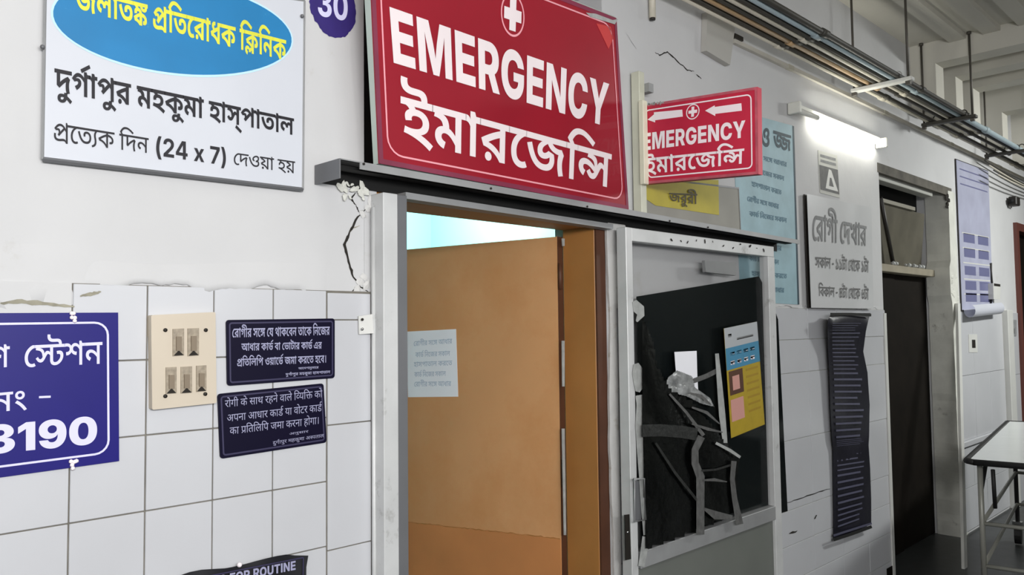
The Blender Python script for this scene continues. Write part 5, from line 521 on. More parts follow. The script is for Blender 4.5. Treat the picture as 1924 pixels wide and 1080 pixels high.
LINES = {
'clinic': [[0,0,0],[1,998,0],[2,1775,0],[3,2079,0],[4,2812,0],[5,3797,0],[6,4614,0],[3,4919,0],[7,5652,0],[8,6051,0],[2,6680,0],[9,6985,0],[10,7614,0],[6,8732,0],[11,9036,0],[6,9886,0],[12,10191,0],[10,10826,0]],
'hospital': [[13,0,0],[14,564,0],[15,635,0],[16,1273,0],[17,1331,0],[18,1631,0],[14,2320,0],[19,2392,0],[20,3277,0],[21,3920,0],[22,4489,0],[14,5270,0],[20,5341,0],[17,5984,0],[21,6544,0],[17,7113,0],[23,7413,0],[24,8052,0],[18,8118,0],[17,8879,0],[25,9179,0],[17,9908,0],[26,10209,0]],
'daily1': [[27,0,0],[28,765,0],[29,1120,0],[30,1831,0],[31,2091,0],[32,3166,0],[33,3438,0],[34,4047,0]],
'daily2': [[35,0,0],[36,391,0],[37,1014,0],[39,1956,0],[40,2796,0],[41,3370,0]],
'daily3': [[42,0,0],[43,350,0],[44,956,0],[45,1698,0],[46,2327,0],[47,2856,0],[45,3390,0]],
'emergency': [[48,0,0],[49,615,0],[48,1553,0],[50,2168,0],[51,2831,0],[48,3580,0],[52,4195,0],[53,4952,0],[54,5692,0]],
'emergency_bn': [[55,0,0],[56,562,0],[57,1201,0],[58,1495,0],[59,2116,0],[60,2501,0],[61,3477,0],[62,3771,0]],
'station': [[63,0,0],[64,368,0],[65,1358,0],[66,2050,0]],
'sha': [[65,0,0]],
'number': [[66,0,0],[67,616,0]],
'dash': [[68,0,0]],
'digits': [[69,0,0],[70,660,0],[71,1100,0],[72,1766,0]],
'digit8': [[73,0,0]],
'thirty': [[74,0,0],[75,645,0]],
'nb1': [[76,0,0],[58,385,0],[57,1005,0],[77,1299,0],[78,1988,0],[58,2282,0],[79,3162,0],[59,3863,0],[80,4249,0],[76,5250,0],[81,5635,0],[82,6550,0],[57,7249,0],[83,7543,0],[59,8387,0],[84,8772,0],[85,9392,0],[86,10278,0],[57,11004,0],[59,11298,0],[83,11683,0],[61,12787,0],[85,13081,0],[59,13707,0],[60,14092,0],[58,15068,0]],
'nb2': [[87,0,0],[88,1236,0],[57,1857,0],[58,2151,0],[83,3031,0],[57,3875,0],[89,4169,0],[90,4842,0],[84,5162,0],[57,5783,0],[76,6337,0],[91,6722,0],[57,7464,0],[92,7758,0],[57,8344,0],[58,8638,0],[83,9519,0],[57,10363,0],[89,10657,0],[90,11330,0],[93,11650,0],[58,12437,0]],
'nb3': [[94,0,0],[61,800,0],[86,1094,0],[61,1819,0],[95,2114,0],[61,2878,0],[96,3172,0],[97,4184,0],[98,4953,0],[57,5608,0],[59,5902,0],[89,6287,0],[90,6960,0],[60,7280,0],[56,8256,0],[57,8895,0],[83,9449,0],[58,10293,0],[59,10913,0],[86,11299,0],[99,12284,0],[59,12846,0],[84,13231,0],[100,13851,0]],
'nb4': [[87,0,0],[59,1236,0],[101,1621,0],[102,2251,0],[57,2955,0],[85,3249,0],[103,3805,0],[79,3875,0],[57,4576,0],[59,4871,0],[58,5256,0]],
'nb5': [[101,0,0],[103,560,0],[77,630,0],[90,1258,0],[57,1318,0],[96,1612,0],[103,2294,0],[58,2364,0],[56,3245,0],[99,3884,0],[83,4445,0],[103,5219,0],[56,5289,0],[57,5928,0],[99,6482,0],[57,7044,0],[79,7338,0],[96,8039,0],[57,8791,0],[86,9085,0],[57,9811,0],[95,10105,0]],
'nd1': [[104,0,0],[105,409,0],[106,668,0],[107,1231,0],[108,1750,0],[109,2512,0],[110,2772,0],[111,3448,0],[112,3707,0],[104,4609,0],[113,5018,0],[114,5549,0],[109,6104,0],[115,6364,0],[111,6920,0],[116,7179,0],[109,7857,0],[117,8117,0],[118,8376,0],[119,8768,0],[117,9348,0],[120,9607,0],[108,10726,0],[105,11488,0]],
'nd2': [[121,0,0],[122,764,0],[114,1332,0],[111,1887,0],[123,2406,0],[124,3429,0],[111,4044,0],[104,4303,0],[108,4972,0],[111,5734,0],[125,5993,0],[126,6570,0],[119,6830,0],[111,7410,0],[115,7929,0],[105,8485,0],[127,8744,0],[104,9248,0],[108,9917,0],[111,10679,0],[125,10938,0],[126,11515,0]],
'nd3': [[108,0,0],[111,762,0],[128,1281,0],[117,1849,0],[129,2108,0],[117,2678,0],[116,2937,0],[117,3615,0],[122,3874,0],[130,4702,0],[131,5444,0],[111,6042,0],[108,6561,0],[104,7323,0],[114,7732,0],[111,8287,0],[113,8806,0],[105,9337,0],[106,9596,0],[111,10159,0],[132,10418,0]],
'nd4': [[121,0,0],[114,764,0],[133,1319,0],[110,1319,0],[111,1995,0],[104,2254,0]],
'nd5': [[134,0,0],[133,520,0],[106,520,0],[126,1083,0],[111,1083,0],[122,1342,0],[133,1910,0],[104,1910,0],[131,2579,0],[113,3177,0],[108,3708,0],[133,4470,0],[131,4470,0],[111,5068,0],[121,5587,0],[135,6351,0],[122,6740,0],[129,7308,0],[111,7878,0],[116,8137,0]],
'routine': [[136,0,0],[138,1017,0],[139,1605,0],[140,2370,0],[140,3301,0],[139,3963,0],[141,4728,0],[142,5448,0],[143,6117,0],[144,6399,0],[145,7155,0]],
'visit1': [[146,0,0],[147,372,0],[148,984,0],[149,1269,0],[150,1947,0],[146,2491,0],[151,2863,0],[152,3484,0],[148,4206,0],[147,4491,0]],
'visit2': [[153,0,0],[154,695,0],[148,1526,0],[155,1811,0],[156,2824,0],[157,3437,0],[157,4043,0],[158,4650,0],[148,5229,0],[146,5774,0],[159,6146,0],[160,6827,0],[154,7199,0],[157,8291,0],[158,8897,0],[148,9477,0]],
'visit3': [[161,0,0],[162,285,0],[154,897,0],[148,1729,0],[155,2013,0],[156,3026,0],[163,3639,0],[158,4245,0],[148,4825,0],[146,5370,0],[159,5742,0],[160,6423,0],[154,6795,0],[164,7886,0],[158,8493,0],[148,9073,0]],
'yellow': [[165,0,0],[166,983,0],[167,1535,0],[166,1606,0],[168,2229,0]],
'bluet': [[169,0,0],[170,1039,0]],
'line1': [[171,0,0],[166,389,0],[172,1012,0],[173,1310,0],[168,2002,0],[166,2299,0],[174,3182,0],[175,3885,0],[176,4275,0],[177,5278,0],[178,6523,0],[172,7146,0],[166,7443,0]],
'line2': [[179,0,0],[172,848,0],[180,1145,0],[181,1822,0],[182,2141,0],[183,2438,0],[175,3067,0],[165,3456,0],[166,4439,0],[174,5322,0],[179,6025,0],[172,6873,0],[184,7170,0]],
'line3': [[185,0,0],[172,565,0],[174,862,0],[186,1566,0],[172,2322,0],[187,2619,0],[172,3347,0],[184,3644,0],[179,4672,0],[166,5520,0],[175,6143,0],[187,6532,0]],
}
HEAD = {'beng': 641, 'deva': 641, 'cap': 727}
def flat(c, n=4):
    pts = []; x = y = 0
    for i in range(0, len(c), 2):
        x += c[i] >> 1; y += c[i + 1]; pts.append((x, y, c[i] & 1))
    Q = []; m = len(pts)
    for i in range(m):
        a = pts[i]; b = pts[(i + 1) % m]; Q.append(a)
        if not a[2] and not b[2]: Q.append(((a[0] + b[0]) / 2, (a[1] + b[1]) / 2, 1))
    while not Q[0][2]: Q = Q[1:] + Q[:1]
    P = []; i = 0; m = len(Q)
    while i < m:
        a = Q[i]; b = Q[(i + 1) % m]
        P.append((a[0], a[1]))
        if not b[2]:
            e = Q[(i + 2) % m]
            for k in range(1, n):
                t = k / n
                P.append(((1 - t) ** 2 * a[0] + 2 * t * (1 - t) * b[0] + t * t * e[0], (1 - t) ** 2 * a[1] + 2 * t * (1 - t) * b[1] + t * t * e[1]))
            i += 2
        else: i += 1
    return P
def winding(q, cs):
    x, y = q; n = 0
    for p in cs:
        for i in range(len(p)):
            (x1, y1), (x2, y2) = p[i], p[(i + 1) % len(p)]
            if (y1 > y) != (y2 > y) and x < (x2 - x1) * (y - y1) / (y2 - y1) + x1: n += 1 if y2 > y1 else -1
    return n
def inside(q, p):
    x, y = q; r = False
    for i in range(len(p)):
        (x1, y1), (x2, y2) = p[i], p[(i + 1) % len(p)]
        if (y1 > y) != (y2 > y) and x < (x2 - x1) * (y - y1) / (y2 - y1) + x1: r = not r
    return r
GTRI = {}
def glyph(gi, n):
    if (gi, n) in GTRI: return GTRI[(gi, n)]
    cs = [flat(c, n) for c in OUTLINES[gi]]
    verts_in = []; edges_in = []
    for c in cs:
        k = len(verts_in); m = len(c)
        verts_in += [Vector(p) for p in c]
        edges_in += [(k + i, k + (i + 1) % m) for i in range(m)]
    V = []; T = []
    if verts_in:
        vo, eo, fo = delaunay_2d_cdt(verts_in, edges_in, [], 0, 0.01)[:3]
        V = [(v.x, v.y) for v in vo]
        for f in fo:
            cx_ = sum(V[k][0] for k in f) / 3; cy_ = sum(V[k][1] for k in f) / 3
            if winding((cx_, cy_), cs): T.append(tuple(f))
    GTRI[(gi, n)] = (V, T)
    return V, T
def text(key, pan, px, m, parent, script='beng', lift=0.0016, n=3, name='lettering'):
    """px: photo points of the line's top-left, top-right, bottom-right, bottom-left (head line and foot line)"""
    L = LINES[key]
    q = [pan.at(*p) for p in px]
    xs = [p[0] + x for gi, x, y in L for p in glyph(gi, n)[0]]
    x0, x1 = min(xs), max(xs); H = HEAD[script]
    V = []; T = []
    for gi, x, y in L:
        gv, gt = glyph(gi, n)
        b0 = len(V)
        for p in gv:
            u = (p[0] + x - x0) / (x1 - x0); v = 1 - (p[1] + y) / H
            V.append(lerp(lerp(q[0], q[1], u), lerp(q[3], q[2], u), v) + pan.n * lift)
        T += [tuple(b0 + k for k in t) for t in gt]
    me = bpy.data.meshes.new(name); me.from_pydata(V, [], T); me.update()
    return link(name, me, m, parent)
def quad4(a, b, c, d): return [a, b, c, d]

# ------------------------------------------------------------------ room shell
X0, X1, XE = -3.0, 14.0, 14.0
TH = 0.26
OA = (1.292, 2.387, 0.0, 2.85)
OC = (5.12, 6.456, 0.0, 2.535)
OD = (8.22, 9.15, 0.0, 2.45)
CZ = 3.45
bm = bmesh.new()
edges = [X0, OA[0], OA[1], OC[0], OC[1], OD[0], OD[1], X1]
for i in range(0, 8, 2): box(bm, (edges[i], 0, 0), (edges[i + 1], TH, CZ))
for o in (OA, OC, OD): box(bm, (o[0], 0, o[3]), (o[1], TH, CZ))
box(bm, (1.2915, 0.0, 0), (1.335, TH, 1.985))
wall = struct(obj('wall_left', bm, PLASTER))
bm = bmesh.new()     # the open side of the corridor: parapet, piers and head beam
box(bm, (X0, -3.45, 0), (X1, -3.2, 0.95)); box(bm, (X0, -3.45, 3.0), (X1, -3.2, CZ))
for x in (-3.0, 0.2, ): box(bm, (x, -3.45, 0.95), (x + 0.3, -3.2, 3.0))
box(bm, (2.6, -3.45, 0.95), (X1, -3.2, 3.0))
struct(obj('wall_right', bm, mat('dull_wall_paint', (112, 114, 110), 0.8, var=0.1)))
struct(bx('wall_front', (X0 - .25, -3.45, 0), (X0, TH, CZ), PLASTER))
struct(bx('wall_back', (X1, -3.45, 0), (X1 + .25, TH, CZ), PLASTER))
struct(bx('floor', (X0 - .25, -3.45, -0.2), (X1 + .25, 3.6, 0), FLOOR))
ceil = struct(bx('ceiling', (X0 - .25, -3.45, CZ), (X1 + .25, TH, CZ + .2), CEIL))
for k in range(14):
    y = -0.30 - k * 0.2
    bx('ceiling_rib', (3.6, y - .05, CZ - .035), (5.75, y + .05, CZ), CEIL, ceil)
for k, (x, zb) in enumerate(((5.75, 3.30), (6.17, 3.30), (6.58, 3.30), (7.34, 3.26), (8.3, 3.26), (9.6, 3.26), (11.2, 3.26))):
    bm = bmesh.new(); box(bm, (x, -3.2, zb), (x + .16, 0, CZ)); box(bm, (x, -0.16, 2.98), (x + .16, 0, zb))
    obj('ceiling_beam', bm, CEIL, ceil)

# emergency room behind the open door
bm = bmesh.new()
struct(bx('wall_room_side', (0.4, TH, 0), (0.5, 3.4, 2.85), PLASTER))
box(bm, (0.5, 3.3, 0), (4.2, 3.4, 2.85)); box(bm, (4.2, TH, 0), (4.3, 3.4, 2.85))
struct(obj('wall_room', bm, CYAN))
struct(bx('ceiling_room', (0.4, TH, 2.85), (4.3, 3.4, 2.95), CYAN))
# dark room behind the second doorway
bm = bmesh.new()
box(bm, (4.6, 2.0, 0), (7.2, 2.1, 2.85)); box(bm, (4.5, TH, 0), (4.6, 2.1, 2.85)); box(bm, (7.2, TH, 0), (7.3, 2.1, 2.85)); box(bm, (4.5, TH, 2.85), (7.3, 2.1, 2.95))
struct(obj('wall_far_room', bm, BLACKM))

# ------------------------------------------------------------------ tiles
GX, GZ = 0.157, 0.171
def tile_mesh(wx, hz):
    bm = bmesh.new(); g = 0.0016
    box(bm, (g, -0.009, g), (wx - g, 0.0, hz - g), 0.0012)
    me = bpy.data.meshes.new('tile'); bm.to_mesh(me); bm.free(); me.materials.append(TILE); return me
T1 = tile_mesh(GX, GZ)
TM = {}
def put_tiles(xs, zs, parent, name='tile'):
    for xa, xb in zip(xs, xs[1:]):
        for za, zb in zip(zs, zs[1:]):
            k = (round(xb - xa, 3), round(zb - za, 3))
            if k not in TM: TM[k] = tile_mesh(*k)
            o = link(name, TM[k], None, parent)
            o.location = (xa, random.uniform(-.0006, .0006), za)
            o.rotation_euler = (random.uniform(-.0035, .0035), 0, random.uniform(-.0035, .0035))
def grout(x0, x1, z0, z1, m=None):
    bx('grout_bed', (x0, -0.005, z0), (x1, -0.0002, z1), m or GROUT, wall)
zt = [1.66 - GZ * k for k in range(10)][::-1]
grout(-0.09, 1.31, 0.12, 1.66)
put_tiles([1.165 - GX * k for k in range(8, 3, -1)], zt[:-1], wall)
put_tiles([1.165 - GX * k for k in range(4, -1, -1)], zt, wall)
put_tiles([1.167, 1.309], [0.14, 0.296, 0.63, 0.963, 1.296, 1.58, 1.655], wall)
bx('plaster_fill', (-0.2, -0.0095, 1.492), (0.535, -0.0002, 1.66), PLASTER, wall)
# pier between the two doors
put_tiles([2.389, 2.52], [0.0, 0.33, 0.66, 0.99, 1.32, 1.62], wall)
bx('plaster_patch', (2.389, -0.012, 1.62), (2.50, 0.0, 1.95), PLASTER2, wall, 0.004)
# right of the sliding door
XR0 = 3.70
XR = [XR0 + GX * k for k in range(10)]; XR[-1] = 5.11
grout(XR0, 5.115, 0.0, 1.64, GROUT2)
put_tiles([3.70, 4.053, 4.406, 4.759, 5.112], [0.0, 0.12, 0.29, 0.463, 0.634, 0.976, 1.31, 1.478, 1.64], wall)
bx('tile_edge_strip', (5.085, -0.016, 0.0), (5.122, 0.0, 1.62), BOXW, wall)
# far dado
put_tiles([6.47 + .31 * k for k in range(5)], [0.02, 0.33, 0.64], wall, 'tile')
bx('dado_ledge', (6.47, -0.03, 0.64), (7.72, 0.0, 0.68), TILE, wall, 0.004)
put_tiles([6.47 + .4133 * k for k in range(4)], [0.68, 1.16, 1.64], wall, 'tile')
put_tiles([7.9, 8.2], [0.0, 0.55, 1.1, 1.64], wall, 'tile')
bx('corner_strip', (7.72, -0.05, 0.0), (7.88, 0.0, 1.66), BOXW, wall, 0.004)
struct(bx('baseboard_left', (5.0, -0.012, 0.0), (5.12, 0, 0.09), DARKWOOD))

# uneven plaster lip running over the top tile row
def ridge(name, x0, x1, zlow, ztop, depth, seed):
    rnd = random.Random(seed); bm = bmesh.new(); n = 60; rows = []
    ph = [rnd.uniform(0, 6) for _ in range(4)]
    for i in range(n + 1):
        x = lerp(x0, x1, i / n); fade = min(1, 6 * (1 - i / n)) * min(1, 8 * i / n + .1)
        zl = zlow + 0.008 * math.sin(x * 23 + ph[0]) + 0.005 * math.sin(x * 61 + ph[1]) + rnd.uniform(-.002, .002)
        col = []
        for j, (f, d) in enumerate(((0, 0.1), (0.04, 1.0), (0.3, 0.9), (0.65, 0.45), (1, 0.0))):
            z = lerp(zl, ztop + 0.01 * math.sin(x * 9 + ph[2]), f)
            col.append(bm.verts.new((x, -0.0002 - depth * d * fade * (1 + 0.2 * math.sin(x * 37 + j)), z)))
        rows.append(col)
    for a, b in zip(rows, rows[1:]):
        for j in range(4): bm.faces.new((a[j], b[j], b[j + 1], a[j + 1]))
    return obj(name, bm, PLASTER, wall, smooth=True)
ridge('plaster_ridge', -0.2, 0.60, 1.605, 1.74, 0.0105, 3)
ridge('plaster_ridge', 0.55, 1.17, 1.657, 1.72, 0.009, 5)
ridge('plaster_ridge', 3.7, 5.10, 1.645, 1.655, 0.004, 8)

def chunk(bm, p, r, sq, rnd=random):
    m = Matrix.Translation(p) @ Matrix.Rotation(rnd.uniform(0, 6), 4, 'Y') @ Matrix.Diagonal((*sq, 1))
    v = bmesh.ops.create_icosphere(bm, subdivisions=1, radius=r, matrix=m)['verts']
    for q in v: q.co += Vector((rnd.uniform(-1, 1), rnd.uniform(-.4, .4), rnd.uniform(-1, 1))) * r * .22
def crack(pts, wmax, Y=-0.0012, name='crack', seed=1, m=None):
    rnd = random.Random(seed); bm = bmesh.new(); P = []
    for (a, b) in zip(pts, pts[1:]):
        for k in range(5):
            P.append((lerp(a[0], b[0], k / 5) + rnd.uniform(-.8, .8), lerp(a[1], b[1], k / 5) + rnd.uniform(-.8, .8)))
    P.append(pts[-1]); prev = None; n = len(P)
    for i, p in enumerate(P):
        c = W(p[0], p[1], Y); q = W(*P[min(i + 1, n - 1)], Y); r = W(*P[max(i - 1, 0)], Y)
        d = (q - r).normalized(); s = Vector((-d.z, 0, d.x))
        ww = wmax * (0.35 + 0.65 * math.sin(math.pi * i / (n - 1))) * rnd.uniform(.6, 1.2)
        v = (bm.verts.new(c + s * ww), bm.verts.new(c - s * ww))
        if prev: bm.faces.new((prev[0], v[0], v[1], prev[1]))
        prev = v
    return obj(name, bm, m or HOLE, wall)
crack([(688, 393), (672, 408), (657, 436), (647, 460), (655, 492), (664, 520), (676, 538), (692, 548)], 0.0042, seed=4)
crack([(668, 538), (660, 552), (652, 566)], 0.002, seed=5)
crack([(676, 400), (672, 392), (668, 384)], 0.002, seed=6)
crack([(1231, 98), (1240, 104), (1254, 97), (1270, 112), (1292, 132), (1304, 134)], 0.0035, seed=9)
crack([(1308, 140), (1318, 148)], 0.003, seed=10)
crack([(1176, 62), (1196, 92)], 0.0012, seed=11, m=GREYINK2)
crack([(0, 512), (60, 515), (120, 510), (160, 514)], 0.002, seed=12, m=GREYINK2)
STAIN = mat('brown_stain', (150, 146, 130), 0.9, var=0.3, scale=40)
crack([(0, 570), (40, 566), (90, 571), (140, 576)], 0.005, Y=-0.0107, seed=22, m=STAIN)
crack([(150, 556), (175, 552), (190, 548)], 0.004, Y=-0.0107, seed=23, m=STAIN)
crack([(668, 384), (660, 372), (668, 362)], 0.003, seed=24)
crack([(657, 436), (664, 428), (676, 424)], 0.0018, seed=25, m=STAIN)
crack([(240, 519), (300, 524), (380, 524), (460, 520)], 0.002, seed=13, m=GREYINK2)
crack([(1480, 944), (1510, 934), (1545, 922), (1560, 918)], 0.003, Y=-0.0105, seed=14)
crack([(1482, 1003), (1498, 997)], 0.006, Y=-0.0105, seed=15)
crack([(1530, 975), (1535, 968)], 0.006, Y=-0.0105, seed=16)

# broken plaster lump by the channel's left end
bm = bmesh.new()
for i in range(26):
    p = W(random.uniform(636, 690), random.uniform(344, 372), -0.01)
    chunk(bm, p, random.uniform(.004, .012), (1.5, .4, .8))
o = obj('broken_plaster', bm, JAMB, wall); o['kind'] = 'stuff'
bm = bmesh.new()
for (x, y, r) in ((697, 375, .016), (694, 392, .013), (682, 402, .012), (676, 530, .012), (684, 520, .010), (672, 545, .013), (688, 536, .014)):
    chunk(bm, W(x, y, -0.002), r, (.9, .25, 1.3))
o = obj('loose_plaster', bm, PLASTER2, wall); o['kind'] = 'stuff'

# ------------------------------------------------------------------ emergency doorway: dark transom, frame, leaf
struct(bx('transom_shade_board', (OA[0], 0.14, 2.0), (OA[1], 0.16, 2.85), BLACKM))  # black board put in for the darkness of the open transom
bm = bmesh.new()
box(bm, (2.33, 0.01, 0), (2.386, 0.17, 1.99), 0.003); box(bm, (1.335, 0.01, 0), (1.392, 0.17, 1.99), 0.003); box(bm, (1.392, 0.01, 1.932), (2.33, 0.17, 1.99), 0.003)
fr = struct(obj('trim_2', bm, BROWNF))
bm = bmesh.new()
box(bm, (2.331, 0.002, 0), (2.384, 0.0099, 1.985)); box(bm, (1.40, 0.002, 1.945), (2.33, 0.0099, 1.985))
obj('frame_face', bm, BROWND, fr)
# irregular plaster edge beside the brown frame
bm = bmesh.new(); prev = None
for i in range(40):
    z = 1.93 * i / 39
    x = 2.392 - 0.012 * (math.sin(z * 7) * .5 + .5) - random.uniform(0, .006)
    v = [bm.verts.new((x, -0.001, z)), bm.verts.new((x - .002, -0.0125, z)), bm.verts.new((2.43, -0.0128, z))]
    if prev: bm.faces.new((prev[0], v[0], v[1], prev[1])); bm.faces.new((prev[1], v[1], v[2], prev[2]))
    prev = v
obj('plaster_edge', bm, PLASTER2, wall)

H0 = Vector((2.292, 0.165, 0)); H1 = Vector((2.125, 0.995, 0))
ld_ = (H1 - H0).normalized(); ln = Vector((-ld_.y, ld_.x, 0))
if ln.dot(CAM - H0) < 0: ln = -ln
leaf = thing('door_leaf', 'brown laminate door leaf standing open inward with a paper notice on it', 'door')
L = (H1 - H0).length
def lp(s, z, d=0.0): return H0 + ld_ * s + Vector((0, 0, z)) + ln * d
sheet('leaf_board', [lp(0, .01), lp(L, .01), lp(L, 1.905), lp(0, 1.905)], BROWN, leaf, 0.038, ln)
sheet('kick_board', [lp(0.002, .012), lp(L - .002, .012), lp(L - .002, .715), lp(0.002, .75)], BROWN2, leaf, 0.002, ln, 0.002)
bm = bmesh.new(); prev = None
for i in range(60):
    s = lerp(0.004, L - .004, i / 59); z = lerp(.752, .717, i / 59) + random.uniform(-.002, .002); hw = random.uniform(.0005, .0022)
    v = (bm.verts.new(lp(s, z + hw, .0026)), bm.verts.new(lp(s, z - hw, .0026)))
    if prev: bm.faces.new((prev[0], v[0], v[1], prev[1]))
    prev = v
obj('scuffed_joint', bm, BROWNF, leaf)
pl = Panel(lp(L, 1.905), lp(0, 1.905), lp(0, 0), lp(L, 0))
h = pl.at(752, 921)
bm = bmesh.new()
tube(bm, [h + ln * .0, h + ln * .045], .008); tube(bm, [h + ln * .045 + ld_ * .03, h + ln * .045 - ld_ * .045], .008)
obj('handle', bm, CHROME, leaf, smooth=True)
for z in (0.25, 1.0, 1.75): pipe('hinge', [lp(-0.012, z - .05, .0), lp(-0.012, z + .05, .0)], .008, BROWND, leaf)
sheet('edge_strip', [lp(-.004, .01, -.001), lp(-.004, 1.905, -.001), lp(-.004, 1.905, -.037), lp(-.004, .01, -.037)], BROWND, leaf, .003, -ld_)
base_at(leaf, H0)

pn = thing('paper_notice', 'white paper notice with faint writing taped to the brown door leaf', 'notice')
pq = [pl.at(763, 623), pl.at(857, 618), pl.at(861, 745), pl.at(767, 746)]
sheet('sheet', pq, PAPER, pn, .0008, ln, .001)
for i, (a, b, t) in enumerate((((778, 645), (850, 640), 'line1'), ((781, 666), (846, 663), 'line2'), ((778, 684), (850, 681), 'line3'), ((779, 703), (838, 701), 'line2'), ((779, 721), (848, 720), 'line1'))):
    text(t, pl, [(a[0], a[1] - 4), (b[0], b[1] - 4), (b[0], b[1] + 5), (a[0], a[1] + 5)], PAPERINK, pn, n=2)
base_at(pn, pq[3])

gs = thing('gap_light_strips', 'pale strips standing in for room light in the gap beside the open door leaf', 'painted light')
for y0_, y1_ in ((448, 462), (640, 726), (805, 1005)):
    sheet('strip', [W(1056, y0_, .13), W(1061, y0_, .13), W(1061 + (y0_ > 800) * 3, y1_, .13), W(1057 + (y0_ > 800) * 3, y1_, .13)], TORN, gs, .003)  # pale sheets painted as room light showing through the gap
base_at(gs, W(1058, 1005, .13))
# pale trim seen inside the room, at the far left of the gap
struct(bx('trim_3', (2.06, 3.22, 0), (2.12, 3.3, 2.85), PAPER))

# ------------------------------------------------------------------ aluminium frame posts and the door track above
ap = thing('aluminium_post', 'grey aluminium box post at the left side of the open emergency doorway', 'post')
bx('post_section', (1.312, -0.065, 0.0), (1.362, -0.001, 1.938), ALU, ap, 0.002)
bx('inner_channel', (1.362, -0.058, 0.0), (1.40, -0.001, 1.938), ALUDK, ap, 0.001)
pipe('edge_bead', [(1.309, -0.02, 0), (1.309, -0.02, 1.9)], 0.006, ALU, ap)
base_at(ap, Vector((1.33, -.03, 0)))
hb = thing('hinge_bracket', 'small white metal bracket with screws fixed left of the aluminium post', 'bracket')
q = [W(674, 594, -.016), W(700, 590, -.03), W(702, 626, -.03), W(675, 628, -.016)]
sheet('plate', q, BOXW, hb, .004, (0, -1, 0), .0)
for p in ((681, 600), (681, 618)):
    pipe('screw', [W(*p, -.020), W(*p, -.026)], .004, HOLE if p[1] == 600 else CHROME, hb)
base_at(hb, q[3])

TR = thing('sliding_door_track', 'long grey metal channel with a dark open underside above both doors', 'track')
Yf, Yb = -0.125, -0.004
TA = W(640, 299, Yf); TB = W(1502, 452, Yf)
def tz(x, dz=0): return lerp(TA.z, TB.z, (x - TA.x) / (TB.x - TA.x)) + dz
xa, xb_ = TA.x, TB.x
def beam(name, y0, y1, z0, z1, m, x0=xa, x1=xb_):
    bm = bmesh.new()
    vs = [bm.verts.new((x, y, tz(x, z))) for x in (x0, x1) for y in (y0, y1) for z in (z0, z1)]
    for f in ((0, 1, 3, 2), (4, 6, 7, 5), (0, 4, 5, 1), (2, 3, 7, 6), (0, 2, 6, 4), (1, 5, 7, 3)): bm.faces.new([vs[i] for i in f])
    return obj(name, bm, m, TR)
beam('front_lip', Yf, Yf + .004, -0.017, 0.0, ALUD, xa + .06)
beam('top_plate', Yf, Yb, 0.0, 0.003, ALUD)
beam('back_plate', Yb - .003, Yb, -0.044, 0.0, BLACKM)  # back plate and inner rail blackened for the open channel's shade
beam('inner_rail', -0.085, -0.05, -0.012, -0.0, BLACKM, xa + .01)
beam('shade_sheet', Yf + .006, Yb - .004, -0.004, -0.001, BLACKM)  # black sheet painted in as the shade inside the channel
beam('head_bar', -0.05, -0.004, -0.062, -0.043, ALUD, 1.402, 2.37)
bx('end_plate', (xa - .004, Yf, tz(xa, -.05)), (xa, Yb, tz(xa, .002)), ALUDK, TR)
for px, py in ((683, 308), (922, 354), (1103, 388), (1258, 415), (1330, 427)):
    p = W(px, py, Yf - .001)
    pipe('screw', [p, p + Vector((0, -.003, 0))], .0035, HOLE, TR)
base_at(TR, Vector((xa, -.06, tz(xa))))

# ------------------------------------------------------------------ the big red sign
ES = thing('emergency_sign', 'large red EMERGENCY sign board above the open doorway', 'sign')
BL = W(712, 307, -.118); BR = W(1181, 394, -.118); TRp = W(1158, 34, -.17)
TLp = WP(691, -150, BL, (BR - BL).cross(TRp - BR).normalized())
es = Panel(TLp, TRp, BR, BL)
es.slab('sign_sheet', RED, ES, 0.004)
es.ring('border_line', LINEPINK, ES, 0.028, 0.005, 0.05)
es.ring('edge_fold', mat('dark_pink_edge', (130, 50, 74), 0.5, var=0.2), ES, 0.0, 0.014, 0.004)
text('emergency', es, [(731, 13), (1144, 158), (1139, 238), (739, 118)], SIGNWHITE, ES, 'cap', n=5)
text('emergency_bn', es, [(752, 178), (1149, 288), (1146, 353), (752, 263)], SIGNWHITE, ES, n=5)
cc = es.at(963, 28)
es.ellipse('emblem_ring', (963, 28), 0.052, 0.068, LINEPINK, ES, 0.0014, inner=0.9)
dn = -Vector(es.right.cross(es.n)).normalized()
if dn.z > 0: dn = -dn
def cross(pan, c, w_, h_, t, m, parent, lift):
    d2 = pan.right.cross(pan.n).normalized()
    if d2.z > 0: d2 = -d2
    t2 = t * h_ / w_
    P = [(-t, -h_), (t, -h_), (t, -t2), (w_, -t2), (w_, t2), (t, t2), (t, h_), (-t, h_), (-t, t2), (-w_, t2), (-w_, -t2), (-t, -t2)]
    bm = bmesh.new()
    bm.faces.new([bm.verts.new(c + pan.right * x + d2 * y + pan.n * lift) for x, y in P])
    return obj('cross_emblem', bm, m, parent)
cross(es, cc, 0.038, 0.050, 0.014, SIGNWHITE, ES, .0016)
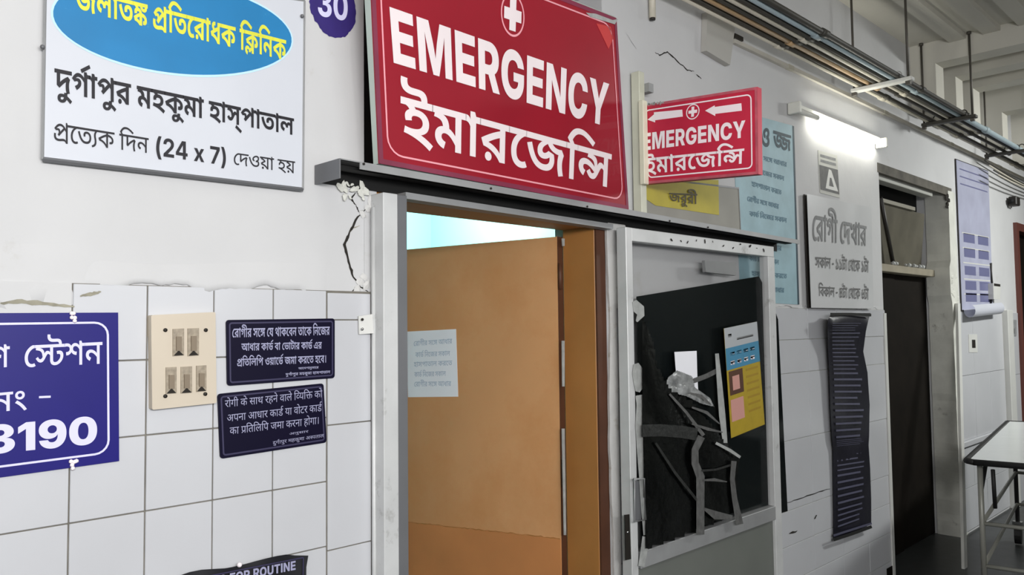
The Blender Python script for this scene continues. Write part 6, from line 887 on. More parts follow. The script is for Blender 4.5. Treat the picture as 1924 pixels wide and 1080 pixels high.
# wrinkles of the sheet by its upper right corner and the frame behind
bm = bmesh.new()
off = Vector((.012, .018, 0))
for a, b in ((TLp, BL), (BL, BR), (BR, TRp), (TRp, TLp)):
    d = (b - a).normalized()
    tube(bm, [a + off + Vector((0, 0, .008)), b + off + Vector((0, 0, .008))], .007, 4)
obj('back_frame', bm, mat('pale_green_frame', (196, 208, 200), 0.6, var=0.1), ES)
sheet('side_return', [TLp + Vector((0, .004, 0)), TLp + Vector((0, .034, 0)), BL + Vector((0, .026, 0)), BL + Vector((0, .004, 0))], MATS['pale_green_frame'], ES, .004, (-1, 0, 0))
es.poly('peeled_patch', [(1120, 44), (1147, 50), (1152, 72), (1143, 92)], mat('peeled_red', (196, 60, 60), 0.5), ES)
es.poly('torn_edge', [(1100, 24), (1118, 26), (1150, 38), (1160, 36), (1154, 46), (1128, 38), (1108, 32)], TORN, ES, 0.003)
base_at(ES, BL)
# ------------------------------------------------------------------ post and small two-sided sign
SX = 2.57
PS = thing('projecting_sign', 'smaller pink-red EMERGENCY arrow sign sticking out from the wall', 'sign')
def SXP(px, py):
    d = ray(px, py); return CAM + d * ((SX - CAM.x) / d.x)
ps = Panel(SXP(1203, 198), SXP(1423, 163), SXP(1425, 327), SXP(1210, 346))
ps.slab('sign_box', RED2, PS, 0.03)
ps.ring('worn_edge', RED2D, PS, 0.0, 0.010, 0.004)
ps.ring('border_line', SIGNWHITE2, PS, 0.022, 0.005, 0.02)
text('emergency', ps, [(1209, 251), (1401, 226), (1401, 258), (1209, 283)], SIGNWHITE2, PS, 'cap', n=4)
text('emergency_bn', ps, [(1212, 297), (1399, 278), (1398, 307), (1213, 328)], SIGNWHITE2, PS, n=4)
ps.poly('arrow', [(1217, 225), (1229, 215), (1229, 211), (1282, 206), (1283, 219), (1231, 226), (1231, 230)], SIGNWHITE2, PS)
ps.poly('arrow', [(1325, 208), (1343, 198), (1343, 201), (1393, 194), (1394, 208), (1344, 214), (1344, 218)], SIGNWHITE2, PS)
ps.ellipse('emblem_ring', (1302, 210), 0.029, 0.029, SIGNWHITE2, PS, 0.0014, inner=0.86)
cross(ps, ps.at(1302, 210), .019, .019, .006, SIGNWHITE2, PS, .0016)
bm = bmesh.new()
for i in range(26):
    x = random.uniform(1203, 1250); y = 198 - (x - 1203) * .15 + random.uniform(0, 6) * random.random()
    c = ps.at(x, y); s = random.uniform(.002, .007)
    bm.faces.new([bm.verts.new(c + ps.n * .0019 + ps.right * s * math.cos(a) * random.uniform(.6, 1.4) + Vector((0, 0, 1)) * s * math.sin(a)) for a in (0, 1.2, 2.4, 3.6, 4.8)])
o = obj('flaked_paint', bm, TORN, PS); o['kind'] = 'stuff'
base_at(PS, ps.c[3])
pp = thing('sign_post', 'off-white flat metal post on the wall that carries the projecting sign', 'post')
p0, p1 = SXP(1200, 395), SXP(1186, 140)
bx('flat_bar', (SX - .018, -.05, 1.985), (SX + .018, -.01, p1.z), mat('old_white_metal', (206, 206, 188), 0.5, var=0.15), pp, .002)
bx('side_channel', (SX - .03, -.075, ps.c[3].z - .005), (SX - .001, -.052, ps.c[0].z + .01), mat('old_white_bar', (226, 222, 200), 0.5, var=0.1), pp, .002)
for z in (p1.z - .08, p1.z - .2):
    bx('clamp', (SX + .0181, -.07, z), (SX + .05, -.005, z + .035), ALUD, pp)
base_at(pp, Vector((SX, -.03, 1.985)))

# ------------------------------------------------------------------ rabies clinic sign
wp = lambda px, py, Y=-0.014: W(px, py, Y)
RS = thing('clinic_sign_board', 'white framed clinic sign with a blue oval above black lettering', 'sign')
rq = [wp(86, -62), wp(572, 75 - 74), wp(569, 356), wp(80, 299)]
rs = Panel(*rq)
rs.slab('sign_sheet', SHEETW, RS, 0.004)
for i, (a, b) in enumerate(((rq[3], rq[2]), (rq[0], rq[3]), (rq[1], rq[2]), (rq[0], rq[1]))):
    bm = bmesh.new(); tube(bm, [a, b], .0055 if i == 0 else .003, 4); obj('frame_bar', bm, ALUDK if i == 0 else ALUD, RS)  # lower bar takes a darker metal, its shadow put into the colour
ow = (rs.at(325 + 226, 47 + 61) - rs.at(325 - 226, 47 - 61)).length / 2
oh = (rs.at(325, 47 + 86) - rs.at(325, 47 - 86)).length / 2
rs.ellipse('oval_rim', (347, 53), ow * 1.015, oh * 1.05, PALEB, RS, 0.0008, seg=64)
rs.ellipse('blue_oval', (347, 53), ow, oh, SKYB, RS, 0.0013, seg=64)
text('clinic', rs, [(140, -27), (537, 75), (537, 114), (140, 18)], YEL, RS, lift=.0019, n=4)
text('hospital', rs, [(102, 127), (552, 222), (552, 254), (102, 172)], INK, RS, n=4)
text('daily1', rs, [(101, 230), (279, 259), (279, 288), (101, 265)], INK, RS, n=4)
text('daily2', rs, [(293, 257), (424, 279), (424, 311), (293, 292)], INK, RS, 'cap', n=4)
text('daily3', rs, [(439, 286), (554, 303), (554, 326), (439, 309)], INK, RS, n=4)
for p in ((80, 88), (568, 30)):
    pipe('fixing_nail', [wp(*p), wp(*p, -.022)], .005, ALUDK, RS)
base_at(RS, rq[3])

# painted round number 30
PN = thing('painted_number', 'purple painted disc with the number 30 on the plaster wall', 'painted mark')
flatw = Panel(wp(0, 0, -.001), wp(700, 0, -.001), wp(700, 700, -.001), wp(0, 700, -.001))
c = flatw.at(626, 12); bm = bmesh.new()
vs = []
rx = (flatw.at(667, 12) - c).length; rz = (flatw.at(626, 70) - c).length
for i in range(72):
    a = 2 * math.pi * i / 72; k = 1 + random.uniform(-.035, .03) - (.10 if 20 < i < 27 else 0)
    vs.append(bm.verts.new(c + Vector((rx * k * math.cos(a), 0, rz * k * math.sin(a)))))
bm.faces.new(vs); obj('disc', bm, PURP, PN)
text('thirty', flatw, [(597, -22), (653, -10), (653, 40), (597, 29)], LAV, PN, 'cap', n=5, lift=.0008)
base_at(PN, c)

# ------------------------------------------------------------------ police station sign (blue)
BS = thing('phone_number_sign', 'royal blue enamel sign with white lettering and the digits 3190', 'sign')
a0, a1 = wp(0, 588), wp(222, 587); b0, b1 = wp(0, 897), wp(224, 866)
bs = Panel(a0 + (a0 - a1).normalized() * .28, a1, b1, b0 + (b0 - b1).normalized() * .28)
bs.slab('sign_sheet', NAVY, BS, 0.004)
bs.ring('border_line', LAV, BS, 0.020, 0.0045, 0.03)
text('station', bs, [(46, 648), (192, 641), (192, 683), (46, 690)], LAV, BS, n=4)
text('sha', bs, [(-22, 652), (18, 649), (18, 689), (-22, 692)], LAV, BS, n=4)
text('number', bs, [(-16, 738), (50, 732), (50, 768), (-16, 775)], LAV, BS, n=4)
bs.poly('lettering', [(73, 744), (95, 743), (95, 747), (73, 748)], LAV, BS)
text('digits', bs, [(-28, 800), (182, 781), (182, 833), (-28, 854)], LAV, BS, 'cap', n=5)
for p in ((136, 597), (137, 873)):
    bm = bmesh.new(); c = bs.at(*p)
    for k in range(5):
        bmesh.ops.create_icosphere(bm, subdivisions=1, radius=.005, matrix=Matrix.Translation(c + Vector((random.uniform(-.006, .006), -.003, random.uniform(-.01, .01)))))
    obj('wire_tie', bm, SIGNWHITE2, BS, smooth=True)
base_at(BS, b0)

# ------------------------------------------------------------------ switchboard
SB = thing('switchboard', 'cream switchboard plate with five old toggle switches', 'switchboard')
sb = Panel(wp(284, 592, -.03), wp(405, 586, -.03), wp(407, 757, -.03), wp(286, 770, -.03))
sb.slab('board', CREAM, SB, 0.028, 0.004)
for (x0_, x1_, y0_, y1_) in ((324, 345, 618, 669), (352, 373, 617, 669), (311, 331, 690, 740), (339, 360, 689, 739), (368, 387, 687, 736)):
    q = [sb.at(x0_, y0_), sb.at(x1_, y0_ - 1), sb.at(x1_, y1_ - 2), sb.at(x0_, y1_)]
    s = sheet('switch', q, SWITCH, SB, .003, sb.n, .003)
    cx_ = (x0_ + x1_) / 2
    q = [sb.at(cx_ - 5, y0_ + 14), sb.at(cx_ + 5, y0_ + 14), sb.at(cx_ + 5, y1_ - 10), sb.at(cx_ - 5, y1_ - 10)]
    sheet('rocker', q, mat('rocker', (128, 114, 96), .5) if 'rocker' not in MATS else MATS['rocker'], s, .004, sb.n, .007)
    q = [sb.at(x0_ + 1, y1_ - 1), sb.at(cx_, y1_ - 11), sb.at(x1_ - 1, y1_ - 2)]
    sheet('dark_wedge', q, HOLE, s, .0006, sb.n, .0042)  # dark triangle at the foot of each switch
for p in ((310, 620), (386, 620), (310, 744), (385, 740)):
    c = sb.at(*p); pipe('screw', [c, c + sb.n * .004], .0045, DARKP, SB)
base_at(SB, sb.c[3])

# ------------------------------------------------------------------ navy notices
def navy(name, label, px, lines, rad=.008):
    t = thing(name, label, 'sign')
    p = Panel(*[wp(*q) for q in px])
    p.slab('sign_sheet', NAVYD, t, .004, rad)
    p.ring('border_line', NAVYR, t, .006, .004, rad)
    for key, q, scr in lines: text(key, p, q, LAV2, t, scr, n=2)
    base_at(t, p.c[3]); return t
navy('ward_notice', 'upper navy notice with Bengali lettering beside the switchboard', [(425, 601), (629, 598), (629, 710), (427, 725)], [
    ('nb1', [(436, 617), (619, 613), (619, 629), (436, 634)], 'beng'),
    ('nb2', [(453, 645), (604, 642), (604, 655), (453, 659)], 'beng'),
    ('nb3', [(445, 674), (612, 667), (612, 681), (445, 688)], 'beng'),
    ('nb4', [(560, 690), (598, 688), (598, 692), (560, 694)], 'beng'),
    ('nb5', [(536, 701), (620, 696), (620, 701), (536, 706)], 'beng')])
navy('ward_notice', 'lower tilted navy notice with Hindi lettering below the Bengali one', [(409, 740), (608, 720), (614, 831), (414, 862)], [
    ('nd1', [(422, 752), (605, 733), (605, 746), (422, 765)], 'deva'),
    ('nd2', [(426, 779), (604, 759), (604, 772), (426, 792)], 'deva'),
    ('nd3', [(431, 803), (598, 783), (598, 796), (431, 816)], 'deva'),
    ('nd4', [(543, 813), (579, 808), (579, 812), (543, 817)], 'deva'),
    ('nd5', [(512, 829), (608, 815), (608, 821), (512, 835)], 'deva')])
RB = thing('routine_banner', 'black sheet banner with white ROUTINE lettering low on the tiles', 'sign')
pts = [wp(335, 1082, -.016), wp(420, 1062, -.02), wp(500, 1045, -.022), wp(576, 1040, -.03), wp(566, 1120, -.018), wp(572, 1210, -.02), wp(335, 1270, -.016)]
rb = Panel(wp(335, 1082, -.022), wp(575, 1036, -.022), wp(572, 1210, -.022), wp(335, 1270, -.022))
bm = bmesh.new(); g = []
for i in range(13):
    for j in range(7):
        p = rb.uv(i / 12, j / 6); p.y += .004 * math.sin(i * 1.3 + j) + (-.012 if i == 12 and j == 0 else 0); p.z += .004 * math.sin(i * .9) * (j == 0) - (.004 if i > 10 and j == 0 else 0)
        g.append(bm.verts.new(p))
for i in range(12):
    for j in range(6): bm.faces.new((g[i * 7 + j], g[i * 7 + j + 1], g[i * 7 + j + 8], g[i * 7 + j + 7]))
obj('sheet', bm, mat('black_cloth', (14, 14, 22), .6), RB, smooth=True)
rb.c = [c + Vector((0, -.006, 0)) for c in rb.c]
text('routine', rb, [(411, 1081), (555, 1053), (555, 1070), (411, 1098)], LAV2, RB, 'cap', n=3, lift=.001)
rb.ring('border_line', NAVYR, RB, .010, .003, .004, .001)
bm = bmesh.new(); bmesh.ops.create_icosphere(bm, subdivisions=2, radius=.006, matrix=Matrix.Translation(rb.at(450, 1061)))
obj('wire_tie', bm, SIGNWHITE2, RB, smooth=True)
base_at(RB, rb.c[3])

# ------------------------------------------------------------------ sliding door with glass
YD = -0.095
SD = thing('sliding_glass_door', 'aluminium sliding door with torn black film behind its glass', 'door')
dz0 = 0.02
def dx(px, py=700): return W(px, py, YD).x
xL0, xL1 = W(1179, 600, YD).x, W(1191, 600, YD).x
xRa, xRb = W(1443, 480, YD).x, W(1470, 1000, YD).x
ztop = 1.925
bx('left_stile', (xL0, YD, dz0), (xL1, YD + .045, ztop), ALU, SD, .002)
bx('left_bead', (xL1, YD + .012, dz0), (xL1 + .012, YD + .04, ztop), ALUD, SD, .001)
bx('top_rail', (xL1, YD + .002, ztop - .05), (xRb, YD + .043, ztop), ALU, SD, .002)
bx('right_stile', (xRa, YD, dz0), (xRb, YD + .045, ztop - .05), ALU, SD, .002)
ma, mb = W(1212, 1035, YD), W(1466, 946, YD)
zm = (ma.z + mb.z) / 2
bx('mid_rail', (xL1 + .012, YD - .003, zm - .062), (xRa, YD + .043, zm), ALUD, SD, .002)
bx('lower_panel', (xL1 + .012, YD + .014, dz0 + .05), (xRa, YD + .03, zm - .062), GREYP, SD)
bx('bottom_rail', (xL1 + .012, YD + .002, dz0), (xRa, YD + .043, dz0 + .05), ALU, SD)
bx('glass_pane', (xL1 + .010, YD + .021, zm - .005), (xRa + .004, YD + .025, ztop - .045), GLASS, SD)
hp = Panel(W(1150, 400, YD), W(1500, 400, YD), W(1500, 1080, YD), W(1150, 1080, YD))
q = [W(1191, 900, YD - .03), W(1210, 899, YD - .03), W(1213, 976, YD - .03), W(1192, 980, YD - .03)]
bm = bmesh.new(); tube(bm, q + [q[0]], .0045, 6); obj('pull_handle', bm, ALUD, SD, smooth=True)
sheet('handle_plate', [W(1191, 903, YD), W(1202, 902, YD), W(1204, 976, YD), W(1192, 978, YD)], ALUDK, SD, .004, (0, -1, 0), .002)
lk = sheet('lock_plate', [W(1173, 967, YD), W(1182, 966, YD), W(1185, 1050, YD), W(1175, 1052, YD)], DARKP, SD, .003, (0, -1, 0), .002)
p = W(1177, 999, YD); pipe('lock_pin', [p, p + Vector((0, -.008, 0))], .004, CHROME, lk)
sheet('closer_plate', [W(1335, 488, YD), W(1394, 493, YD), W(1394, 517, YD), W(1337, 510, YD)], ALUD, SD, .015, (0, -1, 0), -.028)
bm = bmesh.new()
for k in range(12):
    p = W(1262 + 16 * k + random.uniform(-4, 4), 451 + 1.75 * k + random.uniform(0, 5), YD)
    chunk(bm, Vector((p.x, YD, ztop - .02 + random.uniform(-.012, .012))), random.uniform(.003, .008), (1.6, .25, .7))
o = obj('grime_spots', bm, HOLE, SD); o['kind'] = 'stuff'
# tinted film on the back of the glass
YG = YD + .033
sheet('tinted_film', [W(1196, 557, YG), W(1426, 519, YG), W(1448, 560, YG), W(1462, 600, YG), W(1480, 960, YG), W(1206, 1045, YG)], FILM, SD, .0012)
base_at(SD, Vector((xL0, YD + .02, dz0)))

def fold_sheet(name, outline, m, parent, Y, amp, seed, n=26):
    """crumpled sheet: a grid cut to the outline, pushed in and out"""
    rnd = random.Random(seed)
    xs = [p[0] for p in outline]; ys = [p[1] for p in outline]
    x0_, x1_, y0_, y1_ = min(xs), max(xs), min(ys), max(ys)
    K = [(rnd.uniform(-1, 1), rnd.uniform(-1, 1), rnd.uniform(0, 6)) for _ in range(6)]
    bm = bmesh.new(); V = {}
    def at(i, j):
        if (i, j) not in V:
            u, v = i / n, j / n
            px, py = lerp(x0_, x1_, u), lerp(y0_, y1_, v)
            d = sum(abs(math.sin(a * 9 * u + b * 9 * v + c)) for a, b, c in K) / 6
            V[(i, j)] = bm.verts.new(W(px, py, Y - amp * d))
        return V[(i, j)]
    for i in range(n):
        for j in range(n):
            c = (lerp(x0_, x1_, (i + .5) / n), lerp(y0_, y1_, (j + .5) / n))
            if inside(c, outline): bm.faces.new((at(i, j), at(i + 1, j), at(i + 1, j + 1), at(i, j + 1)))
    return obj(name, bm, m, parent, smooth=True)
YP = YD - .002
PB = thing('black_plastic_sheet', 'crumpled black plastic taped over the broken sliding door glass', 'plastic sheet')
fold_sheet('plastic', [(1207, 590), (1226, 640), (1236, 690), (1262, 735), (1300, 752), (1330, 790), (1362, 830), (1390, 858), (1384, 900), (1386, 962), (1300, 1000), (1214, 1030), (1208, 800)], BAG, PB, YP, .022, 3, 60)
def strip(name, pts, wpx, m, parent, Y):
    """ribbon through photo points, lying at plane Y"""
    bm = bmesh.new(); prev = None
    for i, p in enumerate(pts):
        a = pts[max(i - 1, 0)]; b = pts[min(i + 1, len(pts) - 1)]
        d = Vector((b[0] - a[0], b[1] - a[1])).normalized(); ww = wpx[i] if isinstance(wpx, list) else wpx
        q = []
        for s in (-.5, .5):
            for dy in (0, .0015):
                q.append(bm.verts.new(W(p[0] - d.y * ww * s, p[1] + d.x * ww * s, Y + dy)))
        if prev:
            for k in ((0, 2), (2, 3), (3, 1), (1, 0)): bm.faces.new((prev[k[0]], prev[k[1]], q[k[1]], q[k[0]]))
        else: bm.faces.new((q[0], q[2], q[3], q[1]))
        prev = q
    bm.faces.new((prev[0], prev[2], prev[3], prev[1]))
    return obj(name, bm, m, parent)
YT = YP - .026
DKTAPE = mat('sooty_tape', (46, 47, 46), .4, var=.4, scale=40, bump=.4, bscale=60)
strip('tape_and_highlight', [(1207, 809), (1240, 808), (1280, 811), (1310, 816)], 23, DKTAPE, PB, YT)
strip('tape_and_highlight', [(1318, 820), (1306, 845), (1306, 870), (1316, 895), (1316, 940), (1316, 1004)], [14, 13, 14, 16, 15, 15], TAPEHI, PB, YT)
strip('tape_and_highlight', [(1379, 866), (1376, 900), (1380, 935), (1390, 985)], [10, 9, 10, 14], TAPEHI, PB, YT - .002)
strip('tape_and_highlight', [(1258, 740), (1290, 775), (1322, 818)], [4, 5, 7], TAPEHI, PB, YT)  # this one is a painted highlight along the diagonal fold
strip('tape_and_highlight', [(1345, 832), (1372, 846), (1391, 859)], [5, 6, 5], TORN, PB, YT - .002)
strip('tape_and_highlight', [(1318, 884), (1345, 882), (1378, 872)], [4, 4, 4], DKTAPE, PB, YT)
strip('tape_and_highlight', [(1232, 832), (1270, 890), (1310, 940)], [4, 5, 5], DKTAPE, PB, YT)
strip('tape_and_highlight', [(1322, 955), (1345, 968), (1376, 972)], [4, 16, 8], TAPEHI, PB, YT)
for k, q in enumerate(([(1300, 765), (1328, 775), (1352, 796)], [(1296, 738), (1318, 744), (1336, 760)], [(1300, 796), (1330, 806), (1358, 812)], [(1322, 902), (1342, 901), (1366, 905)])):
    strip('fold_highlight', q, [3, 6, 2], TAPEHI, PB, YT - .003)  # grey strips painted as highlights on the plastic's folds
base_at(PB, W(1214, 1030, YP))
WT = thing('torn_tape', 'torn whitish tape hanging down the left side of the sliding door glass', 'tape')
strip('upper_scrap', [(1192, 565), (1200, 580), (1204, 592), (1196, 604)], [8, 22, 14, 4], TORN, WT, YP)
strip('middle_scrap', [(1195, 683), (1200, 700), (1202, 722), (1198, 736)], [10, 24, 22, 8], TORN, WT, YP - .002)
strip('long_strip', [(1202, 742), (1205, 760), (1201, 800), (1203, 850), (1206, 900), (1210, 960), (1214, 1005)], [16, 18, 14, 12, 10, 10, 10], TORN, WT, YP - .003)
strip('loose_end', [(1214, 1008), (1210, 1035), (1205, 1064)], [14, 13, 12], TORN, WT, YP - .006)
base_at(WT, W(1205, 1064, YP))
wpap = thing('white_paper', 'blank white paper stuck on the dark glass above the crumpled plastic', 'paper')
strip('sheet', [(1288, 660), (1290, 700), (1291, 738)], [42, 40, 42], PAPER, wpap, YP + .0001)
fold_sheet('crumpled_wrap', [(1245, 732), (1256, 708), (1272, 696), (1300, 706), (1306, 728), (1334, 748), (1342, 764), (1318, 758), (1290, 744), (1262, 738)], mat('clear_wrap', (150, 152, 152), .25, var=.5, scale=25, bump=.6, bscale=40), wpap, YP - .004, .014, 8, 60)
strip('clear_tape', [(1302, 716), (1328, 706), (1352, 694)], 9, TAPEHI, wpap, YP - .004)
strip('clear_tape', [(1347, 664), (1352, 720), (1357, 780), (1364, 846)], [7, 10, 12, 8], TORN, wpap, YP - .008)
base_at(wpap, W(1268, 740, YP))
YPo = thing('yellow_poster', 'tilted yellow, blue and white poster on the sliding door glass', 'poster')
yp = Panel(W(1360, 617, YP), W(1422, 604, YP), W(1437, 797, YP), W(1374, 823, YP))
yp.slab('poster_sheet', POSTY, YPo, .001)
def sub(pan, u0, v0, u1, v1, m, parent, name, lift=.0008):
    return sheet(name, [pan.uv(u0, v0), pan.uv(u1, v0), pan.uv(u1, v1), pan.uv(u0, v1)], m, parent, .0004, pan.n, lift)
sub(yp, 0, 0, 1, .185, POSTW, YPo, 'white_header')
sub(yp, 0, .185, 1, .385, POSTB, YPo, 'blue_band')
sub(yp, .05, .40, .45, .62, BROWND, YPo, 'picture'); sub(yp, .14, .45, .34, .58, POSTP, YPo, 'picture', .0012)
sub(yp, .05, .66, .42, .86, POSTP, YPo, 'picture')
for k in range(7): sub(yp, .55, .42 + k * .065, .92, .44 + k * .065, mat('ochre_line', (160, 130, 30), .6) if 'ochre_line' not in MATS else MATS['ochre_line'], YPo, 'text_line')
for k in range(4):
    sub(yp, .12 + k * .2, .23, .26 + k * .2, .262, SIGNWHITE2, YPo, 'text_line'); sub(yp, .12 + k * .2, .31, .24 + k * .2, .345, SIGNWHITE2, YPo, 'text_line')
sub(yp, .35, .11, .85, .13, GREYINK2, YPo, 'text_line'); sub(yp, .10, .06, .2, .09, GREYINK, YPo, 'text_line')
base_at(YPo, yp.c[3])

# ------------------------------------------------------------------ posters on the wall between channel and far door
MB = thing('framed_board', 'pale board with a mustard sheet of handwriting behind the projecting sign', 'board')
mb_ = Panel(wp(1196, 330, -.008), wp(1388, 352, -.008), wp(1392, 436, -.008), wp(1196, 402, -.008))
mb_.slab('board', mat('dull_board', (150, 148, 140), .6, var=.1), MB, .006)
mb_.ring('frame', ALUDK, MB, 0, .006, .002, .002)
sheet('mustard_sheet', [wp(1205, 335, -.01), wp(1350, 338, -.01), wp(1351, 404, -.01), wp(1232, 386, -.01), wp(1205, 368, -.01)], OLIVE, MB, .001)
text('yellow', mb_, [(1255, 362), (1308, 364), (1308, 384), (1255, 378)], OLINK, MB, n=3, lift=.006)
base_at(MB, mb_.c[3])
TP = thing('teal_poster', 'pale blue-green poster of writing passing behind the door track', 'poster')
tp = Panel(wp(1376, 205, -.003), wp(1489, 236, -.003), wp(1500, 572, -.003), wp(1392, 566, -.003))
tp.slab('poster_sheet', TEALP, TP, .002)
text('bluet', tp, [(1428, 236), (1486, 254), (1486, 284), (1428, 276)], DKTEAL, TP, n=4)
for k in range(10):
    y = 296 + k * 27
    if k == 5: continue
    sl = (600 - y) / 1040
    xa_, xb2 = 1404 + (k % 3) * 4, 1478 - (k % 4) * 5
    text(('line1', 'line2', 'line3')[k % 3], tp, [(xa_, y - sl * 40), (xb2, y + sl * 30), (xb2, y + 9 + sl * 30), (xa_, y + 9 - sl * 40)], TEALINK, TP, n=2)
sheet('dark_side', [wp(1489, 236, -.004), wp(1492, 237, -.004), wp(1502, 572, -.004), wp(1499, 572, -.004)], DKTEAL, TP, .003)
base_at(TP, tp.c[3])
VB = thing('visiting_hours_board', 'white glossy board of grey Bengali visiting hours under the lit tube', 'board')
vb = Panel(wp(1516, 364, -.03), wp(1637, 390, -.03), wp(1641, 580, -.03), wp(1524, 578, -.03))
bm = bmesh.new(); g = []
for i in range(17):
    for j in range(13):
        p = vb.uv(i / 16, j / 12); p.y -= .003 * math.exp(-((i - 11) / 3) ** 2) * math.exp(-(j / 4) ** 2) * math.sin(i * 1.2) + .001 * math.sin(i * .5)
        g.append(bm.verts.new(p))
for i in range(16):
    for j in range(12): bm.faces.new((g[i * 13 + j], g[i * 13 + j + 1], g[i * 13 + j + 14], g[i * 13 + j + 13]))
obj('board_sheet', bm, BOARDW, VB, smooth=True)
vb.slab('backing', DARKP, VB, .006, lift=-.013)
vb.c = [c + Vector((0, -.003, 0)) for c in vb.c]
text('visit1', vb, [(1527, 402), (1628, 424), (1628, 462), (1527, 452)], GREYINK2, VB, n=3, lift=.0012)
text('visit2', vb, [(1532, 482), (1632, 490), (1632, 512), (1532, 502)], GREYINK, VB, n=3, lift=.0012)
text('visit3', vb, [(1538, 538), (1632, 542), (1632, 563), (1538, 556)], GREYINK, VB, n=3, lift=.0012)
base_at(VB, vb.c[3])
SN = thing('stencil_notice', 'small grey stencilled emblem notice on the wall below the lit tube', 'notice')
sn = Panel(wp(1537, 282, -.003), wp(1573, 292, -.003), wp(1578, 372, -.003), wp(1541, 362, -.003))
sn.slab('sheet', mat('grey_notice', (196, 196, 190), .7, var=.05), SN, .002)
sheet('dark_field', [sn.uv(.02, .34), sn.uv(.98, .34), sn.uv(.98, .92), sn.uv(.02, .92)], GREYINK, SN, .0005, sn.n, .0009)
sheet('triangle', [sn.uv(.50, .38), sn.uv(.62, .40), sn.uv(.92, .86), sn.uv(.28, .86)], BOXW, SN, .0005, sn.n, .0014)
sheet('inner_mark', [sn.uv(.52, .58), sn.uv(.60, .58), sn.uv(.70, .78), sn.uv(.46, .78)], GREYINK, SN, .0005, sn.n, .0018)
for v in (.08, .2): sheet('text_line', [sn.uv(.1, v), sn.uv(.9, v), sn.uv(.9, v + .06), sn.uv(.1, v + .06)], GREYINK2, SN, .0005, sn.n, .0009)
base_at(SN, sn.c[3])

# dark hanging banner with its curled top
DB = thing('dark_banner', 'tall dark printed banner with a curled top corner on the tiles', 'banner')
rows = [(588, 1562, 1636, -.05), (600, 1556, 1632, -.085), (622, 1555, 1627, -.06), (660, 1556, 1622, -.035), (700, 1558, 1630, -.025), (760, 1560, 1634, -.03), (820, 1563, 1633, -.03), (836, 1565, 1632, -.02), (880, 1565, 1635, -.025), (940, 1566, 1637, -.03), (985, 1566, 1637, -.03)]
bm = bmesh.new(); G_ = []
for k, (y, xl, xr, dy) in enumerate(rows):
    col = []
    for i in range(9):
        u = i / 8; yy = y + (0 if k < 4 else 0)
        tilt = [0, 0, 0, 0, 0, 0, 6, 8, 12, 20, 30][k] * (1 - u)
        dy = min(dy, -.03)
        col.append(bm.verts.new(W(lerp(xl, xr, u), yy + tilt, dy - .012 * math.sin(u * math.pi * 1.5 + k * .5))))
    G_.append(col)
for a, b in zip(G_, G_[1:]):
    for i in range(8): bm.faces.new((a[i], a[i + 1], b[i + 1], b[i]))
obj('banner_sheet', bm, BANN, DB, smooth=True)
def bpos(u, v):
    f = v * (len(rows) - 1); k = min(int(f), len(rows) - 2); t = f - k
    out = []
    for kk in (k, k + 1):
        y, xl, xr, dy = rows[kk]; tilt = [0, 0, 0, 0, 0, 0, 6, 8, 12, 20, 30][kk] * (1 - u)
        out.append(W(lerp(xl, xr, u), y + tilt, dy - .012 * math.sin(u * math.pi * 1.5 + kk * .5) - .008))
    return lerp(out[0], out[1], t)
bm = bmesh.new()
for k in range(44):
    v = .13 + k * .0192; u1 = .86 - .18 * random.random()
    n = 7
    A = [bm.verts.new(bpos(lerp(.12, u1, i / n), v)) for i in range(n + 1)]; B2 = [bm.verts.new(bpos(lerp(.12, u1, i / n), v + .006)) for i in range(n + 1)]
    for i in range(n): bm.faces.new((A[i], A[i + 1], B2[i + 1], B2[i]))
o = obj('text_rows', bm, BANNL, DB); o['kind'] = 'stuff'
strip('bottom_stick', [(1566, 1006), (1600, 995), (1638, 983)], 4, BANNL, DB, -.05)
strip('bottom_shadow_strip', [(1566, 1014), (1600, 1003), (1638, 989)], 6, BLACKM, DB, -.045)  # black strip painted as the shadow under the banner
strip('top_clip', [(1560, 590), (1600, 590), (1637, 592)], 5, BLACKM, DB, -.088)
base_at(DB, W(1566, 1015, -.03))

# ------------------------------------------------------------------ second doorway
FD = thing('dark_double_door', 'dark brown double door with a dusty ventilator in the second doorway', 'door')
yr = .17
bx('left_leaf', (OC[0], yr, 0), (5.80, yr + .04, 1.90), DARKWOOD, FD, .004)
bx('right_leaf', (5.81, yr + .01, 0), (OC[1], yr + .05, 1.90), DARKWOOD, FD, .004)
bx('transom_bar', (OC[0], .10, 1.90), (OC[1] - .005, .20, 1.95), mat('dusty_bar', (150, 142, 124), .6, var=.2), FD, .003)
bx('vent_backing', (OC[0], .225, 1.95), (OC[1], .245, 2.53), BLACKM, FD)
bx('head_bar', (OC[0], .03, 2.47), (OC[1] - .25, .10, 2.51), mat('pale_head', (176, 176, 170), .5), FD, .003)
sheet('ventilator_glass', [(5.16, .20, 1.96), (6.42, .20, 1.96), (6.30, .12, 2.36), (5.16, .12, 2.36)], DUSTY, FD, .004)
bx('vent_rail', (5.14, .10, 2.36), (6.05, .13, 2.385), mat('dusty_rail', (140, 136, 124), .5), FD)
pipe('stay_rod', [(5.38, .09, 2.38), (5.72, .15, 1.98)], .014, DARKP, FD, 6)
bm = bmesh.new()
for k in range(9):
    bmesh.ops.create_icosphere(bm, subdivisions=1, radius=random.uniform(.01, .022), matrix=Matrix.Translation((random.uniform(5.4, 6.3), .13, 1.965)))
o = obj('debris', bm, TORN, FD); o['kind'] = 'stuff'
base_at(FD, Vector((OC[0], yr, 0)))
